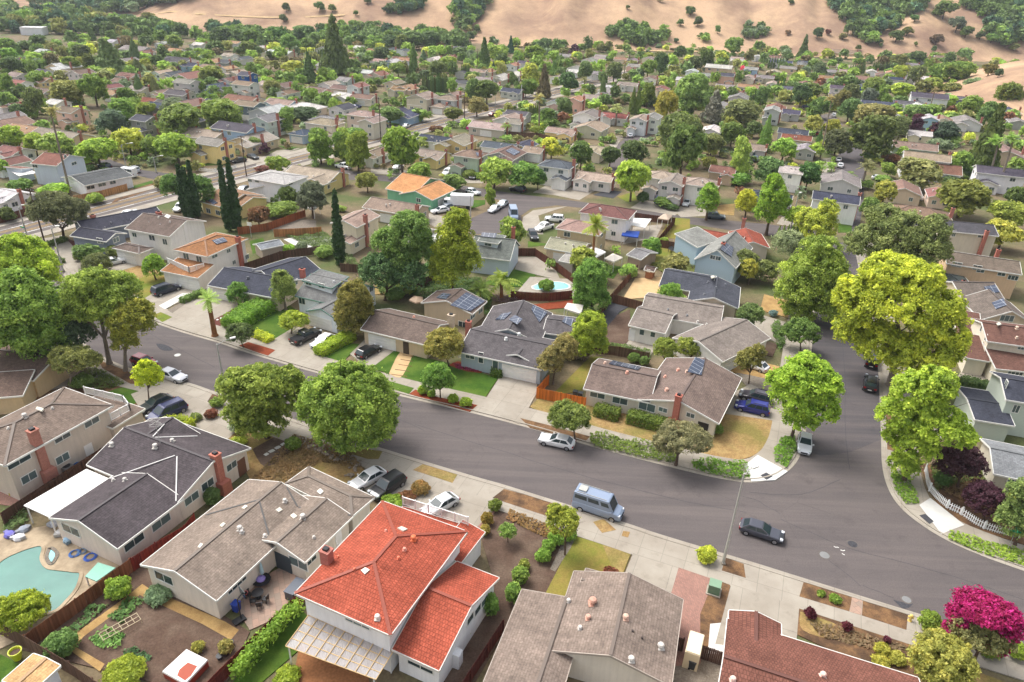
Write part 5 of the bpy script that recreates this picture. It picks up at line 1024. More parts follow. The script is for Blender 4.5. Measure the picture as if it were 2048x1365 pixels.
ROADS = [('back_street', 'asphalt', 'M5', [(-60, 345), (0, 320), (180, 345), (700, 412), (1000, 458), (1400, 508), (1750, 556), (2048, 598), (2500, 640), (2900, 695), (2900, 745), (2480, 705), (2048, 640), (1750, 600), (1550, 560), (1270, 530), (1120, 548), (1060, 590), (1065, 640), (1010, 690), (760, 700), (760, 610), (870, 560), (990, 510), (840, 480), (560, 420), (160, 380), (-60, 385)]),
         ('side_street', 'dark_asphalt', 'M4', [(560, 272), (640, 262), (800, 320), (1120, 360), (1230, 345), (1100, 440), (1000, 400), (820, 360), (590, 300)]),
         ('court', 'asphalt', 'M5', [(1600, 190), (1690, 120), (1760, 85), (1840, 85), (1850, 105), (1800, 130), (1740, 200), (1660, 330), (1560, 330)]),
         ('far_cross_street', 'dark_asphalt', 'M6', [(960, 640), (935, 420), (950, 250), (1000, 180), (1060, 170), (1100, 200), (1115, 320), (1110, 480), (1080, 700)]),
         ('far_lane', 'worn_asphalt', 'F5', [(150, 790), (190, 780), (300, 760), (330, 800), (400, 870), (230, 890)]),
         ('far_court', 'worn_asphalt', 'F3', [(1860, 510), (1900, 480), (2040, 470), (2040, 520), (1700, 640), (1650, 640)])]
for r in ROADS: far_patch(*r, .022)
for v, pts, m in (('M5', [(1070, 600), (1130, 560), (1330, 535), (1250, 560), (1160, 590), (1190, 700), (1060, 700)], 'driveway'), ('M5', [(1130, 455), (1230, 400), (1390, 435), (1500, 440), (1400, 500), (1250, 470)], 'driveway'), ('M5', [(1700, 545), (1800, 480), (1900, 530), (2000, 560), (1960, 590)], 'driveway'),
                  ('M5', [(580, 350), (800, 350), (840, 400), (700, 400)], 'driveway'), ('M5', [(460, 560), (620, 600), (760, 575), (560, 660), (450, 600)], 'driveway'), ('M5', [(180, 300), (400, 330), (420, 360), (180, 345)], 'driveway'), ('M5', [(120, 110), (300, 60), (330, 75), (180, 130)], 'driveway'),
                  ('M4', [(1340, 270), (1560, 240), (1620, 210), (1760, 195), (1560, 260), (1380, 305)], 'driveway'), ('M4', [(1500, 280), (1800, 205), (1830, 215), (1500, 300)], 'concrete'), ('M6', [(0, 560), (130, 480), (230, 590), (40, 600)], 'driveway'), ('M6', [(600, 640), (660, 560), (740, 570), (720, 660)], 'driveway'),
                  ('M5', [(1600, 220), (1560, 140), (1690, 110), (1640, 150)], 'driveway'), ('F3', [(280, 760), (470, 740), (640, 780), (420, 860), (300, 840)], 'driveway'), ('M6', [(860, 260), (930, 250), (930, 420), (880, 420)], 'concrete')):
    far_patch('driveway', m, v, pts, .03)
for v, pts, m in (('M4', [(1140, 290), (1250, 272), (1330, 290), (1180, 300)], 'lawn'), ('M4', [(770, 420), (890, 385), (900, 400), (790, 440)], 'lawn'), ('M5', [(770, 500), (850, 500), (850, 525), (770, 550)], 'lawn'), ('M6', [(250, 530), (360, 520), (350, 590), (260, 580)], 'dry_grass'), ('M6', [(950, 620), (1040, 600), (1040, 690), (960, 690)], 'lawn'), ('M5', [(1620, 480), (1720, 450), (1740, 500), (1680, 510)], 'tired_lawn'), ('M5', [(1480, 470), (1560, 440), (1650, 450), (1600, 490)], 'dark_gravel'),
                  ('M4', [(1620, 180), (1740, 190), (1700, 210)], 'lawn'), ('M5', [(260, 60), (330, 40), (350, 60)], 'lawn'), ('M5', [(1930, 600), (2048, 610), (2048, 730), (1870, 720)], 'tired_lawn'), ('M5', [(1840, 780), (2048, 760), (2048, 900), (1760, 880)], 'tired_lawn'), ('M5', [(1500, 870), (1650, 890), (1600, 960), (1480, 940)], 'lawn'), ('M5', [(1100, 740), (1240, 760), (1100, 775)], 'lawn'), ('M4', [(1460, 740), (1540, 720), (1560, 780), (1480, 815)], 'lawn'),
                  ('M4', [(1660, 730), (1760, 705), (1960, 720), (1960, 780), (1770, 790)], 'white_concrete'), ('M4', [(1560, 650), (1650, 600), (1850, 620), (1850, 660), (1600, 680)], 'gravel'), ('M4', [(690, 480), (760, 440), (900, 400), (940, 420), (650, 520)], 'brown_mulch'), ('M5', [(1650, 760), (1700, 660), (1890, 640), (1850, 720)], 'concrete'), ('M6', [(1530, 400), (1680, 390), (1600, 420)], 'sand'), ('M5', [(1560, 180), (1700, 60), (1780, 70), (1640, 150)], 'gravel')):
    far_patch('yard', m, v, pts, .034)
# ------------------------------------------------------------------ labels that single things out
LM = [(376, 385, 'three dark cypresses'), (463, 395, 'paired cypresses'), (681, 460, 'single dark cypress'), (1187, 470, 'shaggy fan palm'), (905, 500, 'tall yellow green tree'), (800, 500, 'open crowned tree'), (1800, 480, 'great dark oak'), (673, 105, 'tall dark redwood'), (619, 140, 'smaller redwood'), (265, 125, 'Italian cypress pair'), (220, 115, 'broad dark cedar'), (208, 150, 'squat date palm'),
      (103, 225, 'tall left palm'), (827, 125, 'columnar redwood'), (868, 170, 'long cypress row'), (1087, 165, 'brown redwood'), (1077, 225, 'roadside fan palm'), (1234, 225, 'plump date palm'), (1268, 195, 'twin cypress clump'), (1390, 190, 'giant broad tree'), (1333, 210, 'round lime tree'), (1653, 210, 'slender far palm'), (1872, 190, 'leaning palm'), (1745, 240, 'domed street oak'), (1970, 270, 'right edge cedar'), (1375, 300, 'great bushy tree'), (1602, 95, 'hill foot conifer'), (1730, 340, 'grey skirted palm'), (1010, 110, 'small pointed fir'), (765, 215, 'wooden utility pole'),
      (1568, 235, 'cypress screen'), (550, 190, 'orange brown gable house'), (920, 402, 'white box truck'), (860, 380, 'orange roofed green house'), (1545, 400, 'tall plane tree'), (350, 235, 'twin lime domes'), (1460, 150, 'round hill foot tree'), (1010, 400, 'bulb of the back street'), (580, 270, 'pale blue gabled house'), (1250, 90, 'hillside thicket')]
USED = {}
def rel_label(desc, x, y):
    near = sorted(LM, key=lambda m: math.hypot(m[0]-x, (m[1]-y)*1.6)); opts = []
    for mx, my, nm in near[:7]:
        dx, dy = x-mx, y-my; s = 1+max(0, (y-200)/260)
        if abs(dx) < 14*s and abs(dy) < 9*s: r = 'right beside the'
        elif abs(dx) >= abs(dy)*1.7: r = ('just ' if abs(dx) < 45*s else '' if abs(dx) < 100*s else 'well ')+('left of the' if dx < 0 else 'right of the')
        else: r = ('just ' if abs(dy) < 22*s else '')+('beyond the' if dy < 0 else 'in front of the')
        opts.append(f'{desc} {r} {nm}')
    for l in opts:
        if l not in USED and len(l.split()) <= 16: USED[l] = 1; return l
    for o in ('second', 'third', 'fourth', 'fifth', 'sixth', 'seventh'):
        for l in opts[:3]:
            l2 = o+' '+l
            if l2 not in USED and len(l2.split()) <= 16: USED[l2] = 1; return l2
    return opts[0]
# ------------------------------------------------------------------ houses
RC = {'g': ((144, 138, 134), 'grey'), 'd': ((88, 86, 92), 'dark grey'), 'b': ((132, 110, 98), 'brown'), 't': ((156, 140, 126), 'taupe'), 'r': ((134, 98, 86), 'red brown'), 'o': ((164, 130, 104), 'orange'), 'n': ((72, 76, 92), 'slate blue'), 'w': ((188, 186, 180), 'pale grey'), 'R': ((140, 84, 70), 'brick red')}
WC = {'w': ((228, 226, 222), 'white'), 'c': ((220, 208, 186), 'cream'), 'y': ((226, 202, 144), 'yellow'), 'b': ((166, 190, 210), 'pale blue'), 'g': ((182, 184, 180), 'grey'), 't': ((206, 186, 156), 'tan'), 'm': ((186, 208, 190), 'mint'), 'p': ((224, 186, 164), 'pink'), 'o': ((206, 150, 74), 'ochre'), 'B': ((50, 84, 150), 'bright blue'), 's': ((112, 122, 140), 'slate')}
PLOTS = []
def far_house(v, X, Y, W, ori, rc, wc, st=1, wing=None, label=None, solar=0, jit=0, world=None, chimney=True):
    z = 2.9 if st == 1 else 5.4
    if world is None: x, y = cv(v, X, Y); c = G(x, y, z+.8); k = VIEWS[v][2]
    else: c = np.array([*world, 0.]); x, y = PX(c+(0, 0, z)); k = 1; W = W*PPM(c)
    s = PPM(c+(0, 0, z)); w = min(24., max(6.5, W/k/s)); yaw = U+jit+(0 if ori == 'u' else 0); d = np.array([math.cos(yaw), math.sin(yaw), 0]); nr = np.array([-d[1], d[0], 0])
    if ori == 'u': L = w; D = min(11, max(7.2, w*.62)); kind = 'g'
    elif ori == 'h': L = w; D = min(11, max(7.5, w*.7)); kind = 'h'
    else: L = min(w, 12); D = min(13, max(9, w*1.1)); kind = 'x'
    c = up(c, 0); A = c-d*L/2-nr*D/2; B = A+d*L; bl = [Block(A, B, D, z, kind, .34, .4, world=True)]
    if (wing if wing is not None else RNG.random() < .55):
        ww = min(7., L*.5); sd = RNG.choice([-1, 1]); q = c+d*sd*(L/2-ww/2)-nr*D*.3; A2 = q-d*ww/2-nr*D*.5; bl.append(Block(A2, A2+d*ww, D*.62, 2.75, 'x', .34, .35, world=True))
    rcol, rn = RC[rc]; wcol, wn = WC[wc]; vr = lambda cc: tuple(int(min(255, max(0, q*f+e))) for q, e in zip(cc, RNG.normal(0, 3, 3))) if (f := RNG.uniform(.9, 1.1)) else cc
    form = {'g': 'long', 'h': 'hip roofed', 'x': 'gabled'}[kind]
    lab = label or rel_label(f"{'two storey ' if st == 2 else ''}{wn} {form} house with {rn} roof", x, y)
    h = c-nr*(D/2+.2); ch = []
    if chimney and RNG.random() < .6: p = c+d*(L/2-.2)+nr*RNG.uniform(-2, 2); ch = [(*PX((p[0], p[1], bl[0].top+.6)), bl[0].top+.6, .75, .65, (176, 104, 88))]
    near = y > 215
    t = house(lab, bl, vr(wcol), vr(rcol), 'tile_roof' if rc == 'o' else 'shingle_roof', auto=1 if y > 120 else 0, chim=ch, group='houses beyond the back street', parts=near)
    base = np.array(t.location)
    if y > 150:   # garage door in the wall of the last block that faces the viewer
        b = bl[-1]; a0, a1 = b.P(b.L*.5-2.2, b.o, .06), b.P(b.L*.5+2.2, b.o, .06); m = (a0+a1)/2; n = -nr
        if b.L > 5.5: put(garage_mesh(4.4 if b.L > 6 else 3.2, 2.1), 'garage_door', t, (230, 228, 222), wall_frame(m, n, base))
        if near:
            for _ in range(2):
                f = b.faces[0]; p = np.mean(f, 0)+(RNG.uniform(-1.5, 1.5), RNG.uniform(-.5, .5), .0); mbv = MB(); mbv.lathe((0, 0, -.1), [(.16, 0), (.14, .5), (.24, .55), (.05, .7)], 7); mbv.build('roof_vent', 'paint', t, (190, 184, 178)).location = tuple(up(p, p[2])-base)
    if solar:
        b = bl[0]; f = b.faces[solar % len(b.faces)]; P = lambda s_, t_: (f[0]*(1-s_)+f[1]*s_)*(1-t_)+(f[3 % len(f)]*(1-s_)+f[2]*s_)*t_; n = np.cross(f[1]-f[0], f[2]-f[0]); n /= np.linalg.norm(n); q = [P(.3, .25), P(.75, .25), P(.75, .85), P(.3, .85)]; mb = OFF(base); mb.hexa([p+n*.06 for p in q], [p+n*.14 for p in q]); mb.build('solar_panel', 'solar_cells', t)
    PLOTS.append((c[0], c[1], max(L, D)/2+2)); return t
for row in """M4 350 110 330 u t t 1|M4 170 75 260 u o t 1|M4 55 40 190 v b w 1|M4 80 195 170 u r w 1|M4 45 262 130 v r w 1|M4 50 450 190 u w w 1|M4 1250 145 190 u g y 2 1 - 1|M4 1390 62 270 u d b 2|M4 1480 130 200 v t t 1|M4 1560 10 150 v g g 2|M4 1900 30 200 h t c 2|M4 1190 100 300 u t c 1|M4 850 10 130 u d g 2|M4 1850 330 330 u t y 1|M4 1770 90 110 h n b 1
M4 1100 25 130 v d g 1|M5 690 140 170 v t y 1|M5 560 130 200 u n w 1|M5 765 215 170 h b m 2 1 - 1|M5 540 215 180 u t y 1|M5 215 205 120 v b w 1|M5 970 215 190 v b g 1 1 - 1|M5 940 170 210 u d w 1|M5 1080 165 90 v d y 1|M5 1140 195 100 u t w 1|M5 880 55 230 u g c 1|M5 1300 85 180 u t y 1|M5 1470 60 180 v t c 1|M5 1460 185 200 u t c 1
M5 1275 275 200 h d w 2|M5 1500 350 220 u t w 1 1 - 1|M5 1890 340 180 h t w 2|M5 1570 545 300 h r w 2|M5 1420 635 270 h t t 2|M5 1340 745 230 u t t 1 0|M5 330 520 340 u t t 1|M5 90 590 180 v t c 2|M5 410 660 260 u t c 1 0|M5 1030 30 100 u t w 1|M5 1760 10 90 v t w 2|M5 190 20 80 v t c 2
M6 170 380 200 h t w 2|M6 560 460 260 h n g 1|M6 950 470 260 u n w 2|M6 690 310 130 u w w 2 0|M6 1340 420 200 v b t 1|M6 1430 560 360 h b c 2|M6 1480 235 250 u t w 2|M6 1500 300 320 u r w 1|M6 1410 175 240 u b g 1|M6 1910 320 260 u d w 2|M6 1930 210 210 v b t 1|M6 1560 450 130 v r c 1|M6 480 180 130 u t w 1|M6 720 125 170 u R t 1|M6 775 185 80 v g g 1|M6 290 310 150 u r t 1|M6 225 75 115 v w w 2 0
M6 980 370 220 v g w 1|M6 0 370 60 v t w 2|M6 1440 100 130 u w c 1|M6 700 90 170 u n g 1
F1 170 425 160 u t w 1|F1 195 500 170 u r w 1|F1 430 395 160 u d w 1|F1 670 400 190 u t w 1|F1 790 400 170 v b w 2|F1 440 475 130 u o y 1|F1 410 580 240 u b t 1|F1 70 820 150 v g w 1|F1 200 710 130 v r w 1|F1 690 765 240 u b p 2|F1 560 690 150 u w w 1|F1 1070 540 90 v r w 1|F1 1110 600 120 u o c 1|F1 1180 480 130 u b w 1|F1 1260 430 210 u r w 1|F1 1250 280 120 v g g 1|F1 1470 675 190 u R w 1|F1 1540 720 200 u n g 1|F1 1360 560 200 u t c 1|F1 1590 590 130 v b c 1|F1 1750 600 260 u d g 2|F1 1860 700 250 v b o 2
F1 1580 400 130 v t w 1|F1 1680 420 170 v d c 1|F1 1840 440 260 v r w 1|F1 1820 490 220 u g g 2|F1 1870 330 150 u n b 1|F1 1410 205 110 v r w 1|F1 430 195 130 u w w 1|F1 170 285 110 v d g 1|F1 1950 130 130 u w w 1|F1 1110 100 90 u w w 1|F1 260 110 90 v w w 1|F1 1720 190 160 u o w 1|F1 1620 115 90 v w w 1
F2 100 300 170 v o c 1|F2 240 300 170 u d g 1|F2 290 235 120 u t w 1|F2 420 265 110 v d w 1|F2 120 350 230 u b w 1|F2 270 360 130 v o t 1|F2 160 375 130 u n w 1|F2 460 420 110 u d B 2|F2 360 400 110 v t c 1|F2 300 470 150 v r w 1|F2 440 510 220 u b w 2|F2 160 540 200 v n b 1|F2 260 550 130 u d g 1|F2 820 530 190 v b c 1|F2 860 590 110 v b w 1|F2 130 690 170 u d w 2|F2 480 705 260 u b s 2|F2 420 660 360 u r t 1
F2 680 770 290 v w g 2|F2 800 690 300 u t b 1|F2 1040 730 330 h w c 1|F2 1150 570 220 u b p 1|F2 1260 510 150 v t w 1|F2 1380 550 190 u b c 1|F2 1540 530 150 v r w 2|F2 1390 620 250 h w w 1|F2 1600 640 250 u b c 1|F2 1590 800 280 h t c 2|F2 1230 850 290 h g c 1|F2 1920 790 230 v n b 1|F2 1960 560 170 u o c 1|F2 1740 420 170 v r c 1|F2 1640 400 130 u w g 1|F2 1420 470 120 u g w 1|F2 1750 290 170 u t w 1|F2 1500 280 110 u o c 1|F2 1880 295 130 v w b 1|F2 1960 270 160 u r c 1|F2 1210 330 100 u g w 1
F2 340 115 150 u o w 1|F2 600 160 90 v w w 1|F2 1560 160 80 u w w 1|F2 1860 180 90 v d w 1|F2 1680 190 90 u o w 1|F2 660 510 110 u t c 1|F2 1900 500 150 v t c 1|F2 1390 740 200 v d w 1
F3 220 635 240 v t c 2|F3 470 650 240 h t g 2|F3 60 555 190 v o c 1|F3 180 700 150 u b g 1 0|F3 400 720 170 h t c 1 0|F3 80 800 220 v n b 1|F3 530 615 120 v t c 1|F3 1100 580 210 u n g 1|F3 830 470 180 u g w 1|F3 980 450 190 v w c 1|F3 1110 420 150 v w w 1|F3 760 390 200 u t w 1|F3 850 390 130 v o c 1|F3 1100 330 120 v o w 1|F3 1210 310 110 u d w 1|F3 620 500 150 u d w 1|F3 620 400 100 v d w 1|F3 1550 450 140 v t w 1|F3 1680 390 150 u w w 1|F3 1900 410 130 u g w 1
F3 1870 640 170 u t c 1|F3 1720 660 120 v o p 2|F3 1550 690 200 v n w 1|F3 1470 750 190 v b w 1|F3 1150 800 230 u d w 1|F3 1070 850 250 v t w 1|F3 1840 810 250 v g w 2|F3 2010 570 120 v g w 1|F3 1600 240 150 u g w 1|F3 340 270 120 v w w 1|F3 490 255 110 v r w 1|F3 60 280 140 u o w 1|F3 450 165 130 u b c 1|F3 590 170 130 u d w 1|F3 1960 250 110 u g w 1|F3 960 330 110 u t c 1|F3 30 190 90 v d w 1|F3 920 520 140 u t c 1
F4 110 550 160 u w g 1|F4 40 610 110 v g w 1|F4 150 825 260 u R w 1 1|F4 510 830 90 v g w 2|F4 600 560 150 v r c 1|F4 500 460 130 v b w 1|F4 280 520 200 u t w 1|F4 340 340 130 u g p 1|F4 210 275 130 u o c 1|F4 320 285 110 v g g 1|F4 1240 430 150 u d p 2|F4 1050 430 110 u g g 1|F4 1220 540 170 u g w 1|F4 1450 540 200 u o t 1|F4 1360 640 190 v g g 1|F4 1330 600 150 u r c 1|F4 1450 450 130 v t c 1|F4 1610 450 180 u g c 1|F4 1690 510 110 v t w 1|F4 1480 370 130 u g b 1|F4 1350 290 140 u w c 1|F4 1340 270 120 u t w 1|F4 1190 350 120 u b c 1|F4 1190 720 130 v g c 1|F4 1310 730 180 v r t 1
F4 1720 740 190 v r w 1|F4 1690 760 150 v g g 2|F4 1870 790 170 u n g 1|F4 1700 400 140 v t c 1|F4 1840 360 160 u g t 1|F4 1980 310 110 v d w 1|F4 1700 260 120 u b w 1|F4 2000 510 110 v r w 1|F4 1540 250 60 v w w 1|F4 480 270 120 v t c 1|F4 900 390 60 v w w 2|F4 820 470 140 u w w 1|F4 1840 560 110 u d c 1
F5 340 515 120 u d w 2|F5 240 425 130 u o w 1|F5 130 490 110 v r c 1|F5 430 325 170 u t w 1|F5 280 370 110 u g g 1|F5 760 400 130 v b c 1|F5 840 380 100 v o c 1|F5 880 440 130 u n g 1|F5 1030 310 110 u g c 1|F5 950 655 180 u d w 1|F5 1080 680 130 v w g 1|F5 1110 590 180 u g c 1|F5 1370 615 270 u d s 1|F5 1190 790 150 v w b 2|F5 1310 810 200 v b c 1|F5 1520 820 240 v g w 1|F5 1820 690 170 v g w 1|F5 1760 640 130 u t w 1|F5 1920 730 170 v n w 1|F5 1990 820 150 v g g 1|F5 890 790 150 v g c 1|F5 600 700 120 u g c 1|F5 560 510 80 v n B 1|F5 660 370 100 v w w 1|F5 1540 570 100 v w w 1|F5 430 370 130 u t c 1|F5 40 290 100 u n w 1""".replace('\n', '|').split('|'):
    q = row.split(); far_house(q[0], float(q[1]), float(q[2]), float(q[3]), q[4], q[5], q[6], int(q[7]), bool(int(q[8])) if len(q) > 8 and q[8] in '01' else None, None, int(q[10]) if len(q) > 10 else 0)
# houses singled out by hand
house('green walled house with orange shingle roof behind the white box truck', [Bk(cv('M5', 345, 463), cv('M5', 540, 500), cv('M5', 680, 437), 2.9, 'x', .32, .4), Bk(cv('M5', 265, 432), cv('M5', 430, 465), cv('M5', 590, 380), 2.9, 'g', .32, .4)], (128, 186, 148), (196, 142, 96), gar=[(*cv('M5', 600, 500), 4.4, 2.1)], wins=[(*cv('M5', 460, 500), 1.4, 1.1)])
house('white ranch house with dark grey low roof behind a tan board fence', [Bk(cv('M4', 495, 415), cv('M4', 780, 358), cv('M4', 640, 312), 3.0, 'g', .2, .4)], (236, 236, 236), (96, 98, 98), wins=[(*cv('M4', 530, 425), 2.0, 1.0), (*cv('M4', 597, 408), 2.0, 1.0), (*cv('M4', 660, 396), 1.6, .9)])
house('blue grey two storey house with brown roof and tall side chimney', [Bk(cv('M4', 178, 285), cv('M4', 330, 300), cv('M4', 525, 250), 5.4, 'g', .34, .3), Bk(cv('M4', 100, 300), cv('M4', 200, 310), -4., 3.0, 's', .2, .3)], (200, 208, 218), (132, 92, 80), wins=[(*cv('M4', 433, 285), 1.8, .9), (*cv('M4', 380, 243), .9, .8, 0), (*cv('M4', 345, 290), .8, .6, 0), (*cv('M4', 205, 300), 1.6, .9)], chim=[(*cv('M4', 292, 230), 6.6, .8, .7, (188, 104, 88))])
# further small roofs between the plots up to the hills
_rp = [[G(*cv(v, *p)) for p in pts] for _, _, v, pts in ROADS]
def _inside(x, y, r):
    ins = False
    for i in range(len(r)):
        a, b = r[i], r[(i+1) % len(r)]
        if (a[1] > y) != (b[1] > y) and x < (b[0]-a[0])*(y-a[1])/(b[1]-a[1]+1e-9)+a[0]: ins = not ins
    return ins
n_h = sum(1 for o in bpy.data.objects if o.get('category') == 'house'); rgh = np.random.default_rng(9); tries = 0
while n_h < 298 and tries < 4000:
    tries += 1; y = 92+110*rgh.random(); x = rgh.uniform(20, 2030); y += max(0, (x-1000)*.018); g = G(x, y, 3)
    if abs((g[:2]-cM)@nM) < hwM+14 or any(_inside(g[0], g[1], r) for r in _rp): continue
    if min(math.hypot(p[0]-g[0], p[1]-g[1])-p[2] for p in PLOTS) < 8.5: continue
    far_house('A', 0, 0, rgh.uniform(12, 18), 'uuv'[int(rgh.integers(3))], 'gwtgdbn'[int(rgh.integers(7))], 'wwcwgt'[int(rgh.integers(6))], 1 if rgh.random() < .8 else 2, world=(g[0], g[1])); n_h += 1

# ------------------------------------------------------------------ fences and hedges
BR, RED, DKB, ORG = (116, 84, 64), (122, 48, 40), (92, 68, 56), (206, 116, 48)
fence('weathered brown board fence between the green pool and the vegetable beds', [(48, 1271), (150, 1198), (259, 1118)], color=(132, 84, 60)); fence('dark red board fence along the cream wall below the charcoal roof', [(261, 1117), (310, 1086), (368, 1052), (388, 1027)], color=RED)
fence('grey brown board fence across the lower left corner', [(-60, 1218), (0, 1248), (48, 1273), (135, 1324), (230, 1390)], color=(112, 88, 74)); fence('dark red fence behind the vine trellis', [(612, 1172), (520, 1258), (400, 1378)], color=(112, 52, 46))
fence('dark brown fence between the beige house and the white patio cover', [(212, 890), (110, 955), (0, 1026)], color=DKB); fence('new orange board fence at the head of the dry front yard', [(1097, 750), (1074, 776), (1172, 796)], color=ORG)
fence('long brown fence between the back yards with its bend by the dark gravel', [(1275, 530), (1223, 588), (1186, 633), (1160, 660)], color=(104, 72, 58)); fence('brown fence behind the white house with green gutter', [(1227, 589), (1281, 603), (1315, 612)], color=(110, 78, 62))
fence('stained brown fence along the patio of the grey dormered house', [(1035, 497), (1070, 497), (1111, 524), (1155, 556)], color=(92, 56, 44)); fence('curved red brown fence below the blue pool', [(1022, 582), (1060, 585), (1100, 586), (1145, 581)], color=(108, 58, 44))
fence('bright tan fence beside the basketball court', [(475, 455), (533, 447), (595, 425), (610, 420)], color=(150, 88, 56)); fence('orange tan fence behind the white paved garden', [(547, 459), (600, 457), (642, 454)], color=(170, 116, 74)); fence('dark fence below the white paved garden', [(489, 527), (560, 503), (640, 492)], color=DKB)
fence('tan board fence along the wide road before the white ranch house', [(147, 392), (200, 382), (253, 368)], color=(176, 132, 88)); fence('dark brown fence at the left end of the wide road', [(-40, 440), (0, 432), (61, 414)], color=(98, 66, 54)); fence('brown fence beyond the wide road near the magenta shrubs', [(1015, 263), (1080, 268), (1138, 280)], color=(104, 78, 66))
fence('brown fence beside the patio with the blue canopy', [(1271, 426), (1350, 436), (1316, 477)], color=(96, 62, 50)); fence('brown fence behind the trampoline', [(1316, 479), (1380, 490), (1400, 478)], color=(100, 68, 54)); fence('old fence behind the corner house with shrubs', [(1182, 687), (1240, 694), (1299, 706)], color=(108, 82, 66))
fence('dark gate fence left of the brick paved strip', [(1337, 1271), (1369, 1278)], color=(84, 62, 54)); fence('dark gate fence between the two lower right houses', [(1400, 1289), (1450, 1306)], color=(84, 62, 54)); fence('dark stained fence right of the red tiled wing', [(1006, 1240), (940, 1340), (915, 1380)], color=(84, 44, 40))
fence('brown fence behind the brown roofed house with solar array', [(870, 548), (827, 564), (800, 582)], color=(88, 60, 50)); fence('low dark fence near the single dark cypress', [(680, 527), (735, 531), (760, 527)], color=(104, 82, 68)); fence('weathered fence left of the red roofed cross gabled house', [(1370, 470), (1348, 486), (1376, 494)], color=(108, 80, 64))
def picket(label, px, h=1.05, color=(232, 232, 230)):
    P = smooth_line([up(G(*q, h), 0) for q in px], 3); base = P[0]; t = thing('picket_fence', label, 'fence', base); bd, rl = MB(), MB(); ps = MB(); ps.box((0, 0, 0), .14, .14, h+.2); pm = ps.mesh('fence_post', 'paint')
    for i, (a, b) in enumerate(zip(P[:-1], P[1:])):
        a = a-base; b = b-base; d = b-a; L = np.linalg.norm(d); d /= L; yw = math.atan2(d[1], d[0]); k = max(1, int(L/.2))
        for j in range(k): c = a+d*L*(j+.5)/k; bd.box((c[0], c[1], .08), .1, .03, h-.1, yw); bd.bar((c[0], c[1], h-.03), (c[0], c[1], h+.06), .06, .03)
        for z in (.3, h-.25): rl.bar(a+(0, 0, z), b+(0, 0, z), .04, .08)
        if i % 3 == 0: put(pm, 'fence_post', t, color, Matrix.Translation((a[0], a[1], 0)))
    bd.build('pickets', 'paint', t, color); rl.build('rails', 'paint', t, color)
picket('white picket fence curving round the corner front yard', [(1854, 931), (1863, 969), (1898, 1003), (1927, 1017), (1973, 1045), (2045, 1064)]); picket('low white rail fence round the lawn by the wide road', [(388, 334), (430, 338), (472, 330)])
hedge('clipped light green box hedge beside the white sedan', [(636, 698), (668, 680), (702, 664)], 1.9, 1.2, (140, 158, 52)); hedge('big loose hedge between driveway and lawn near the birch', [(462, 640), (500, 616), (548, 592)], 3.6, 1.7, (108, 140, 52), rough=.22); hedge('low yellow hedge at the pavement near the small dark tree', [(507, 662), (540, 676)], 1.4, .7, (168, 176, 56))
hedge('low clipped hedge beside the white concrete slab', [(362, 598), (407, 580)], 1.1, .8, (92, 116, 54)); hedge('clipped hedge under the left windows of the corner house', [(1192, 812), (1238, 823)], 1.8, 1.2, (96, 110, 46)); hedge('longer clipped hedge left of the tall brick chimney', [(1258, 825), (1340, 845)], 1.8, 1.3, (92, 108, 44))
hedge('yellow green hedge beside the lower navy minivan', [(318, 846), (350, 838), (377, 846)], 1.8, 1.1, (146, 156, 44)); hedge('small square hedge by the white garage of the dark grey house', [(985, 738), (1003, 742)], 1.2, 1.0, (84, 104, 44)); hedge('dark hedge round the red mulch yard at the junction', [(130, 474), (95, 486), (80, 494), (95, 510), (122, 520)], 1.2, .8, (84, 102, 46))
hedge('dark hedge behind the patio with blue chairs', [(1925, 757), (1965, 765), (2006, 778)], 2, 1.6, (66, 84, 42)); hedge('grape vine on a trellis along the dark red fence', [(592, 1206), (550, 1246), (505, 1298), (470, 1340)], .7, .9, (120, 146, 56), z0=.9, rough=.22)
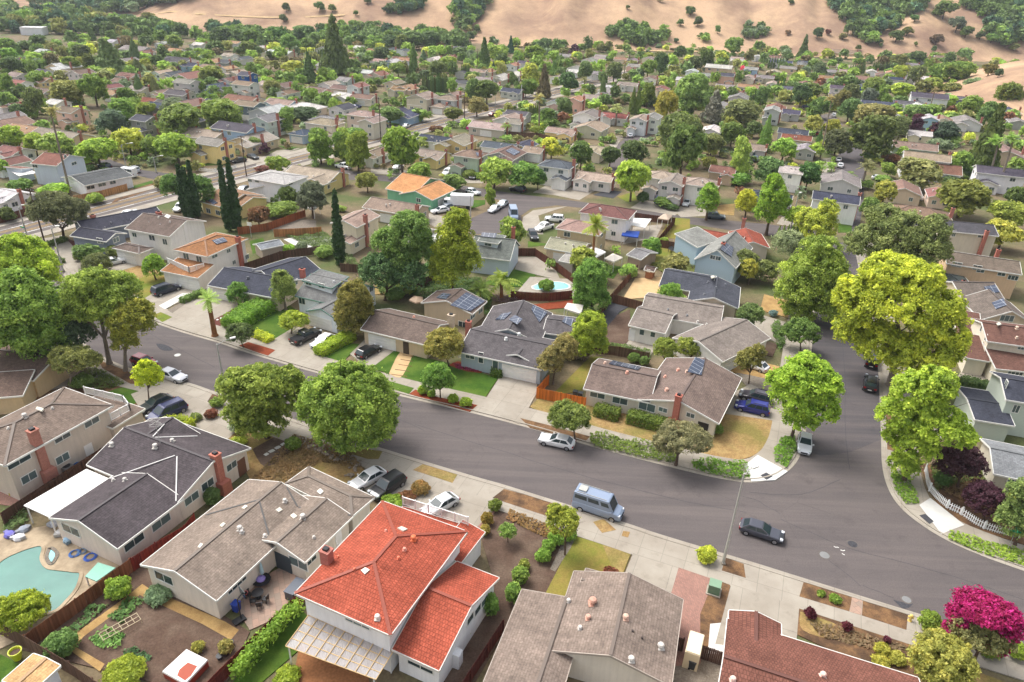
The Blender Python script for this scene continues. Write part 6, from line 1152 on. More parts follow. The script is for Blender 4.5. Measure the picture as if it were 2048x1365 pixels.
for n, px, c, h in (('ivy_bank', [(1180, 868), (1230, 876), (1300, 892), (1352, 908), (1350, 928), (1300, 922), (1240, 908), (1180, 893)], (96, 112, 46), .9), ('ivy_bank', [(1382, 926), (1430, 922), (1488, 930), (1500, 955), (1470, 962), (1420, 950), (1385, 940)], (92, 122, 44), .9), ('ivy_bank', [(1545, 908), (1562, 880), (1588, 870), (1590, 905), (1572, 938), (1550, 925)], (96, 128, 44), .9),
                    ('ivy_patch', [(1780, 950), (1812, 945), (1838, 1008), (1812, 1012), (1790, 985)], (104, 130, 48), .5), ('ivy_patch', [(1900, 1062), (1960, 1082), (2060, 1105), (2060, 1138), (1960, 1108), (1895, 1080)], (122, 144, 54), .4),
                    ('vegetable_rows', [(215, 1240), (255, 1197), (292, 1202), (245, 1250)], (88, 116, 62), .5), ('vegetable_rows', [(142, 1258), (180, 1215), (218, 1212), (158, 1264)], (96, 124, 72), .5), ('vegetable_rows', [(180, 1280), (215, 1258), (250, 1270), (240, 1300), (200, 1300)], (104, 138, 70), .6), ('vegetable_rows', [(245, 1308), (275, 1296), (305, 1318), (280, 1335)], (78, 104, 66), .5),
                    ('flower_bed_plants', [(905, 728), (965, 737), (955, 746), (915, 740)], (140, 62, 84), .25), ('garden_growth', [(1190, 690), (1240, 690), (1300, 705), (1300, 720), (1200, 705)], (90, 108, 56), .9), ('garden_growth', [(140, 735), (210, 745), (250, 770), (200, 785), (150, 775)], (92, 104, 52), .8), ('garden_growth', [(980, 600), (1000, 590), (1040, 600), (1030, 625)], (104, 84, 80), .7),
                    ('garden_growth', [(880, 575), (960, 560), (985, 600), (975, 640), (940, 600)], (74, 96, 46), .6), ('garden_growth', [(740, 545), (830, 570), (860, 545), (960, 560), (880, 600), (760, 590)], (78, 100, 50), .7), ('garden_growth', [(1540, 655), (1556, 640), (1570, 690), (1558, 705)], (84, 108, 52), .8), ('garden_growth', [(460, 640), (475, 628), (510, 640), (495, 655)], (100, 130, 54), .5),
                    ('garden_growth', [(560, 470), (640, 460), (700, 500), (720, 540), (640, 500)], (92, 108, 60), .7), ('garden_growth', [(1380, 500), (1400, 520), (1385, 560), (1330, 550), (1300, 530)], (112, 118, 62), .5), ('garden_growth', [(1860, 930), (1990, 940), (2010, 985), (1950, 960), (1870, 985)], (88, 98, 50), .7), ('dry_weeds', [(590, 870), (700, 905), (730, 940), (640, 925), (560, 985), (500, 965)], (118, 98, 66), .16), ('dry_weeds', [(1020, 1020), (1140, 1070), (1120, 1090), (1010, 1040)], (126, 100, 62), .2),
                    ('dry_weeds', [(1610, 1240), (1700, 1262), (1830, 1300), (1780, 1310), (1640, 1275)], (116, 98, 72), .16), ('dry_weeds', [(1870, 935), (1960, 960), (2000, 1010), (1940, 1010), (1890, 985)], (120, 98, 68), .18), ('rose_bushes', [(5, 1030), (50, 1015), (60, 1050), (10, 1070)], (92, 110, 64), .9)):
    groundcover(n, px, c, h, .26)
# ------------------------------------------------------------------ bushes one can count
for lab, x, y, rx, ry, c in (('round bush in the red mulch strip, leftmost of four', 846, 782, 10, 9, (124, 146, 44)), ('round bush in the red mulch strip beside the lawn tree trunk', 863, 789, 8, 7, (116, 140, 44)), ('round bush in the red mulch strip, just right of the lawn tree', 907, 799, 10, 9, (128, 150, 46)), ('round bush in the red mulch strip nearest the wide driveway', 932, 806, 12, 10, (132, 154, 46)),
        ('dark green ball shrub at the pavement above the planted yard', 990, 1013, 12, 12, (92, 104, 42)), ('rusty green ball shrub beside the red porch roof', 974, 1040, 11, 12, (128, 110, 46)), ('olive shrub at the corner of the red porch roof', 970, 1062, 10, 10, (140, 126, 56)), ('yellow green ball shrub beside the tall street lamp', 1414, 1112, 18, 17, (164, 172, 56)),
        ('dark plum ball shrub, largest of three', 1621, 1228, 11, 10, (78, 34, 40)), ('dark plum ball shrub, middle of three', 1694, 1254, 9, 9, (84, 34, 40)), ('dark plum ball shrub, smallest of three', 1775, 1282, 6, 6, (84, 40, 48)), ('small green shrub in the verge, left of two', 1643, 1187, 8, 6, (104, 124, 48)), ('small green shrub in the verge, right of two', 1671, 1198, 11, 9, (96, 120, 44)),
        ('yellow tufted shrub left of the olive tree', 1764, 1300, 15, 13, (160, 156, 60)), ('yellow tufted shrub nearest the olive tree', 1795, 1316, 16, 13, (152, 150, 62)), ('yellow tufted shrub at the red tile eave', 1762, 1322, 17, 11, (156, 152, 58)), ('clipped box shrub beside the yellow hydrant', 1860, 1248, 19, 20, (110, 128, 46)), ('dark clipped shrub under the magenta tree', 1910, 1268, 25, 20, (88, 104, 44)), ('low clipped shrub right of the magenta trunk', 1980, 1298, 22, 16, (104, 122, 46)), ('clipped box shrub at the right edge below the magenta tree', 2035, 1305, 17, 17, (130, 150, 50)),
        ('rust coloured shrub in the bed between the driveways', 812, 993, 18, 12, (122, 86, 56)), ('orange green shrub nearer the pavement between the driveways', 840, 975, 18, 14, (132, 108, 58)), ('fresh green shrub above the peak of the red roof', 783, 1003, 22, 14, (128, 152, 54)), ('green shrub beside the stone path of the dry yard', 587, 889, 15, 13, (96, 116, 48)), ('green shrub beside the rust shrub near the lower driveway', 434, 806, 13, 10, (104, 122, 50)), ('rust shrub on the verge of the lower driveway', 422, 829, 12, 9, (118, 76, 56)), ('grey green shrub left of the rust shrub', 391, 835, 11, 8, (112, 124, 66)), ('yellow green shrub at the charcoal eave', 475, 883, 17, 10, (146, 158, 50)), ('white flowering shrub behind the charcoal roof', 472, 857, 12, 13, (176, 186, 160)),
        ('bright green bush in line, nearest the planted yard bottom', 1086, 1112, 15, 14, (112, 142, 54)), ('bright green bush in line, second from the bottom', 1097, 1094, 13, 13, (106, 138, 52)), ('bright green bush in line, under the pale street tree', 1112, 1077, 16, 15, (104, 134, 50)), ('bright green bush right of the pale street tree', 1138, 1070, 15, 13, (98, 126, 48)), ('leggy bush at the edge of the taupe roof', 1040, 1153, 16, 18, (112, 134, 56)), ('leggy bush by the left taupe roof corner', 1026, 1192, 15, 20, (96, 122, 50)), ('small bush on the bare soil', 1049, 1131, 10, 10, (122, 130, 56)),
        ('citrus like shrub at the weathered pool fence', 237, 1180, 23, 22, (118, 142, 48)), ('blue green bush at the cream gable wall', 318, 1186, 27, 17, (112, 132, 96)), ('tangled bush at the corner of the two fences', 122, 1290, 30, 26, (84, 108, 54)), ('yellow green bush at the lower edge of the vegetable yard', 246, 1342, 38, 24, (140, 152, 48)), ('yellow potted bush near the vine trellis', 396, 1294, 12, 11, (150, 146, 64)), ('spiky potted plant by the straw path', 452, 1296, 14, 14, (136, 128, 66)), ('dark bush between charcoal roof and red fence', 425, 997, 15, 18, (62, 78, 40)), ('green bush behind the beige house front bed', 165, 765, 20, 14, (88, 106, 50)),
        ('spiky shrub below the translucent patio roof', 575, 1352, 24, 16, (136, 152, 48)), ('grape leaf bush at the red tiled wing side', 930, 1262, 11, 16, (104, 132, 54)), ('leafy bush at the far end of the red tiled wing', 982, 1218, 14, 22, (92, 120, 50)), ('rust flower mound at the taupe roof front', 1222, 1146, 16, 9, (124, 74, 54)), ('light round shrub behind the brown roof by the dry yard', 812, 578, 20, 13, (138, 152, 68)), ('dark round shrub left of the light one behind the brown roof', 790, 592, 18, 13, (82, 104, 48)),
        ('round green shrub before the blue pool', 1093, 574, 15, 12, (98, 124, 48)), ('round shrub behind the corner house fence, left', 1268, 718, 11, 10, (84, 104, 46)), ('round shrub behind the corner house fence, right', 1288, 724, 10, 9, (78, 96, 46)), ('grey green agave like bush near the sand front yard', 1546, 628, 8, 6, (120, 142, 136)), ('green bush at the corner of the brick chimney wall', 1436, 862, 9, 10, (92, 112, 48)), ('dark green shrub at the left of the side street pavement', 1578, 882, 12, 8, (92, 122, 44)),
        ('magenta shrub beyond the wide road, left', 942, 258, 9, 5, (170, 44, 110)), ('magenta shrub beyond the wide road, right', 962, 260, 9, 5, (160, 44, 112)), ('round green bush behind the plum tree', 1884, 962, 14, 16, (66, 88, 44)), ('yellow bush behind the smaller plum tree', 2030, 1000, 14, 14, (140, 146, 60))):
    shrub(lab, x, y, rx, ry, c, .2)
for i in range(9): shrub('one of the small round shrubs in the row behind the curved fence', 1030+i*13.5, 595-abs(i-4)*.6, 6, 5.5, (104, 124, 54), .18, group='shrub row by the pool fence')
# ------------------------------------------------------------------ covers, sheds, pools and yard things
def H(prefix): return next(o for o in bpy.data.objects if o.get('label', '').startswith(prefix))
def canopy(label, px, z, color=(230, 228, 224), name='patio_cover', cat='patio cover', posts=(0, 1, 2, 3), mat='paint', th=.1, rise=0, beams=0, postcol=(226, 224, 218)):
    P = [G(*q, z) for q in px]
    if area2(P) < 0: P.reverse()
    base = up(np.mean(P, 0), .1); t = thing(name, label, cat, base); mb = OFF(base)
    if rise:
        c = np.mean(P, 0)+(0, 0, rise)
        for i in range(len(P)): a, b = P[i], P[(i+1) % len(P)]; mb.poly([a, b, c]); mb.poly([b-(0, 0, .05), a-(0, 0, .05), c-(0, 0, .05)]); mb.poly([a-(0, 0, .25), b-(0, 0, .25), b, a])
    else: mb.hexa([p-(0, 0, th) for p in P], P)
    mb.build('cover', mat, t, color)
    for i in posts:
        p = P[i % len(P)]; q = p+(np.mean(P, 0)-p)*.06; m = OFF(base); m.box((q[0], q[1], .05), .11, .11, z-.1); m.build('post', 'paint', t, postcol)
    if beams:
        m = OFF(base); a, b, c, d = P[:4]
        for i in range(beams+1): k = i/beams; m.bar(a+(b-a)*k+(0, 0, .05), d+(c-d)*k+(0, 0, .05), .06, .06)
        for i in range(5): k = i/4; m.bar(a+(d-a)*k+(0, 0, .02), b+(c-b)*k+(0, 0, .02), .06, .06)
        m.build('rafters', 'paint', t, (196, 166, 118))
    return t
canopy('flat white patio cover attached behind the charcoal roof', [(47, 1011), (97, 1034), (217, 957), (173, 938)], 2.6, posts=(0, 1), th=.12); canopy('corrugated clear plastic patio roof on yellow rafters behind the red tiled house', [(617, 1231), (786, 1305), (752, 1360), (571, 1293)], 2.7, mat='corrugated_plastic', beams=9, th=.03)
canopy('weathered green fibreglass cover beside the pool fence', [(170, 1153), (196, 1125), (231, 1136), (193, 1163)], 1.3, (128, 178, 158)); canopy('arched pale carport tent behind the dark grey roof', [(1128, 617), (1135, 606), (1167, 610), (1162, 628)], 2.3, (206, 200, 190), rise=.5); canopy('white peaked canopy beside the tall shaggy palm', [(1137, 508), (1186, 492), (1212, 504), (1186, 518)], 2.6, (238, 236, 234), rise=.8); canopy('cream square shade umbrella over a back garden table', [(1208, 517), (1226, 507), (1246, 515), (1228, 524)], 2.4, (224, 214, 200), rise=.6)
canopy('bright blue canopy over a play corner', [(1243, 471), (1246, 461), (1280, 463), (1276, 475)], 2.2, (36, 74, 160), rise=.4); canopy('taupe gazebo with peaked top near the back street', [(1315, 437), (1326, 429), (1345, 431), (1337, 440)], 2.5, (186, 166, 146), rise=.8); canopy('flat white patio roof beside the brick brown hip roof', [(1250, 448), (1263, 436), (1303, 438), (1290, 456)], 2.6, (224, 222, 216)); canopy('white patio roof on posts beside the blue grey house', [(17, 341), (52, 335), (73, 346), (38, 352)], 2.6); canopy('pale striped pergola roof beside the taupe house', [(837, 470), (850, 462), (885, 470), (872, 486)], 2.6, (216, 214, 208)); canopy('brown round parasol behind the brown roofed house', [(818, 600), (828, 592), (845, 594), (846, 603), (832, 606)], 2.2, (176, 150, 126), rise=.5, posts=())
canopy('small cream awning against the slate roofed house', [(1352, 595), (1360, 588), (1374, 594), (1366, 604)], 2.4, (232, 214, 176), posts=(0,)); canopy('white tent top between two taupe roofs', [(605, 413), (618, 404), (640, 410), (628, 420)], 2.3, (232, 230, 226), rise=.4)
house('rusty tan roofed garden shed at the bottom left corner', [Bk((60, 1388), (121, 1332), (70, 1305), 2.3, 'g', .12, .1)], (232, 232, 234), (196, 158, 112), name='shed', cat='shed'); house('grey roofed garden shed by the court with basketball hoop', [Bk((522, 500), (568, 490), (534, 483), 2.2, 'g', .3, .2)], (190, 176, 160), (138, 142, 146), name='shed', cat='shed'); house('tiny brown playhouse at the head of the sand yard', [Bk((1288, 540), (1308, 544), 2.4, 1.9, 'g', .4, .2)], (150, 104, 76), (92, 76, 70), name='shed', cat='playhouse', wins=[(1297, 542, .7, .6)]); house('grey roofed back garden shed with laundry beside it', [Bk((1253, 510), (1282, 520), 6., 2.3, 'g', .25, .2)], (170, 150, 130), (128, 126, 126), name='shed', cat='shed'); house('pale grey flat shed roof beside the white canopy', [Bk((1117, 522), (1146, 528), 4., 2.2, 's', .1, .1)], (206, 196, 180), (160, 156, 150), name='shed', cat='shed')
house('white single storey church like hall far up the slope at left', [Bk((38, 55), (83, 56), 10., 5, 'f', .1, .1)], (232, 232, 234), (222, 222, 222), name='hall', cat='hall')
for lab, a, b, z in (('two storey beige', [(171, 788), (249, 806), (261, 822), (223, 843)], None, 3.2), ('two storey white house with red', [(806, 1010), (936, 1051)], None, 3.4), ('two storey white house with orange', [(336, 527), (379, 546), (409, 538)], None, 3.2), ('dark grey roofed', [(917, 716), (953, 726)], None, .3)):
    t = H(lab); base = np.array(t.location); m = OFF(base); P = [G(*q, z) for q in a]
    for p, q in zip(P[:-1], P[1:]): railing(m, p, q, 1.05)
    m.build('balcony_railing' if z > 1 else 'porch_railing', 'paint', t, (236, 234, 230))
def roof_bar(prefix, lines, color=(206, 204, 200), w=.12):
    t = H(prefix); W__, RF_, base = t_walls[t.name]
    for a, b in lines:
        P = []
        for q in (a, b):
            d = ray(*q); hs = [h for h in (hit_poly(EYE, d, f) for f in RF_) if h]
            if hs: P.append(min(hs, key=lambda h: h[0])[1]+(0, 0, .05))
        if len(P) == 2: m = OFF(base); m.bar(P[0], P[1], w, .05); m.build('roof_flashing', 'paint', t, color)
roof_bar('one storey cream house with charcoal', [((220, 958), (350, 912)), ((354, 914), (352, 1003)), ((305, 875), (329, 849)), ((306, 876), (395, 873))]); roof_bar('one storey cream house with grey brown', [((518, 1001), (545, 1096)), ((520, 1000), (411, 1031)), ((574, 976), (595, 1014)), ((597, 1016), (702, 1032))], (84, 82, 80), .16)
# pools
def pool(name, outline, mat, rim, zw=.112):
    r = smooth_line([G(*p) for p in outline+[outline[0]]], 5)[:-1]
    if area2(r) < 0: r.reverse()
    patch(name+'_water', mat, r, zw, world=True); mb = MB(); n = len(r); o = offset(r+[r[0]], .35)
    for i in range(n):
        j = (i+1) % n; q = [r[i], r[j], o[j], o[i]]; q = [(p[0], p[1]) for p in q]
        if (q[1][0]-q[0][0])*(q[2][1]-q[0][1])-(q[1][1]-q[0][1])*(q[2][0]-q[0][0]) < 0: q.reverse()
        mb.prism(q, .05, .17)
    struct(name+'_coping', mb, rim)
pool('pool', [(-40, 1160), (0, 1122), (40, 1102), (80, 1090), (92, 1096), (88, 1118), (98, 1134), (118, 1138), (150, 1142), (167, 1146), (160, 1175), (140, 1202), (110, 1228), (60, 1235), (0, 1215), (-40, 1205)], 'green_pool_water', 'pool_deck'); pool('spa', [(96, 1099), (106, 1096), (117, 1104), (118, 1114), (108, 1130), (97, 1131), (90, 1118)], 'blue_pool_water', 'gravel', .135); pool('back_pool', [(1062, 574), (1085, 566), (1120, 565), (1140, 572), (1135, 580), (1100, 583), (1068, 581)], 'blue_pool_water', 'white_concrete')
def small(name, label, cat, px, parts, yaw=U, z=.1, group=None):
    g = G(*px, z); t = thing(name, label, cat, (g[0], g[1], z), group, yaw)
    for n_, mb, mat, c in parts: mb.build(n_, mat, t, c)
    return t
def mbx(*boxes):
    m = MB()
    for b in boxes: m.box(b[0], *b[1:])
    return m
def mlathe(c, prof, n=14): m = MB(); m.lathe(c, prof, n); return m
g4 = [G(*q, .95) for q in ((325, 1343), (373, 1299), (415, 1320), (370, 1368))]; g4 = g4 if area2(g4) > 0 else g4[::-1]; bb = up(np.mean(g4, 0), .1); t = thing('hot_tub', 'old hot tub with a peeling white and red cover in the vegetable yard', 'hot tub', bb); m = OFF(bb); m.hexa([up(p, .1) for p in g4], [up(p, .8) for p in g4]); m.build('tub', 'paint', t, (150, 62, 46)); m = OFF(bb); m.hexa([up(p+(p-bb)*.03, .8) for p in g4], [up(p, .97) for p in g4]); cvr = m.build('tub_cover', 'plastic', t, (222, 218, 212))
m = OFF(bb); q4 = [g4[0]+(g4[i]-g4[0])*k+(g4[3]-g4[0])*l for i, k, l in ((1, .08, .08), (1, .1, .45), (1, .3, .55), (1, .62, .5), (1, .66, .12), (1, .3, .04))]; q4 = q4 if area2(q4) > 0 else q4[::-1]; m.prism([(p[0], p[1]) for p in q4], .96, .978); m.build('red_stain', 'paint', cvr, (158, 70, 46))
small('planter', 'tall yellow green glazed pot behind the corner fence', 'plant pot', (36, 1318), [('pot', mlathe((0, 0, 0), [(.3, 0), (.42, .5), (.5, .95), (.54, 1), (.46, 1), (.4, .8)]), 'plastic', (186, 192, 40)), ('pot_soil', mlathe((0, 0, .75), [(.42, 0), (.42, .06)]), 'soil', None)], z=.1)
hp = MB(); hp.tube([(0, 0, .1), (0, 0, 2.6), (.5, 0, 3.0)], .06, 7); bbd = MB(); bbd.box((.55, 0, 2.7), .05, 1.1, .75); rimm = MB(); rimm.tube([(.8+.23*math.cos(a), .23*math.sin(a), 2.85) for a in [k*math.pi/5 for k in range(11)]], .02, 5)
small('basketball_hoop', 'black portable basketball hoop on the stone patio', 'basketball hoop', (483, 1240), [('hoop_base', mbx(((-.2, 0, 0), 1.1, .7, .22)), 'black_metal', None), ('pole', hp, 'black_metal', None), ('backboard', bbd, 'glass_dark', None), ('hoop_rim', rimm, 'tail_light', None)], U+1.2); m2 = MB(); m2.tube([(0, 0, 0), (0, 0, 2.8)], .06, 7); b2 = MB(); b2.box((.1, 0, 2.7), .06, 1.2, .8); small('basketball_hoop', 'white basketball hoop on the small green court', 'basketball hoop', (503, 476), [('pole', m2, 'galvanised', None), ('backboard', b2, 'white_trim', None)], U-1.6)
def chair_parts(c): return [('seat', mbx(((0, 0, .4), .5, .5, .07)), 'plastic', c), ('backrest', mbx(((-.24, 0, .45), .06, .5, .5)), 'plastic', c)]+[('leg', mbx(((x, y, 0), .05, .05, .4)), 'black_metal', None) for x in (-.2, .2) for y in (-.2, .2)]
for i, (px, lab, yw) in enumerate((((507, 1208), 'black patio chair nearest the basketball hoop', .3), ((520, 1216), 'black patio chair at the lower side of the small table', 1.8), ((500, 1196), 'black patio chair against the cream wall', -.4), ((532, 1204), 'black patio chair right of the small table', 2.9))): small('patio_chair', lab, 'patio chair', px, chair_parts((36, 36, 38)), yw, .12, 'black patio chairs')
tl = [('tabletop', mlathe((0, 0, .7), [(.55, 0), (.56, .04)]), 'black_metal', None), ('table_leg', mlathe((0, 0, 0), [(.3, 0), (.05, .05), (.05, .7)], 8), 'black_metal', None)]
small('patio_table', 'round black patio table with chairs round it', 'patio table', (517, 1196), tl, 0, .12); small('fire_bowl', 'round black fire bowl with a lilac bundle on it', 'fire bowl', (524, 1166), [('bowl', mlathe((0, 0, 0), [(.3, 0), (.45, .25), (.85, .4), (.9, .45), (.8, .4)]), 'black_metal', None)], 0, .12); small('bundle', 'lilac and white bundle lying on the fire bowl', 'bundle', (523, 1166), [('cloth', mlathe((0, 0, .45), [(.42, 0), (.45, .12), (.28, .3), (.08, .36)]), 'fabric', (156, 140, 206))], 0, .12)
um = MB(); um.tube([(0, 0, 0), (0, 0, 2.5)], .03, 6); uc = mlathe((0, 0, .9), [(.1, 0), (.2, .3), (.12, 1.2), (.04, 1.6)], 10); small('parasol', 'closed pale blue parasol against the cream patio wall', 'parasol', (527, 1162), [('pole', um, 'galvanised', None), ('folded_canopy', uc, 'fabric', (178, 206, 214))], 0, .12)
small('storage_box', 'dark grey storage box at the patio fence', 'storage box', (592, 1188), [('box', mbx(((0, 0, 0), 1.9, 1.0, .95)), 'plastic', (70, 74, 82)), ('lid', mbx(((0, 0, .955), 2.0, 1.1, .12)), 'plastic', (84, 90, 100))], U+1.57); small('utility_box', 'green utility cabinet in the soil strip', 'utility box', (1427, 1184), [('cabinet', mbx(((0, 0, .12), 1.1, 1.0, 1.0)), 'paint', (104, 132, 108)), ('lid', mbx(((0, 0, 1.122), 1.16, 1.06, .08)), 'paint', (122, 150, 124)), ('pad', mbx(((0, 0, 0), 1.4, 1.3, .12)), 'concrete', None)])
small('fire_hydrant', 'yellow fire hydrant at the kerb', 'fire hydrant', (1819, 1242), [('barrel', mlathe((0, 0, 0), [(.2, 0), (.2, .06), (.13, .08), (.13, .62), (.17, .64), (.15, .74), (.05, .84)]), 'paint', (226, 194, 110)), ('outlet', mbx(((0, 0, .42), .5, .14, .14)), 'paint', (226, 194, 110))])
def bin_parts(c, lid): m = MB(); m.hexa([(-.24, -.26, .06), (.24, -.26, .06), (.24, .26, .06), (-.24, .26, .06)], [(-.3, -.32, 1.0), (.3, -.32, 1.0), (.3, .32, 1.0), (-.3, .32, 1.0)]); w = MB(); w.tube([(-.2, -.3, .1), (-.2, .3, .1)], .1, 8); return [('bin_body', m, 'plastic', c), ('bin_lid', mbx(((0, 0, 1.0), .66, .7, .08)), 'plastic', lid), ('wheels', w, 'rubber', None)]
for px, c, l, lab in (((1160, 798), (44, 46, 50), (52, 54, 58), 'black wheeled bin behind the orange fence'), ((1455, 1342), (40, 84, 176), (48, 96, 190), 'blue wheeled bin at the brick red eave'), ((1383, 1336), (48, 50, 54), (60, 62, 66), 'black wheeled bin beside the tan tank'), ((1150, 795), (60, 62, 62), (40, 42, 44), 'dark grey wheeled bin touching the orange fence'), ((474, 1222), (30, 60, 150), (40, 70, 160), 'blue tub at the corner of the cream wall'), ((590, 598), (34, 40, 52), (34, 40, 52), 'dark bin by the green trimmed house')): small('wheeled_bin', lab, 'bin', px, bin_parts(c, l), U, .13)
small('storage_tank', 'tall tan water tank between the dark gates', 'tank', (1383, 1318), [('tank', mbx(((0, 0, 0), 1.3, 2.4, 2.0)), 'plastic', (206, 190, 160)), ('tank_top', mbx(((0, 0, 2.003), 1.2, 2.3, .12)), 'plastic', (222, 208, 180))], U); small('refrigerator', 'old white refrigerator at the wall of the red tiled wing', 'refrigerator', (913, 1330), [('cabinet', mbx(((0, 0, 0), .75, .8, 1.7)), 'paint', (234, 234, 234)), ('door', mbx(((.4, 0, .1), .05, .78, 1.55)), 'paint', (240, 240, 240))], U)
small('air_conditioner', 'grey air conditioner box beside the beige house', 'air conditioner', (137, 946), [('cabinet', mbx(((0, 0, 0), 1.1, 1.1, 1.0)), 'metal_grey', None), ('fan_grille', mlathe((0, 0, 1.0), [(.42, 0), (.42, .05), (.1, .06)]), 'black_metal', None)], U, .15); small('washing_tub', 'blue plastic tarp pile beside the air conditioner', 'tarp', (158, 938), [('tarp', mlathe((0, 0, 0), [(.8, 0), (.7, .5), (.3, .8), (.05, .85)], 9), 'fabric', (46, 96, 150))], U, .15)
lad = MB(); [lad.bar((0, y, 0), (.6, y, 2.6), .05) for y in (-.22, .22)]; [lad.bar((.6*k/8, -.22, 2.6*k/8), (.6*k/8, .22, 2.6*k/8), .04) for k in range(1, 8)]; small('ladder', 'tan ladder leaning on the brick chimney', 'ladder', (98, 962), [('ladder_frame', lad, 'paint', (204, 178, 140))], U+1.57, .1)
for px, lab, c, r in (((150, 1108), 'blue coiled hose by the pool', (60, 110, 180), .55), ((181, 1115), 'bright blue hose coil beside the green cover', (40, 100, 200), .6), ((164, 1104), 'grey hose coil nearest the cream wall', (120, 140, 160), .45)):
    m = MB(); [m.tube([(r*k*math.cos(a), r*k*math.sin(a), .05+.03*j) for a in [q*math.pi/7 for q in range(15)]], .035, 5) for j, k in enumerate((1, .85, .7))]; small('hose_coil', lab, 'hose', px, [('hose', m, 'plastic', c)], 0, .1, 'hose coils')
for i, (px, lab, c) in enumerate((((110, 1050), 'white and blue folded lounger by the gable wall', (206, 210, 220)), ((122, 1068), 'white cushion heap nearest the gable window', (216, 214, 210)), ((138, 1082), 'pale blue cushion heap at the gable wall', (150, 180, 200)), ((20, 1072), 'lilac bag on the pool terrace', (120, 116, 190)), ((38, 1078), 'white towel heap on the pool terrace', (220, 220, 222)), ((48, 1062), 'grey chair cushions on the pool terrace', (150, 156, 166)), ((30, 985), 'yellow seated garden chair at the brick patio', (222, 204, 70)), ((70, 965), 'dark bicycle and tool heap at the beige house', (90, 92, 98)))):
    m = mlathe((0, 0, 0), [(.5, 0), (.55, .2), (.4, .42), (.12, .5)], 7); m2 = mbx(((.3, .2, .1), .7, .4, .3, .5), ((-.3, -.2, .05), .6, .5, .35, -.4)); small('cushion_heap', lab, 'cushions', px, [('cushions', m, 'fabric', c), ('folded_frame', m2, 'plastic', tuple(int(v*.8) for v in c))], i*.7, .1)
for px, lab in (((452, 1310), 'black plant pot beside the straw path'), ((440, 1318), 'larger black plant pot near the hot tub'), ((462, 1290), 'black plant pot under the spiky plant')): small('plant_pot', lab, 'plant pot', px, [('pot', mlathe((0, 0, 0), [(.2, 0), (.28, .38), (.3, .4)], 10), 'plastic', (40, 42, 46)), ('pot_soil', mlathe((0, 0, .3), [(.22, 0), (.22, .08)], 10), 'soil', None)], 0, .1)
m = MB(); [m.bar((0, y, .5), (3.2, y, .5), .05) for y in (-.5, 0, .5)]; [m.bar((x, -.5, .5), (x, .5, .5), .04) for x in np.linspace(0, 3.2, 7)]; [m.bar((x, y, 0), (x, y, .5), .05) for x in (0, 1.6, 3.2) for y in (-.5, .5)]; small('garden_frame', 'pale stick frame over the vegetable bed', 'garden frame', (205, 1282), [('lattice', m, 'paint', (176, 160, 130))], U+1.2, .11)
m = MB(); m.tube([(0, 0, 0), (0, 0, 3.6)], .03, 6); m2 = MB(); [m2.bar((-.9+.1*k, -.15*k, 3.5-.25*k), (.9-.1*k, .15*k, 3.5-.25*k), .025) for k in range(4)]; m2.bar((0, -.8, 3.3), (0, .8, 3.3), .03); g = G(322, 893, 4.3); t = thing('aerial', 'thin television aerial on the charcoal roof', 'aerial', g, None, U); m.build('mast', 'galvanised', t); m2.build('prongs', 'galvanised', t)
tr = MB(); tr.tube([(1.7*math.cos(a), 1.7*math.sin(a), .8) for a in [k*math.pi/10 for k in range(21)]], .07, 6); trm = mlathe((0, 0, .78), [(1.6, 0), (1.6, .02)], 20); trl = MB(); [trl.tube([(1.7*math.cos(a), 1.7*math.sin(a), 0), (1.7*math.cos(a), 1.7*math.sin(a), 2.2)], .04, 5) for a in [k*math.pi/3 for k in range(6)]]; small('trampoline', 'dark trampoline with net posts in the tired back lawn', 'trampoline', (1352, 505), [('frame', tr, 'black_metal', None), ('mat', trm, 'rubber', None), ('net_posts', trl, 'black_metal', None)], 0)
sg = MB(); sg.tube([(0, 0, 0), (0, 0, 2.5)], .03, 6); small('street_sign', 'green street name sign at the end of the picket fence', 'street sign', (2014, 1100), [('pole', sg, 'galvanised', None), ('sign_blade', mbx(((0, 0, 2.5), 1.0, .04, .22)), 'paint', (40, 130, 90)), ('cross_blade', mbx(((0, 0, 2.76), .04, 1.0, .22)), 'paint', (40, 130, 90))], U); sg2 = MB(); sg2.tube([(0, 0, 0), (0, 0, 2.6)], .03, 6); small('street_sign', 'green street name sign beside the wide road at left', 'street sign', (52, 480), [('pole', sg2, 'galvanised', None), ('sign_blade', mbx(((0, 0, 2.6), 1.2, .04, .26)), 'paint', (40, 150, 110))], U)
for k, (x, y) in enumerate(((800, 752), (806, 742), (812, 732), (815, 722), (818, 713))): patch('step_edge', 'brown_mulch', [(x-17+k, y-2), (x+14-k, y+2), (x+14-k, y+3.2), (x-17+k, y-.8)], .131)
for k in range(7): x, y = 432+k*7.5, 641-k*3.4; patch('stepping_stone', 'white_concrete', [(x, y), (x+4, y-1.6), (x+6, y), (x+2, y+1.8)], .129)
for k in range(3):
    for j in range(2): x, y = 536+k*12+j*-9, 905-k*7+j*6; patch('stepping_stone', 'white_concrete', [(x, y), (x+7, y-4), (x+12, y-1), (x+5, y+3)], .129)
# border stones round the dry yard, one by one
for i in range(44):
    k = i/43; x = (620+100*k) if k < .6 else 720-(k-.6)*60; y = (893+40*k*1.2) if k < .6 else 925+(k-.6)*90; x += RNG.normal(0, 4); y += RNG.normal(0, 3); r = RNG.uniform(.14, .3); m = mlathe((0, 0, 0), [(r*.8, 0), (r, r*.4), (r*.6, r*.8), (r*.15, r*.9)], 7); g = G(x, y, .1); o = m.build('border_stone', 'rock'); o.location = tuple(g); o.rotation_euler = (0, 0, RNG.uniform(0, 6)); tag(o, 'one of the small border stones heaped round the dry front yard', 'stone', 'border stones of the dry yard')
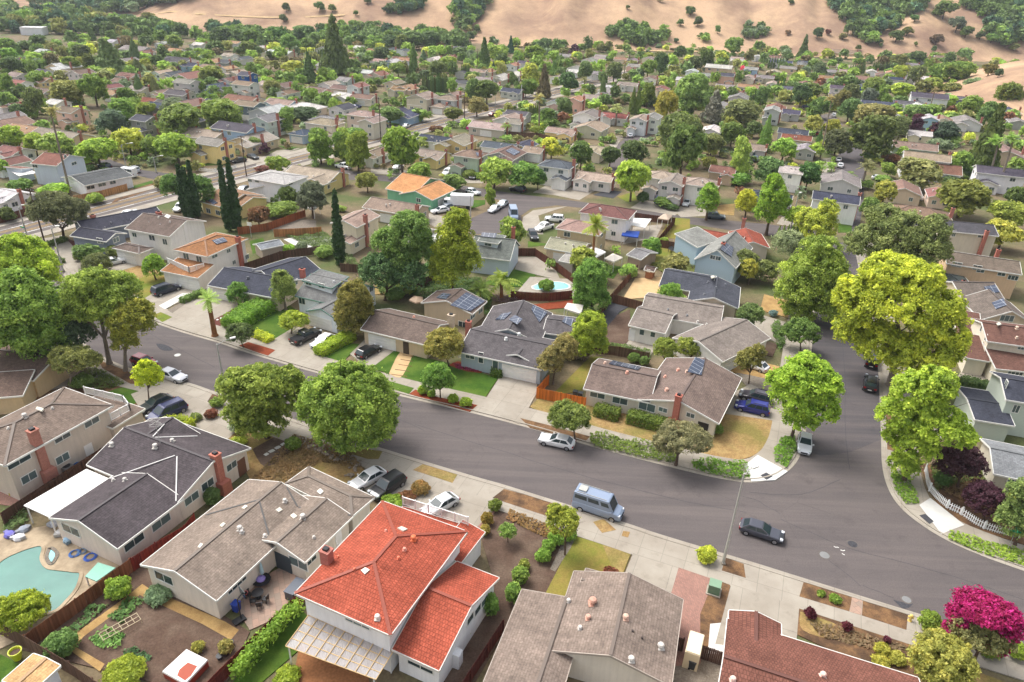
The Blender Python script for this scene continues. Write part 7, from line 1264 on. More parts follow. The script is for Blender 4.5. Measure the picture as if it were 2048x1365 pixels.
# ------------------------------------------------------------------ lamps, poles, wires
lamp('tall street lamp with yellow foot at the lower kerb by the junction', (1446, 1128), (1484, 946), (.9, .5)); lamp('street lamp rising behind the broad rusty tipped tree', (446, 756), (438, 688), (1.6, 1.2)); lamp('street lamp at the pavement of the red mulch yard', (127, 543), (102, 457), (.8, .2)); lamp('street lamp at the left end of the wide road', (56, 478), (36, 415), (.6, .3)); lamp('curved arm street lamp beside the round roadside trees', (253, 338), (241, 290), (2.2, .8)); lamp('street lamp at the mouth of the left side street', (313, 346), (308, 315), (1.8, .6)); lamp('street lamp at the kerb before the dormered dark house', (1582, 455), (1596, 389), (.3, .2)); lamp('street lamp at the far end of the side street', (1745, 312), (1735, 284), (-1.6, .2)); lamp('street lamp at the end of the back street bulb', (941, 437), (940, 392), (.9, .3)); lamp('street lamp along the wide road beyond the wooden pole', (990, 230), (988, 193), (-1.5, .4)); lamp('lamp post near the garden of the blue house', (586, 160), (585, 146), (1.5, .3))
P1, b1, h1 = utility_pole('tall utility pole with transformer beside the wide road at left', (90, 487), (62, 378), ((-1.2, 1.2, .3), (-1.2, 1.2, 1.3)), box=True); P2, b2, h2 = utility_pole('utility pole across the wide road near the white two storey house', (493, 352), (482, 272)); P3, b3, h3 = utility_pole('wooden utility pole beside the wide road', (762, 286), (752, 196)); P4, b4, h4 = utility_pole('far utility pole beyond the lone roadside tree', (929, 247), (929, 184)); P5, b5, h5 = utility_pole('white post like pole beside the wide road', (1042, 210), (1040, 170), (), color='white_trim'); P6, b6, h6 = utility_pole('slim pole between the far roofs', (955, 138), (955, 98), ())
def wire(mb, a, b, sag=.8): mb.tube([a+(b-a)*k-np.array([0, 0, sag*4*k*(1-k)]) for k in np.linspace(0, 1, 9)], .022, 4, False)
for (b_a, h_a, b_b, h_b, lab) in ((b1, h1, b2, h2, 'bundle of overhead wires over the wide road, left span'), (b2, h2, b3, h3, 'bundle of overhead wires over the wide road, middle span'), (b3, h3, b4, h4, 'bundle of overhead wires over the wide road, far span')):
    m = OFF(b_a); [wire(m, b_a+np.array([o*.9, o*-.35, h_a-.15]), b_b+np.array([o*.9, o*-.35, h_b-.15])) for o in (-1, 0, 1)]; o = m.build('overhead_wires', 'black_metal'); o.location = tuple(b_a); tag(o, lab, 'wires', 'overhead wires')
# ------------------------------------------------------------------ vehicles further off
def mcar(kind, label, v, X, Y, dx, dy, c, cat='car', name='car'):
    x, y = cv(v, X, Y); q = cv(v, X+dx, Y+dy); p0 = G(x, y, .75); d = G(*q, .75)-p0; d = d/np.linalg.norm(d)*2; m = car_meshes(kind); t = thing(name, label, cat, (p0[0], p0[1], .05), 'vehicles in the further streets', math.atan2(d[1], d[0])); off = Matrix.Translation((-m['L']/2, 0, 0)); put(m['body'], 'body', t, c, off)
    for n_, me in m['parts']:
        if n_ in ('windscreen', 'rear_window', 'side_window', 'headlight', 'tail_light'): put(me, n_, t, c, off)
    if m['bed']: put(m['bed'], 'truck_bed', t, None, off)
    for a, b, r in m['wh']: put(m['tyre'], 'wheel', t, None, Matrix.Translation((a-m['L']/2, b, r)))
    return t
W3, K3, S3, N3 = (228, 228, 228), (28, 28, 32), (186, 188, 192), (36, 44, 66)
for a in (('pickup', 'white pickup at the left end of the back street', 'M5', 20, 300, -30, -6, W3), ('pickup', 'white pickup in the driveway behind the tall lime trees', 'M5', 212, 282, -20, 14, W3), ('sedan', 'silver car under the tall back street tree', 'M5', 340, 305, 20, -10, S3), ('suv', 'white suv before the mint house garage', 'M5', 628, 335, -20, 12, W3), ('suv', 'dark suv before the mint house garage', 'M5', 682, 340, -20, 12, (52, 54, 66)), ('sedan', 'black sedan beside the clipped driveway hedge', 'M5', 785, 357, -14, 12, K3),
          ('sedan', 'silver sedan at the kerb of the back street', 'M5', 778, 447, 30, 8, S3), ('suv', 'black suv in front of the rounded street trees', 'M5', 1040, 435, -30, -6, K3), ('sedan', 'silver sedan nearer the bulb of the back street', 'M5', 903, 548, -24, 14, S3), ('sedan', 'silver sedan behind its twin at the bulb', 'M5', 950, 520, -24, 14, (176, 184, 190)), ('sedan', 'car under a grey cover beside the white box truck', 'M5', 618, 540, -24, 6, (112, 120, 130)), ('sedan', 'white sports car beside the covered car', 'M5', 585, 556, -24, 4, W3),
          ('suv', 'white suv in the brick driveway of the hip roofed house', 'M5', 1255, 607, -24, -2, W3), ('pickup', 'white pickup behind the cream two storey house', 'M5', 1195, 655, -24, 8, W3), ('suv', 'black suv beside the cream two storey house', 'M5', 1130, 705, 10, 16, K3), ('hatch', 'small blue covered car in the driveway of the white house', 'M5', 1865, 497, -10, 16, (24, 84, 186)), ('sedan', 'white covered car in the driveway near the balcony house', 'M5', 2030, 512, -16, 18, (216, 220, 226)), ('suv', 'dark suv on the back street right of the orange tree', 'M6', 245, 592, 24, 2, (70, 84, 96)),
          ('sedan', 'blue car before the far red roofed garage', 'M5', 1640, 35, 10, 14, (36, 76, 170)), ('sedan', 'white car before the far red roofed garage', 'M5', 1710, 32, 4, 14, W3), ('sedan', 'dark car next to the white one at the red roofed garage', 'M5', 1742, 32, 4, 14, (56, 56, 66)), ('sedan', 'grey car parked before the white far garage', 'M5', 1780, 32, 4, 14, (120, 112, 110)), ('sedan', 'silver car parked in the far court', 'M5', 1700, 118, 4, -14, S3), ('suv', 'black suv on the left side street', 'M4', 612, 300, -26, -8, (30, 34, 52)), ('suv', 'silver suv at the mouth of the left side street', 'M4', 780, 320, -26, -8, S3), ('van', 'white van behind the white ranch house', 'M4', 745, 347, -26, -4, W3), ('sedan', 'black sedan before the solar roofed garage', 'M4', 1395, 264, -24, 4, K3), ('sedan', 'black sedan on the brick driveway by the wide road', 'M4', 1480, 243, 24, 8, K3), ('suv', 'white suv behind the pale yellow house', 'M4', 1055, 540, -16, 10, W3), ('sedan', 'white low car on the wide road behind the navy roof', 'M4', 765, 572, 24, -8, W3), ('sedan', 'grey car beside the pale flat roofed house', 'M4', 1420, 435, -14, 6, (90, 96, 104)),
          ('hatch', 'blue hatchback before the far taupe garage', 'M6', 475, 257, 4, 14, (80, 100, 130)), ('sedan', 'white car at the top of the side street', 'M6', 965, 257, 2, -16, W3), ('sedan', 'white and green taxi like car at the top of the side street', 'M6', 975, 292, 2, -16, W3), ('sedan', 'white boat like car beside the far driveway', 'M6', 1205, 368, 20, 2, W3), ('van', 'white camper behind the cream two storey house at right', 'M6', 1395, 478, 22, 4, W3), ('sedan', 'red car near the brick red far roof', 'M6', 850, 112, 16, 4, (150, 36, 32)), ('suv', 'white van at the end of the far lane', 'F5', 310, 780, 4, -20, W3), ('sedan', 'dark blue car on the far right lane', 'F5', 65, 702, 20, 2, (40, 48, 84)), ('sedan', 'silver car parked at the far right court', 'F5', 1470, 720, 24, 4, S3),
          ('sedan', 'blue grey car before the far left cream house', 'F2', 1530, 745, 20, -4, (70, 76, 130)), ('sedan', 'white car in front of the far brown hip roof', 'F2', 1660, 718, 20, 4, W3), ('sedan', 'white car on the wide road by the wooden pole', 'M5', 390, 62, 20, -8, W3), ('suv', 'silver car on the driveway by the wide road', 'M5', 220, 70, 20, -6, S3), ('suv', 'dark car on the driveway by the wide road', 'M5', 258, 64, 14, -8, (80, 84, 96)), ('sedan', 'red car on the wide road near the lone tree', 'F3', 910, 822, 20, -4, (150, 60, 60)), ('sedan', 'white car in the far left yard', 'F1', 545, 705, 24, 4, W3), ('sedan', 'blue grey car in the far left yard', 'F1', 600, 688, 24, 4, (120, 140, 170))): mcar(*a)
v = mcar('van', 'pale blue grey van parked in the bulb of the back street', 'M5', 1015, 585, 6, 18, (140, 156, 178), 'van', 'parked_van')
x, y = cv('M5', 700, 510); p0 = G(x, y, 1.5); t = thing('box_truck', 'white box truck parked before the green walled house', 'truck', (p0[0], p0[1], .05), None, math.atan2(*( (lambda d: (d[1], d[0]))(G(*cv('M5', 610, 505), 1.5)-p0))))
mbx(((-.6, 0, .9), 5.6, 2.3, 2.5)).build('cargo_box', 'paint', t, (236, 236, 238)); mbx(((3.0, 0, .5), 1.6, 2.0, 1.7), ((3.9, 0, .5), .6, 1.8, .9)).build('cab', 'car_paint', t, (226, 226, 226)); mbx(((3.4, 0, 1.4), .9, 2.03, .6)).build('cab_windows', 'glass_dark', t); mbx(((.4, 0, .5), 6.4, 1.2, .35)).build('chassis', 'black_metal', t)
for x in (-2.2, 3.3):
    for y in (-.95, .95): m = MB(); m.tube([(x, y-.14, .45), (x, y+.14, .45)], .45, 14); m.build('wheel', 'rubber', t)

# seams and sealed cracks in the asphalt
def seam(px, w=.05, mat='dark_gravel', name='sealed_crack'):
    P = smooth_line([G(*p) for p in px], 4); P = [p+np.array([RNG.normal(0, .05), RNG.normal(0, .05), 0]) for p in P]; A, B = offset(P, w/2), offset(P, -w/2); mb = MB()
    for i in range(len(P)-1): mb.poly([up(B[i], .033), up(B[i+1], .033), up(A[i+1], .033), up(A[i], .033)])
    struct(name, mb, mat)
for px in ([(830, 850), (1010, 905), (1200, 962), (1380, 1005), (1490, 1025)], [(1480, 992), (1520, 1005), (1560, 1028)], [(1560, 1040), (1700, 1098), (1860, 1140), (2048, 1200)], [(1655, 1120), (1695, 1150), (1720, 1172)], [(560, 770), (700, 800), (850, 862)], [(300, 668), (360, 700), (430, 735)], [(1725, 1172), (1790, 1198)], [(1680, 640), (1690, 760), (1690, 860), (1700, 940)], [(1500, 985), (1600, 990), (1680, 960)]): seam(px)
for px in ([(1668, 1093), (1676, 1096)], [(1680, 1101), (1690, 1103)], [(1684, 1108), (1689, 1112)]): seam(px, .1, 'white_paint_line', 'paint_mark')
# ------------------------------------------------------------------ trees beyond: a few crowns of each kind, copied
def unit_tree(kind, seed):
    global RNG
    RNG = np.random.default_rng(seed); E_ = []
    if kind == 'b':
        for i in range(7): a = i*2.4; r = RNG.uniform(.12, .3); E_.append((np.array([math.cos(a)*r, math.sin(a)*r, RNG.uniform(.26, .72)]), np.array([1, 1, .95])*RNG.uniform(.2, .28)))
        E_.append((np.array([0, 0, .52]), (.36, .36, .4))); C, N, T, S = crown_cards(E_, .07, .27, .8, 0, .4); C, N, T, S = gaps(C, N, T, S, .42, -.55); C[:, 2] += .02
    elif kind == 't':
        for i in range(7): z = .22+.11*i; r = .2*(1-.5*abs(z-.5)); E_.append((np.array([RNG.normal(0, .1), RNG.normal(0, .1), z]), (r*1.7, r*1.7, .15)))
        C, N, T, S = crown_cards(E_, .062, .3, .85, 0, .4)
    elif kind == 'c':
        for i in range(9): z = .1+.1*i; r = .5*(1-z*.93); E_.append((np.array([RNG.normal(0, .02), RNG.normal(0, .02), z]), (r, r, .075)))
        C, N, T, S = crown_cards(E_, .085, .3, 1.3, 0, .3, .25)
    elif kind == 'y':
        for i in range(10): z = (i+.5)/10; r = .5*(1-.85*max(0, z-.35)/.65); E_.append((np.array([0, 0, z*.97]), (r, r, .07)))
        C, N, T, S = crown_cards(E_, .09, .5, 1.2, 0, .2); S *= .8
    elif kind == 's': E_ = [(np.array([RNG.normal(0, .12), RNG.normal(0, .12), .45]), (.42, .42, .48)) for i in range(3)]; C, N, T, S = crown_cards(E_, .1, .34, .8)
    me = cards_mesh('crown_'+kind, C, N, T, S, 'dark_leaf' if kind in 'cy' else 'leaf'); 
    mb = MB(); z = .5 if kind in 'bt' else .3; mb.tube([(0, 0, -.02), (0.01, 0, z*.5), (0, .01, z)], [.035, .026, .014] if kind != 'y' else [.08, .08, .04], 5); tm = mb.mesh('trunk_'+kind, 'bark', True); return me, tm
PROTO = {k: [unit_tree(k, 100+i*7+ord(k)) for i in range(n)] for k, n in (('b', 7), ('t', 3), ('c', 3), ('y', 2), ('s', 4))}
RNG = np.random.default_rng(5)
def palm_proto(kind, seed):
    global RNG
    RNG = np.random.default_rng(seed); mb = MB(); n = 22 if kind == 'p' else 26
    for i in range(n):
        az = i*2.4; el = RNG.uniform(-.7, 1.2) if kind == 'p' else RNG.uniform(-.2, 1.2); d = np.array([math.cos(az)*math.cos(el), math.sin(az)*math.cos(el), math.sin(el)]); frond(mb, np.zeros(3), d, RNG.uniform(.8, 1.05), .34 if kind == 'p' else .22, .25 if kind == 'p' else .6, 5)
    me = mb.mesh('fronds', 'leaf'); at = me.attributes.new('tint', 'FLOAT', 'POINT'); nv = len(me.vertices); at.data.foreach_set('value', (.5+RNG.normal(0, .16, nv)).clip(0, 1).astype('f')); return me
PALM = {'p': palm_proto('p', 1), 'f': palm_proto('f', 2)}; _mb = MB(); _mb.tube([(0, 0, -.02), (0, 0, .5), (0, 0, 1)], [1.25, 1, .85], 7); PTRUNK = _mb.mesh('palm_trunk', 'grey_bark', True)
TC = {'D': ((94, 112, 64), 'dark green'), 'M': ((110, 132, 64), 'mid green'), 'L': ((128, 150, 68), 'light green'), 'Y': ((156, 162, 72), 'yellow green'), 'O': ((122, 124, 72), 'olive'), 'G': ((112, 126, 94), 'grey green'), 'P': ((70, 46, 54), 'purple'), 'R': ((118, 84, 62), 'rusty'), 'B': ((72, 96, 70), 'blue green'), 'N': ((110, 100, 68), 'brownish'), 'X': ((190, 60, 100), 'pink flowering'), 'T': ((136, 130, 80), 'straw coloured')}
TREES = []
KN = {'b': 'rounded tree', 't': 'tall tree', 'c': 'conifer', 'y': 'slim cypress', 's': 'bush', 'p': 'fan palm', 'f': 'feathery palm'}
def far_tree(v, X, Y, RX, RY, kind, col, label=None, group=None, base=None, hill=None, small=None):
    """X, Y middle of the crown, RX, RY half sizes, as seen"""
    k = VIEWS[v][2]; x, y = cv(v, X, Y); rx, ry = RX/k, RY/k
    b = hill if hill is not None else G(*(cv(v, *base) if base else (x, y+ry*(.92 if kind != 'b' else .85))), .05); s = PPM(b); w = 2*rx/s
    if kind in 'bs':
        for _ in range(3):
            w = 2*rx/s; h = w*(min(1.35, max(.72, 1.1*ry/rx)) if kind == 'b' else min(.9, max(.4, .85*ry/rx)))
            if hill is None: b = G(x, y, h*(.55 if kind == 'b' else .45)); b[2] = .05; s = PPM(b)
    else: tp = at_depth(x, y-ry, b); h = max(tp[2]-b[2], .5)
    cc, cn = TC[col]; f = RNG.uniform(.88, 1.12); cc = tuple(int(min(255, q*f+RNG.normal(0, 4))) for q in cc)
    lab = label or rel_label(f'{small+" " if small else ""}{cn} {KN[kind]}', x, y); nm = {'c': 'conifer', 'y': 'cypress', 's': 'shrub', 'p': 'palm', 'f': 'palm'}.get(kind, 'tree'); cat = {'c': 'conifer', 'y': 'cypress tree', 's': 'shrub', 'p': 'palm tree', 'f': 'palm tree'}.get(kind, 'tree')
    group = group or {'y': 'far cypresses', 'p': 'far palms', 'f': 'far palms', 's': 'far bushes', 'c': 'far conifers'}.get(kind, 'trees among the far houses'); yw = RNG.uniform(0, 6.28)
    TREES.append((b[0], b[1], w/2))
    if kind in 'pf':
        top = at_depth(x, y, b); t = thing(nm, lab, cat, b, group); r = top-b; L = max(rx, ry)/s; M = Matrix.Translation(r)@Matrix.Diagonal((L, L, L, 1)); put(PALM[kind], 'fronds', t, cc, M)
        hgt = r[2]; rad = max(.16, L*.1); Mt = Matrix(((rad, 0, r[0], 0), (0, rad, r[1], 0), (0, 0, hgt, 0), (0, 0, 0, 1))); put(PTRUNK, 'trunk', t, None, Mt); return t
    me, tm = PROTO[kind][int(RNG.integers(len(PROTO[kind])))]; t = thing(nm, lab, cat, b, group, yw); M = Matrix.Diagonal((w, w, h, 1)); put(me, 'crown', t, cc, M)
    if kind != 's': put(tm, 'trunk', t, None, M)
    return t
far_tree('A', 673, 100, 32, 68, 'c', 'D', 'tall dark redwood standing above the far roofs', base=(673, 148)); far_tree('A', 619, 138, 15, 34, 'c', 'D', 'smaller redwood left of the tall dark redwood', base=(620, 166)); far_tree('A', 827, 122, 12, 36, 'c', 'D', 'columnar redwood beside the long cypress row', base=(828, 153)); far_tree('A', 1087, 165, 16, 36, 'c', 'N', 'brown redwood beside the wide road', base=(1087, 197)); far_tree('A', 220, 113, 36, 36, 'c', 'D', 'broad dark cedar among the far left gardens', base=(222, 148)); far_tree('A', 1603, 95, 12, 26, 'c', 'D', 'hill foot conifer standing below the bare slope', base=(1603, 120)); far_tree('A', 1020, 90, 8, 18, 'c', 'B', 'small pointed fir at the foot of the bare hill', base=(1021, 107)); far_tree('A', 1965, 265, 32, 62, 'c', 'D', 'right edge cedar with tiered dark boughs', base=(1958, 345)); far_tree('A', 1425, 215, 26, 34, 'c', 'G', 'grey green deodar in front of the giant broad tree', base=(1425, 245)); far_tree('A', 968, 105, 14, 30, 'c', 'D', 'dark far conifer beyond the wide road', base=(968, 135))
far_tree('A', 208, 143, 20, 14, 'f', 'O', 'squat date palm in front of the broad dark cedar', base=(214, 166)); far_tree('A', 103, 219, 19, 18, 'p', 'T', 'tall left palm with a straw coloured head', base=(140, 385)); far_tree('A', 1077, 194, 14, 15, 'p', 'T', 'roadside fan palm with a golden head', base=(1078, 262)); far_tree('A', 1234, 214, 18, 14, 'f', 'O', 'plump date palm in front of the brick red roof', base=(1231, 252)); far_tree('A', 1660, 196, 11, 12, 'p', 'T', 'slender far palm leading the far lane', base=(1640, 318)); far_tree('A', 1871, 180, 10, 10, 'p', 'T', 'leaning palm above the far right roofs', base=(1857, 225)); far_tree('A', 1735, 330, 18, 22, 'p', 'O', 'grey skirted palm by the dormered dark house', base=(1722, 378)); far_tree('A', 1700, 350, 20, 14, 'f', 'M', 'feathery palm left of the grey skirted palm', base=(1700, 368)); far_tree('A', 1662, 332, 13, 14, 'p', 'M', 'fresh green fan palm left of the grey skirted palm', base=(1657, 370)); far_tree('A', 1990, 280, 20, 14, 'p', 'L', 'left twin palm at the upper right edge', base=(1975, 372)); far_tree('A', 2022, 275, 20, 16, 'p', 'L', 'right twin palm at the upper right edge', base=(1995, 385)); far_tree('A', 1013, 250, 14, 14, 'f', 'L', 'feathery palm at the corner of the wide road', base=(1013, 275)); far_tree('A', 1250, 125, 8, 7, 'p', 'T', 'small far palm near the brick red gable', base=(1248, 155)); far_tree('A', 1166, 230, 6, 6, 'p', 'L', 'far thin palm between roofs', base=(1168, 250))
for j, (X, Y) in enumerate(((760, 240), (790, 440), (870, 540))): pass
far_tree('F1', 1315, 200, 50, 110, 'y', 'D', 'left Italian cypress of the tall far pair', base=(1330, 330)); far_tree('F1', 1350, 370, 55, 90, 'y', 'D', 'right Italian cypress of the tall far pair'); far_tree('F1', 1350, 545, 40, 115, 'y', 'D', 'left dark column cypress before the tan roofs', base=(1370, 655)); far_tree('F1', 1510, 555, 48, 105, 'y', 'D', 'right dark column cypress before the tan roofs', base=(1520, 650)); far_tree('F1', 205, 215, 32, 75, 'y', 'D', 'twin topped far cypress at the left edge')
for i in range(13): far_tree('F3', 225+i*19.5, 520+RNG.normal(0, 6), 12, 92, 'y', 'D', 'one of the slim cypresses in the long dense row', 'long cypress row', base=(225+i*19.5, 608))
for i in range(8): far_tree('F2', 1048+i*22, 240, 9, 62, 'y', 'D', 'one of the slim cypresses beside the tall redwood', 'cypress row by the redwood', base=(1050+i*22, 305))
for i in range(5): far_tree('F3', 600+i*17, 405, 11, 75, 'y', 'D', 'one of the slim cypresses in the short far row', 'short far cypress row', base=(602+i*17, 470))
for i in range(7): far_tree('M6', 600+i*26, 700-i*4, 14, 55, 'y', 'M', 'one of the cypresses screening the court wall', 'cypress screen', base=(598+i*26, 760))
for i in range(6): far_tree('F4', 1640+i*26, 320, 10, 62, 'y', 'D', 'one of the slim cypresses near the hill foot', 'hill foot cypress row', base=(1640+i*26, 375))
for i in range(9): far_tree('F5', 665+i*20, 330, 10, 42, 'y', 'D', 'one of the slim cypresses below the right hill', 'right hill cypress row', base=(665+i*20, 370))
for i in range(7): far_tree('F5', 440+i*22, 380-i*6, 13, 62, 'y', 'D', 'one of the far cypresses left of the yellow tree', 'far right cypress row', base=(440+i*22, 435-i*6))
for i in range(6): far_tree('F3', 1262+i*18, 790, 12, 75, 'y', 'D', 'one of the cypresses behind the roadside fan palm', 'cypress block by the road', base=(1262+i*18, 870))
for X, nm in ((310, 'left'), (360, 'right')): far_tree('F4', X, 690, 32, 135, 'y', 'M', f'{nm} cypress of the twin cypress clump', base=(X, 820))
for X, Y in ((1455, 660), (1500, 660), (1540, 670)): far_tree('F4', X, Y, 16, 60, 'y', 'D', 'one of the three slim cypresses near the grey gable', 'three slim cypresses')
for X, Y in ((1715, 560), (1745, 560), (1775, 540)): far_tree('F4', X, Y, 20, 70, 'y', 'D', 'one of the cypresses in the pointed far clump', 'pointed far clump')
for X, Y in ((1530, 550), (1570, 555), (1610, 550), (1650, 545)): far_tree('F5', X, Y, 14, 45, 'y', 'D', 'one of the four leaning cypresses at far right', 'four leaning cypresses')
far_tree('M6', 520, 110, 30, 115, 'y', 'M', 'tall cypress at the left end of the screen'); far_tree('F4', 20, 560, 28, 140, 'y', 'D', 'lone far cypress right of the wide road'); far_tree('M6', 845, 130, 16, 45, 'y', 'D', 'small cypress left of the slender far palm')
QUEUE = []; TREE_QUOTA = 172
for row in """M4 1290 205 0 0 b M|A 358 240 48 24 b L|A 445 230 42 24 b L|A 610 0 0 0 b M
M4 570 215 120 65 b L|M4 750 150 110 75 b Y|M4 1030 185 115 85 b L|M4 900 185 70 60 b M|M4 330 180 110 75 b L|M4 200 165 70 65 b L|M4 60 120 80 60 b L|M4 170 90 0 0 b L|M4 655 40 90 75 b G|M4 450 110 35 45 b G|M4 1630 290 70 50 b L|M4 1545 320 45 18 s R|M4 1880 190 90 105 t L|M4 2010 190 70 90 t L|M4 1510 590 70 60 b R|M4 1820 490 90 100 b G|M4 1690 470 60 55 b D|M4 1615 500 40 40 b D|M4 1640 560 90 35 s L|M4 555 495 50 35 s L|M4 330 440 80 40 s L|M4 1480 165 60 35 b M|M4 1550 190 40 35 b P|M4 1670 40 70 75 t M|M4 1560 75 50 25 s M|M4 40 580 50 40 b D|M4 105 420 60 40 s M
M4 15 310 40 50 b M|M4 1990 550 30 20 s L|M4 880 760 0 0 s M|M4 520 810 80 55 b D|M4 470 830 30 40 s D|M4 660 800 40 35 s M|M4 1680 790 35 30 s L|M4 1765 770 35 30 s G|M4 1890 810 50 40 s M|M4 2020 700 50 80 b D|M4 960 400 60 40 s O
M5 110 220 85 120 t M|M5 30 190 60 100 t L|M5 360 190 105 135 b L|M5 470 330 70 55 b L|M5 670 390 70 45 b M|M5 905 330 105 80 b L|M5 1080 350 110 75 b M|M5 1160 370 50 60 b D|M5 1240 190 65 60 b Y|M5 1415 230 70 90 b D|M5 1585 240 60 60 b D|M5 1725 215 80 70 b D|M5 1715 370 105 115 b L|M5 880 480 35 65 t M|M5 160 390 65 55 b O|M5 290 350 22 22 b L|M5 75 130 70 60 b M|M5 570 85 35 20 s R|M5 520 160 60 40 s L|M5 700 175 35 28 b Y|M5 975 65 0 0 b L|M5 1140 90 35 25 s M|M5 1330 120 60 30 s M|M5 1900 510 60 30 s M|M5 1945 540 40 20 s D|M5 1770 490 35 40 s D|M5 1860 150 0 0 b Y|M5 1990 120 130 140 b M|M5 1200 60 30 30 b M|M5 60 660 50 70 b D|M5 1010 690 90 90 b L|M5 1610 790 35 28 b L|M5 1420 850 90 80 b Y|M5 1510 910 90 60 b M|M5 1690 910 60 35 b L|M5 1830 770 60 55 b M|M5 1230 870 40 35 b M|M5 1960 870 90 50 b O|M5 1900 740 25 25 s L|M5 1620 650 50 60 b D|M5 830 10 0 0 b D|M5 650 350 0 0 s M|M5 760 345 45 25 s L|M5 450 250 40 30 s M|M5 390 90 0 0 s R|M5 540 895 50 35 s D|M5 310 895 60 55 b D
M6 60 200 120 190 b M|M6 225 165 70 60 b O|M6 345 110 80 70 b M|M6 370 270 65 130 t L|M6 380 380 60 40 s M|M6 550 320 80 75 b D|M6 590 100 0 0 b M|M6 645 200 85 65 b L|M6 790 350 80 80 b D|M6 955 160 95 80 b D|M6 1165 115 135 120 b D|M6 1330 70 55 70 b D|M6 1210 60 0 0 b D|M6 820 50 55 50 b L|M6 830 210 50 40 b L|M6 925 70 50 45 b Y|M6 1235 460 70 80 b Y|M6 1440 340 135 75 b O|M6 1260 320 50 40 b M|M6 1270 255 45 30 s R|M6 1680 280 60 80 b M|M6 1700 480 160 95 b O|M6 1750 340 55 40 s M|M6 1150 530 60 55 b M|M6 1020 360 0 0 b L|M6 1960 580 110 80 b Y|M6 2010 480 70 60 b D|M6 1930 700 110 80 b Y|M6 1010 370 0 0 b M|M6 420 490 55 55 b Y|M6 235 480 40 40 b O|M6 390 450 40 35 b R|M6 570 480 0 0 t M|M6 720 590 60 60 b L|M6 1600 100 70 60 b B|M6 1540 85 50 40 b P|M6 1560 160 50 20 s G|M6 1340 210 35 30 b L|M6 1420 60 40 50 b P|M6 180 180 0 0 b M|M6 470 80 60 45 b D|M6 330 60 40 60 b Y|M6 10 180 40 80 b M|M6 210 290 40 50 s O|M6 740 455 40 45 b G|M6 1540 180 60 40 s G|M6 1930 420 40 35 s G|M6 1110 410 40 30 s M|M6 1220 375 45 18 s M|M6 1620 380 60 20 s D|M6 1790 370 60 25 s M""".replace('\n', '|').split('|'):
    q = row.split()
    if float(q[3]) > 0: QUEUE.append((float(q[3])*float(q[4])/VIEWS[q[0]][2]**2, q))
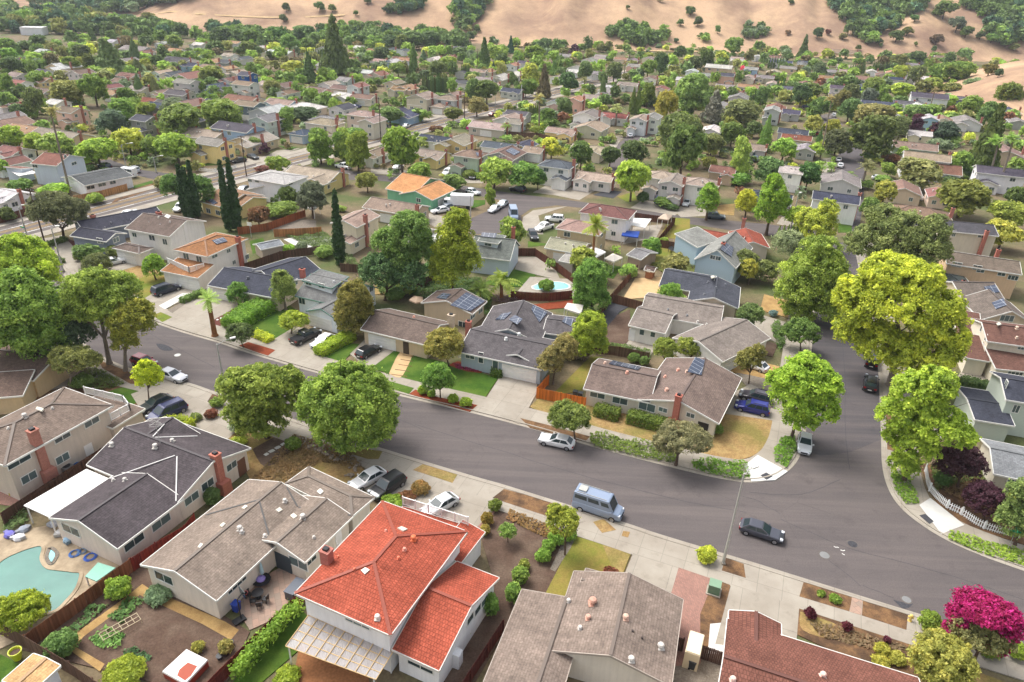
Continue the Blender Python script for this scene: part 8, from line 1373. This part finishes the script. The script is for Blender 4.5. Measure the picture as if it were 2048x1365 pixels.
for row in """F1 60 520 80 110 b M|F1 70 690 90 90 b M|F1 170 790 80 70 b D|F1 320 690 110 130 b D|F1 330 480 90 70 b L|F1 200 575 50 55 b D|F1 650 600 170 120 b O|F1 910 570 140 140 b M|F1 1180 770 150 110 b M|F1 1230 630 90 70 b M|F1 1330 720 80 65 b L|F1 1420 770 100 65 b L|F1 1680 740 120 70 b G|F1 300 360 60 70 b M|F1 690 330 90 70 b M|F1 870 320 80 90 b D|F1 500 300 90 80 b N|F1 340 280 90 60 b L|F1 100 330 110 70 b D|F1 80 240 90 60 b M|F1 80 140 90 60 b L|F1 360 110 80 60 b D|F1 690 60 80 60 b D|F1 820 80 70 45 b L|F1 880 190 70 60 b Y|F1 780 210 90 70 b D|F1 600 210 60 60 b O|F1 520 170 70 40 b O|F1 900 40 45 70 c D|F1 1080 50 60 50 b D|F1 1240 60 60 60 b D|F1 1420 100 80 60 b D|F1 1560 60 90 60 b D|F1 1700 110 90 60 b M|F1 1580 220 60 80 b D|F1 1420 270 70 45 b L|F1 1530 300 70 60 b D|F1 1720 240 50 50 b D|F1 1600 350 80 45 b L|F1 1780 340 60 45 b O|F1 1725 385 45 35 b P|F1 1650 520 80 50 b L|F1 1960 560 60 60 b L|F1 1730 740 0 0 b G|F1 1460 470 80 60 b O|F1 1640 260 60 45 b M|F1 1850 260 80 50 b M|F1 1930 220 60 45 b L|F1 2010 240 60 50 b M|F1 1920 380 50 35 b Y|F1 2000 440 50 50 b O|F1 250 620 0 0 b M|F1 830 840 60 40 b D|F1 600 450 90 40 b O|F1 1110 480 40 50 c D|F1 1120 570 50 20 s L|F1 1240 520 60 35 s O
F2 70 250 80 50 b L|F2 250 150 70 45 b O|F2 140 160 80 45 b D|F2 460 170 90 60 b D|F2 500 235 70 40 b L|F2 360 200 50 40 b D|F2 600 100 60 60 c D|F2 720 180 80 60 b Y|F2 780 220 90 50 b L|F2 870 120 100 80 b M|F2 940 200 45 50 b G|F2 1000 200 50 30 b Y|F2 680 240 50 40 b D|F2 900 370 110 70 b Y|F2 960 430 80 60 b M|F2 640 430 80 55 b M|F2 770 450 60 60 b M|F2 590 320 80 50 b O|F2 740 340 70 50 b O|F2 490 370 60 60 b M|F2 360 340 50 40 b M|F2 100 430 130 60 b O|F2 700 560 100 70 b O|F2 950 570 60 80 t M|F2 740 635 80 40 s L|F2 870 640 60 40 s L|F2 390 590 60 40 b L|F2 270 600 60 45 b M|F2 130 590 70 50 b D|F2 20 560 50 70 b M|F2 540 490 50 35 s O|F2 1100 620 60 65 b L|F2 1220 670 70 60 b M|F2 1300 720 50 80 t L|F2 1350 670 60 45 b O|F2 1030 640 50 35 b M|F2 1210 430 70 70 b L|F2 1290 450 60 60 b L|F2 1460 410 50 40 b D|F2 1530 470 80 40 b L|F2 1660 510 60 40 b M|F2 1740 500 50 40 b M|F2 1860 470 50 35 b M|F2 1860 535 40 30 b R|F2 1750 360 90 50 b G|F2 1930 380 90 65 b M|F2 1500 340 90 60 b D|F2 1640 290 70 45 b D|F2 1760 230 90 70 b D|F2 1760 165 60 40 b Y|F2 1620 200 40 35 b L|F2 1560 90 80 60 b D|F2 1700 80 80 55 b D|F2 1850 110 90 60 b D|F2 1960 110 80 70 b D|F2 2020 160 50 40 b L|F2 1720 620 0 0 f M|F2 1110 90 80 60 b D|F2 1040 130 70 55 b M|F2 200 40 110 50 b D|F2 420 50 100 50 b D|F2 600 40 80 50 b D|F2 760 40 110 50 b D|F2 1000 30 120 45 b D|F2 1220 80 60 60 b D|F2 330 60 0 0 b D|F2 760 700 90 30 s L|F2 1010 820 150 70 s D|F2 850 850 60 50 b L|F2 1900 700 50 50 t M|F2 1850 830 130 60 b D|F2 1700 790 60 40 b D|F2 1960 640 40 70 t M|F2 210 790 190 80 b L|F2 2010 700 50 70 b M|F2 1480 690 60 40 b M|F2 1440 850 0 0 s M
F3 100 220 0 0 c D|F3 250 350 70 50 b L|F3 370 380 110 80 b D|F3 470 320 90 60 b L|F3 520 380 60 80 b D|F3 400 200 60 50 b L|F3 310 230 50 45 b M|F3 230 245 40 50 c G|F3 560 215 70 40 b D|F3 610 260 60 50 b D|F3 680 200 60 45 b L|F3 960 220 110 70 b L|F3 1000 280 80 50 b D|F3 1150 260 60 60 b M|F3 1310 230 120 60 b L|F3 1400 150 80 70 b D|F3 1520 140 50 60 b D|F3 1560 300 60 60 b D|F3 1500 370 50 80 c M|F3 1600 380 40 70 c D|F3 1640 320 70 50 b M|F3 1500 250 80 40 b L|F3 1730 250 60 45 b Y|F3 1840 130 60 70 b D|F3 1810 390 80 90 b D|F3 1850 240 50 60 b O|F3 1270 430 110 110 b Y|F3 1230 560 80 80 b M|F3 1330 300 80 50 b L|F3 1520 510 40 60 b L|F3 1650 500 100 90 b D|F3 1620 610 60 45 b M|F3 1800 480 60 60 f O|F3 1610 530 25 40 p L|F3 990 380 60 60 b O|F3 910 370 30 60 c B|F3 820 400 40 40 b O|F3 850 590 120 110 b D|F3 720 580 90 110 b D|F3 980 570 40 60 f L|F3 750 740 110 90 b O|F3 520 820 100 70 b O|F3 510 540 60 70 b M|F3 200 820 90 60 b M|F3 120 500 60 70 b D|F3 40 370 60 70 b O|F3 1050 760 50 60 b O|F3 1120 760 20 25 s M|F3 1180 745 18 25 s D|F3 1230 740 50 25 s D|F3 1000 800 50 20 s D|F3 1430 830 80 70 b M|F3 1610 750 90 90 b D|F3 1590 850 70 50 b R|F3 1660 860 50 40 s Y|F3 1900 720 80 50 b L|F3 1980 450 50 50 b D|F3 1980 660 40 40 b D|F3 1090 470 60 60 y D|F3 710 450 40 30 s L|F3 70 170 60 50 b L|F3 420 120 50 35 b L|F3 640 120 60 60 b D|F3 560 110 80 60 b D|F3 300 90 120 70 b D|F3 120 90 120 80 b D|F3 450 90 80 60 b D|F3 890 105 30 45 b D|F3 1700 190 60 50 b P|F3 1970 170 60 40 b O|F3 30 280 30 20 s M|F3 1960 350 50 40 b L|F3 1440 290 0 0 b M|F3 500 600 0 0 s M
F4 20 340 50 60 b L|F4 140 400 90 90 b D|F4 30 480 50 70 b D|F4 320 430 60 50 b D|F4 590 320 80 110 b D|F4 700 300 60 65 b L|F4 720 400 80 60 b O|F4 830 370 70 70 b D|F4 930 330 80 80 b D|F4 1050 290 80 120 b D|F4 1190 270 70 60 b Y|F4 1300 150 100 80 b M|F4 1555 165 60 60 b M|F4 1460 240 60 70 b O|F4 1600 270 50 60 b D|F4 1810 200 70 35 b D|F4 1840 255 60 35 b D|F4 1690 215 60 30 b L|F4 470 370 80 80 b L|F4 440 360 20 60 p T|F4 720 460 60 50 b M|F4 960 420 40 50 f M|F4 1130 470 60 60 b L|F4 1360 450 60 60 b M|F4 920 610 200 190 b M|F4 470 620 90 120 b M|F4 400 530 40 70 p L|F4 650 740 130 150 b Y|F4 680 540 60 60 b L|F4 150 600 60 90 b D|F4 60 680 90 60 b D|F4 1390 800 200 90 b O|F4 1580 640 70 130 b D|F4 1470 600 70 50 b L|F4 1540 540 50 40 p O|F4 1660 630 40 50 b L|F4 1850 620 60 60 p T|F4 1800 640 80 60 b O|F4 1970 630 100 110 b D|F4 1290 620 70 60 b D|F4 1350 550 40 35 f L|F4 1240 390 0 0 b M|F4 1700 420 60 40 f M|F4 1580 350 40 50 f M|F4 1410 340 45 40 b L|F4 1390 370 25 25 b X|F4 1350 320 35 30 p O|F4 1880 460 50 40 f M|F4 1950 450 50 50 f M|F4 2000 400 60 40 b G|F4 1780 460 45 50 b L|F4 80 160 60 50 b O|F4 290 215 50 60 p O|F4 120 240 50 40 b L|F4 250 150 30 50 p O|F4 390 270 40 30 b M|F4 910 150 25 35 p M|F4 780 210 70 60 b D|F4 880 210 50 40 b M|F4 1010 210 60 40 b O|F4 1080 190 40 30 b L|F4 800 860 100 60 b L|F4 1890 560 0 0 y D|F4 560 260 0 0 b M|F4 620 490 60 40 s L|F4 200 570 0 0 p M|F4 1930 260 0 0 b D|F4 2010 250 50 50 b D|F4 1370 680 40 20 s L|F4 440 720 60 30 s M
F5 90 570 110 90 b M|F5 160 630 60 60 f O|F5 190 700 100 90 b D|F5 390 640 90 90 b O|F5 460 720 110 100 b D|F5 470 570 90 80 b D|F5 630 610 80 80 b G|F5 680 520 110 90 b L|F5 740 560 60 70 b L|F5 930 560 110 80 b Y|F5 800 640 50 60 b M|F5 660 790 190 110 b O|F5 880 720 70 50 b M|F5 1040 750 110 60 b M|F5 1080 830 70 70 b P|F5 940 840 70 60 b G|F5 1130 640 80 35 s D|F5 1350 650 90 60 b L|F5 1290 700 60 60 f O|F5 1390 730 50 45 b R|F5 1570 690 110 90 b M|F5 1740 720 90 70 b M|F5 1700 790 90 90 b D|F5 1750 550 60 80 b L|F5 1920 600 130 120 b M|F5 2010 560 60 90 b M|F5 1920 800 70 60 b R|F5 1880 830 40 30 s M|F5 1230 500 100 60 b Y|F5 1110 510 80 50 b O|F5 1390 540 90 60 b O|F5 1600 510 110 70 b G|F5 1450 390 150 100 b M|F5 1260 390 110 80 b M|F5 1060 410 80 90 b D|F5 920 390 70 70 b Y|F5 900 280 80 60 b O|F5 250 220 60 45 b Y|F5 790 230 65 45 b D|F5 540 235 50 30 b D|F5 400 215 50 40 b D|F5 1080 250 90 55 b D|F5 1370 260 60 60 b D|F5 1500 230 70 60 b D|F5 130 430 50 40 b M|F5 180 360 70 70 b G|F5 60 370 50 40 b G|F5 390 420 40 30 s B|F5 280 460 50 50 f M|F5 190 470 60 30 b R|F5 110 870 70 50 b L|F5 60 250 60 50 b M|F5 30 180 0 0 c D|F5 1180 310 50 50 b L|F5 130 310 70 30 b M|F5 480 460 40 30 b L|F5 590 440 60 40 b O|F5 1150 370 25 35 p T|F5 220 500 0 0 s M|F5 1830 780 40 30 s M|F5 1830 390 35 40 b D|F5 1330 180 0 0 b D|F5 20 560 40 60 b D|F5 820 440 60 30 b L""".replace('\n', '|').split('|'):
    q = row.split()
    if float(q[3]) > 0: QUEUE.append((float(q[3])*float(q[4])/VIEWS[q[0]][2]**2, q))
QUEUE.sort(key=lambda e: -e[0]); REST = []; nt_ = 0
for a_, q in QUEUE:
    if q[5] in 'bt': nt_ += 1
    if q[5] in 'bt' and nt_ > TREE_QUOTA: REST.append(q)
    else: far_tree(q[0], *map(float, q[1:5]), q[5], q[6])
# ------------------------------------------------------------------ hills
def smooth(a, b, x): t = np.clip((x-a)/(b-a), 0, 1); return t*t*(3-2*t)
_base = [G(*p) for p in ((-400, 60), (-150, 48), (100, 43), (225, 50), (359, 62), (526, 66), (700, 76), (947, 88), (1056, 93), (1240, 104), (1348, 103), (1520, 110), (1690, 118), (1780, 122), (1860, 124), (2000, 124), (2300, 138))]
_baz = np.array([math.atan2(p[0], p[1]) for p in _base]); _br = np.array([math.hypot(p[0], p[1]) for p in _base])
def vnoise(x, y, seed):
    xi, yi = np.floor(x).astype(int), np.floor(y).astype(int); fx, fy = x-xi, y-yi; fx = fx*fx*(3-2*fx); fy = fy*fy*(3-2*fy)
    def h(a, b): v = np.sin(a*127.1+b*311.7+seed*74.7)*43758.5453; return v-np.floor(v)
    return (h(xi, yi)*(1-fx)+h(xi+1, yi)*fx)*(1-fy)+(h(xi, yi+1)*(1-fx)+h(xi+1, yi+1)*fx)*fy
_az = lambda px, py: math.atan2(ray(px, py)[0], ray(px, py)[1])
AZV, AZL, AZK = _az(1735, 60), _az(280, 30), _az(1990, 140)
def hill_z(x, y):
    x, y = np.asarray(x, float), np.asarray(y, float); az = np.arctan2(x, y); r = np.hypot(x, y); rb = np.interp(az, _baz, _br)
    s = r-rb; n = vnoise(az*16, r*.006, 1)*.5+vnoise(az*38, r*.012, 2)*.3+.3*np.abs(2*vnoise(az*30+r*.004, r*.004, 3)-1)-.05
    front = np.where(s > 0, .06*s+.30*np.maximum(s-25, 0)-.09*np.maximum(s-320, 0), s*.02)*(.5+1.0*n)
    left = smooth(AZL+.09, AZL-.03, az)                      # towards the left the near hill ends and only the far range is left
    valley = np.exp(-((az-AZV-.00009*np.maximum(s-60, 0))/.035)**2)*smooth(10, 160, s)
    front = front*(1-.94*left)*(1-.5*valley)
    far = smooth(1300, 3200, r)*260*(.55+.75*vnoise(az*9, r*.0012, 5))*smooth(AZL+.35, AZL-.02, az)+smooth(1000, 2000, r)*smooth(AZV-.1, AZV+.1, az)*120
    knoll = 16*np.exp(-((az-AZK-.035)/.06)**2)*smooth(380, 470, r)*smooth(640, 540, r)
    return np.where(s > 0, np.minimum(front, 330)+far, -.6)+knoll
na, nr = 340, 170; AZ = np.linspace(-1.05, 1.05, na); RR = 360*(6200/360)**np.linspace(0, 1, nr); A_, R_ = np.meshgrid(AZ, RR); HX, HY = R_*np.sin(A_), R_*np.cos(A_); HZ = hill_z(HX, HY)
hv = np.stack([HX, HY, HZ], 2).reshape(-1, 3); hf = [(i*na+j, i*na+j+1, (i+1)*na+j+1, (i+1)*na+j) for i in range(nr-1) for j in range(na-1) if max(HZ[i, j], HZ[i+1, j], HZ[i, j+1], HZ[i+1, j+1]) > -.5]
me = bpy.data.meshes.new('hills'); me.from_pydata([tuple(p) for p in hv], [], [tuple(reversed(f)) for f in hf]); me.polygons.foreach_set('use_smooth', [True]*len(hf))
def hillmat():
    t = NT('hill_grass'); p = t.pos(); col = t.mix(t.ramp(t.noise(.012, 6, .65, p), [(.42, g3(0)), (.6, g3(1))]), lin((188, 157, 126)), lin((146, 119, 99)))
    col = t.mix(t.ramp(t.noise(.04, 5, .7, p), [(.5, g3(0)), (.75, g3(.8))]), col, lin((198, 168, 132)))
    mp = t.n('ShaderNodeMapping'); mp.inputs['Scale'].default_value = (.02, .004, .05); t.l(p, mp.inputs[0])
    col = t.mix(t.ramp(t.noise(1, 5, .65, mp.outputs[0]), [(.52, g3(0)), (.7, g3(.6))]), col, lin((126, 98, 82)))
    col = t.mix(t.ramp(t.noise(.3, 4, .7, p), [(.62, g3(0)), (.74, g3(.55))]), col, lin((126, 112, 74))); col = t.mix(.4, col, t.ramp(t.noise(.9, 3, .7, p), [(.3, g3(.6)), (.7, g3(1.15))]), 'MULTIPLY')
    return t.set(col, .95, spec=.1)
hillmat(); me.materials.append(MATS['hill_grass']); me.update(); ho = put(me, 'hills'); ho['kind'] = 'structure'
def on_hill(px, py):
    d = ray(px, py); t = 300.
    for _ in range(900):
        p = EYE+d*t
        if p[2] <= float(hill_z(p[0], p[1])) and p[2] < 800 and t > 320: return np.array([p[0], p[1], float(hill_z(p[0], p[1]))])
        t += max(3., min(60., (p[2]-float(hill_z(p[0], p[1])))*.9))
        if t > 6500: return None
    return None
# a pale dirt track along the slopes
def track(px, w, name='dirt_track'):
    P = [on_hill(*p) for p in px]; P = [p for p in P if p is not None]; mb = MB()
    for a, b in zip(P[:-1], P[1:]):
        d = (b-a)[:2]; d /= np.linalg.norm(d)+1e-9; m = np.array([-d[1], d[0]])*w; q = []
        for c, s in ((a, -1), (b, -1), (b, 1), (a, 1)): e = c[:2]+m*s; q.append(np.array([e[0], e[1], max(float(hill_z(e[0], e[1])), 0)+.5]))
        mb.poly(q)
    if mb.f: struct(name, mb, 'sand')
track([(230, 45), (280, 34), (342, 25), (400, 30), (460, 34), (540, 38), (620, 36), (690, 32)], 1.2); track([(1000, 95), (1080, 97), (1180, 100), (1280, 104), (1400, 106), (1550, 112), (1700, 120), (1850, 123)], 2.0)
"""single oaks on the slopes"""
for i, row in enumerate("573 20 9 8 D|640 18 12 9 D|665 22 10 7 M|568 40 9 7 D|600 40 0 0 D|1380 28 12 8 D|1395 47 10 9 D|1360 50 8 6 D|1435 62 6 8 M|1580 8 7 5 D|1633 72 12 10 D|1655 69 7 5 R|1695 62 11 11 D|1685 76 9 5 T|1760 78 0 0 D|1828 40 10 6 D|1885 28 24 13 D|1790 78 16 10 D|1812 68 12 8 M|1870 86 14 8 N|1910 55 18 14 G|1930 68 14 10 D|1757 85 8 5 D|1735 88 9 5 D|1830 92 4 4 M|1715 100 6 5 D|1760 94 4 4 D|1866 102 6 6 D|1958 76 10 7 D|1980 84 12 7 M|2008 92 12 8 D|1995 150 8 8 D|1975 147 16 8 N|1680 30 0 0 D|1260 70 0 0 D|1525 68 0 0 D|1005 40 0 0 D|880 30 0 0 D|940 75 10 8 D|985 82 6 6 D|752 68 0 0 D|1575 70 7 4 T|735 5 9 4 D|712 30 6 5 D|950 52 0 0 D|1255 18 5 4 D|1320 4 8 3 D|1545 52 0 0 D|1352 85 6 4 D|2025 100 10 6 O|1648 6 0 0 D".split('|')):
    x, y, rx, ry, c = row.split(); x, y, rx, ry = map(float, (x, y, rx, ry))
    if rx == 0: continue
    h = on_hill(x, y+ry*.8)
    if h is None: continue
    HILLS = far_tree('A', x, y, rx, ry, 'b', c, group='oaks on the dry hills', hill=h, small='hillside')
def woods(name, outline, n, size, cols, ground=False, seed=1):
    """a far-off wood nobody could count: crowns of many trees in one mass"""
    rg = np.random.default_rng(seed); xs = [p[0] for p in outline]; ys = [p[1] for p in outline]; Vs, T_, Cc = [], [], []; k = 0
    while k < n:
        x, y = rg.uniform(min(xs), max(xs)), rg.uniform(min(ys), max(ys)); ins = False
        for i in range(len(outline)):
            a, b = outline[i], outline[(i+1) % len(outline)]
            if (a[1] > y) != (b[1] > y) and x < (b[0]-a[0])*(y-a[1])/(b[1]-a[1]+1e-9)+a[0]: ins = not ins
        k += 1
        if not ins: continue
        h = on_hill(x, y) if not ground else G(x, y)
        if h is None: continue
        w = size*rg.uniform(.55, 1.4)*(1+max(0, np.hypot(h[0], h[1])-800)/2200); add_mass(h, w, w*rg.uniform(.7, 1.05), cols[int(rg.integers(len(cols)))], Vs, T_, Cc, rg)
    mass_object(name, Vs, T_, Cc)
def add_mass(h, w, hh, c, Vs, T_, Cc, rg, kind='b'):
    me = PROTO[kind][int(rg.integers(len(PROTO[kind])))][0]; nv = len(me.vertices); co = np.zeros(nv*3, 'f'); me.vertices.foreach_get('co', co); co = co.reshape(-1, 3); tn = np.zeros(nv, 'f'); me.attributes['tint'].data.foreach_get('value', tn)
    q = nv//4; keep = min(q, 90 if w < 4 else 260 if w < 9 else 380); gf = min(2.6, (q/keep)**.5*.85); idx = rg.permutation(q)[:keep]; co = co.reshape(q, 4, 3)[idx]; tn = tn.reshape(q, 4)[idx]; cen = co.mean(1, keepdims=True); co = cen+(co-cen)*gf
    a = rg.uniform(0, 6.28); ca, sa = math.cos(a), math.sin(a); X, Y = co[..., 0]*ca-co[..., 1]*sa, co[..., 0]*sa+co[..., 1]*ca
    Vs.append(np.stack([X*w+h[0], Y*w+h[1], co[..., 2]*hh*1.1-hh*.1+h[2]], -1).reshape(-1, 3)); T_.append(tn.ravel()); f = rg.uniform(.85, 1.15); col = np.array(lin(tuple(min(255, v*f) for v in TC[c][0])))*1.7; Cc.append(np.tile(np.append(col, 1), (keep*4, 1)))
def massmat():
    t = NT('leaf_mass'); at = t.n('ShaderNodeAttribute', attribute_name='tint'); lc = t.n('ShaderNodeAttribute', attribute_name='leafcol'); t.set(t.mix(1.0, lc.outputs['Color'], t.ramp(at.outputs['Fac'], [(0, g3(.55)), (.5, g3(1)), (1, g3(1.5))]), 'MULTIPLY'), .65, 0, .2)
    tr = t.n('ShaderNodeBsdfTranslucent'); t.l(t.b.inputs['Base Color'].links[0].from_socket, tr.inputs[0]); mx = t.n('ShaderNodeMixShader'); mx.inputs[0].default_value = .25; t.l(t.b.outputs[0], mx.inputs[1]); t.l(tr.outputs[0], mx.inputs[2]); t.l(mx.outputs[0], t.out.inputs[0])
massmat()
def mass_object(name, Vs, T_, Cc):
    V = np.concatenate(Vs); n = len(V)//4; me = bpy.data.meshes.new(name); me.vertices.add(4*n); me.vertices.foreach_set('co', V.astype('f').ravel()); me.loops.add(4*n); me.loops.foreach_set('vertex_index', np.arange(4*n, dtype='i')); me.polygons.add(n); me.polygons.foreach_set('loop_start', np.arange(0, 4*n, 4, dtype='i')); me.polygons.foreach_set('loop_total', np.full(n, 4, 'i'))
    at = me.attributes.new('tint', 'FLOAT', 'POINT'); at.data.foreach_set('value', np.concatenate(T_).clip(0, 1).astype('f')); lc = me.attributes.new('leafcol', 'FLOAT_COLOR', 'POINT'); lc.data.foreach_set('color', np.concatenate(Cc).astype('f').ravel())
    me.materials.append(MATS['leaf_mass']); me.update(calc_edges=True); o = put(me, name); o['kind'] = 'stuff'; return o
DK = 'DDDBM'
woods('valley_woods', [(1640, -12), (1660, 22), (1690, 48), (1720, 88), (1742, 92), (1765, 70), (1790, 62), (1800, 40), (1850, 22), (1870, -12)], 420, 11, DK, seed=1)
woods('ridge_woods', [(1930, -12), (1925, 20), (1985, 48), (1975, 70), (2000, 95), (2048, 85), (2090, 60), (2090, -12)], 420, 11, DK, seed=2)
woods('hillside_thicket', [(1215, 75), (1240, 60), (1290, 66), (1320, 74), (1318, 92), (1290, 98), (1245, 92)], 110, 8, 'DDDM', seed=3)
woods('scrub_patch', [(1475, 66), (1505, 56), (1535, 68), (1525, 80), (1490, 80)], 60, 6, 'DG', seed=4)
woods('gully_woods', [(905, -8), (985, -8), (975, 12), (955, 45), (930, 60), (900, 30), (915, 10)], 150, 9, 'DDBM', seed=5)
woods('gully_woods', [(765, 30), (800, 10), (850, 8), (845, 22), (775, 38)], 70, 8, 'DDB', seed=6)
woods('scrub_patch', [(1322, 62), (1345, 78), (1330, 88), (1318, 76)], 24, 6, 'DM', seed=7)
woods('scrub_patch', [(1390, 70), (1410, 76), (1440, 90), (1420, 92), (1395, 80)], 26, 6, 'DM', seed=8)
woods('scrub_patch', [(890, 40), (940, 45), (970, 68), (950, 74), (905, 62)], 40, 5, 'DMO', seed=9)
woods('hill_foot_woods', [(380, 72), (420, 64), (480, 66), (520, 76), (600, 74), (700, 66), (780, 62), (820, 78), (880, 72), (930, 86), (950, 98), (800, 100), (600, 92), (400, 88), (250, 74), (300, 62)], 520, 8.5, 'DDDBMM', ground=True, seed=10)
woods('distant_woods', [(-40, 18), (60, 30), (150, 34), (230, 46), (330, 58), (250, 78), (120, 70), (-40, 66)], 430, 10, 'DDDBMO', ground=True, seed=11)
woods('far_range_woods', [(60, 12), (140, 4), (260, -8), (420, -10), (330, 14), (250, 34), (150, 28)], 240, 14, 'DBG', seed=12)

# the smaller trees among the far houses, past the first few hundred, and the low garden growth between the plots
rg = np.random.default_rng(3); Vs, T_, Cc = [], [], []
for q in REST:
    x, y = cv(q[0], float(q[1]), float(q[2])); k = VIEWS[q[0]][2]; rx, ry = float(q[3])/k, float(q[4])/k; b = G(x, y)
    for _ in range(3): w = 2*rx/PPM(b); hh = w*min(1.35, max(.72, 1.1*ry/rx)); b = G(x, y, hh*.55); b[2] = 0
    add_mass(b, w, hh, q[6], Vs, T_, Cc, rg)
mass_object('small_far_trees', Vs, T_, Cc)
RDP = [[G(*cv(v, *p)) for p in pts] for _, _, v, pts in ROADS]
def in_poly(x, y, r):
    ins = False
    for i in range(len(r)):
        a, b = r[i], r[(i+1) % len(r)]
        if (a[1] > y) != (b[1] > y) and x < (b[0]-a[0])*(y-a[1])/(b[1]-a[1]+1e-9)+a[0]: ins = not ins
    return ins
PA = np.array(PLOTS); Vs, T_, Cc = [], [], []; k = 0
while k < 2600:
    k += 1; x, y = rg.uniform(0, 2048), 90+270*rg.random()**1.25; g = G(x-60+rg.uniform(0, 120), y)
    if abs((g[:2]-cM)@nM) < hwM+4 or any(in_poly(g[0], g[1], r) for r in RDP): continue
    dd = np.hypot(PA[:, 0]-g[0], PA[:, 1]-g[1])-PA[:, 2]
    if dd.min() < .4: continue
    far = smooth(180, 420, np.hypot(g[0], g[1])); w = rg.uniform(1.2, 3.2)+far*rg.uniform(0, 5); add_mass(g, w, w*rg.uniform(.55, .95), 'DDMMMLLOONGY'[int(rg.integers(12))], Vs, T_, Cc, rg, 's')
mass_object('garden_shrubbery', Vs, T_, Cc)
# ------------------------------------------------------------------ air, light and camera
def air():
    m = bpy.data.materials.new('haze'); m.use_nodes = True; nt = m.node_tree; nt.nodes.clear(); o = nt.nodes.new('ShaderNodeOutputMaterial'); v = nt.nodes.new('ShaderNodeVolumePrincipled'); v.inputs['Color'].default_value = (.84, .9, 1, 1); v.inputs['Density'].default_value = HAZE; v.inputs['Anisotropy'].default_value = .2; nt.links.new(v.outputs[0], o.inputs['Volume']); MATS['haze'] = m
    mb = MB(); mb.prism([(-6300, -500), (6300, -500), (6300, 9100), (-6300, 9100)], -2, 900); o = mb.build('haze', 'haze'); o['kind'] = 'stuff'
if HAZE: air()
W_ = bpy.data.worlds.new('World'); SC.world = W_; W_.use_nodes = True; nt = W_.node_tree; nt.nodes.clear()
sky = nt.nodes.new('ShaderNodeTexSky'); sky.sky_type = 'NISHITA'; sky.sun_disc = False; SUN_EL, SUN_AZ = math.radians(58), math.radians(-55)
sky.sun_elevation = SUN_EL; sky.sun_rotation = SUN_AZ; sky.air_density = 1.0; sky.dust_density = 6.0; sky.ozone_density = 1.0
hs = nt.nodes.new('ShaderNodeHueSaturation'); hs.inputs['Saturation'].default_value = .35
bg = nt.nodes.new('ShaderNodeBackground'); bg.inputs['Strength'].default_value = .15; wo = nt.nodes.new('ShaderNodeOutputWorld')
nt.links.new(sky.outputs[0], hs.inputs['Color']); nt.links.new(hs.outputs[0], bg.inputs[0]); nt.links.new(bg.outputs[0], wo.inputs[0])
sl = bpy.data.lights.new('Sun', 'SUN'); sl.energy = 1.15; sl.angle = math.radians(24); sl.color = (1, .975, .94); so = bpy.data.objects.new('Sun', sl); COL.objects.link(so)
d = Vector((math.cos(SUN_EL)*math.sin(SUN_AZ), math.cos(SUN_EL)*math.cos(SUN_AZ), math.sin(SUN_EL))); so.rotation_euler = d.to_track_quat('Z', 'Y').to_euler()
cd = bpy.data.cameras.new('Camera'); cam = bpy.data.objects.new('Camera', cd); COL.objects.link(cam); SC.camera = cam
cd.sensor_width = 36; cd.sensor_fit = 'HORIZONTAL'; cd.lens = F/2048*36; cd.clip_end = 20000; cd.clip_start = 1
ax = [R@np.array(v) for v in ((1, 0, 0), (0, -1, 0), (0, 0, -1))]
cam.matrix_world = Matrix([[ax[0][i], ax[1][i], ax[2][i], EYE[i]] for i in range(3)]+[[0, 0, 0, 1]])
SC.view_settings.view_transform = 'Standard'; SC.view_settings.look = 'None'; SC.view_settings.exposure = EXPO; SC.view_settings.gamma = 1
SC.cycles.max_bounces = 5; SC.cycles.diffuse_bounces = 3; SC.cycles.glossy_bounces = 2; SC.cycles.transmission_bounces = 3; SC.cycles.transparent_max_bounces = 6; SC.cycles.volume_bounces = 0
SC.cycles.use_denoising = True; SC.cycles.use_adaptive_sampling = True; SC.cycles.adaptive_threshold = .02
for m in MISS: print('MISS', m)
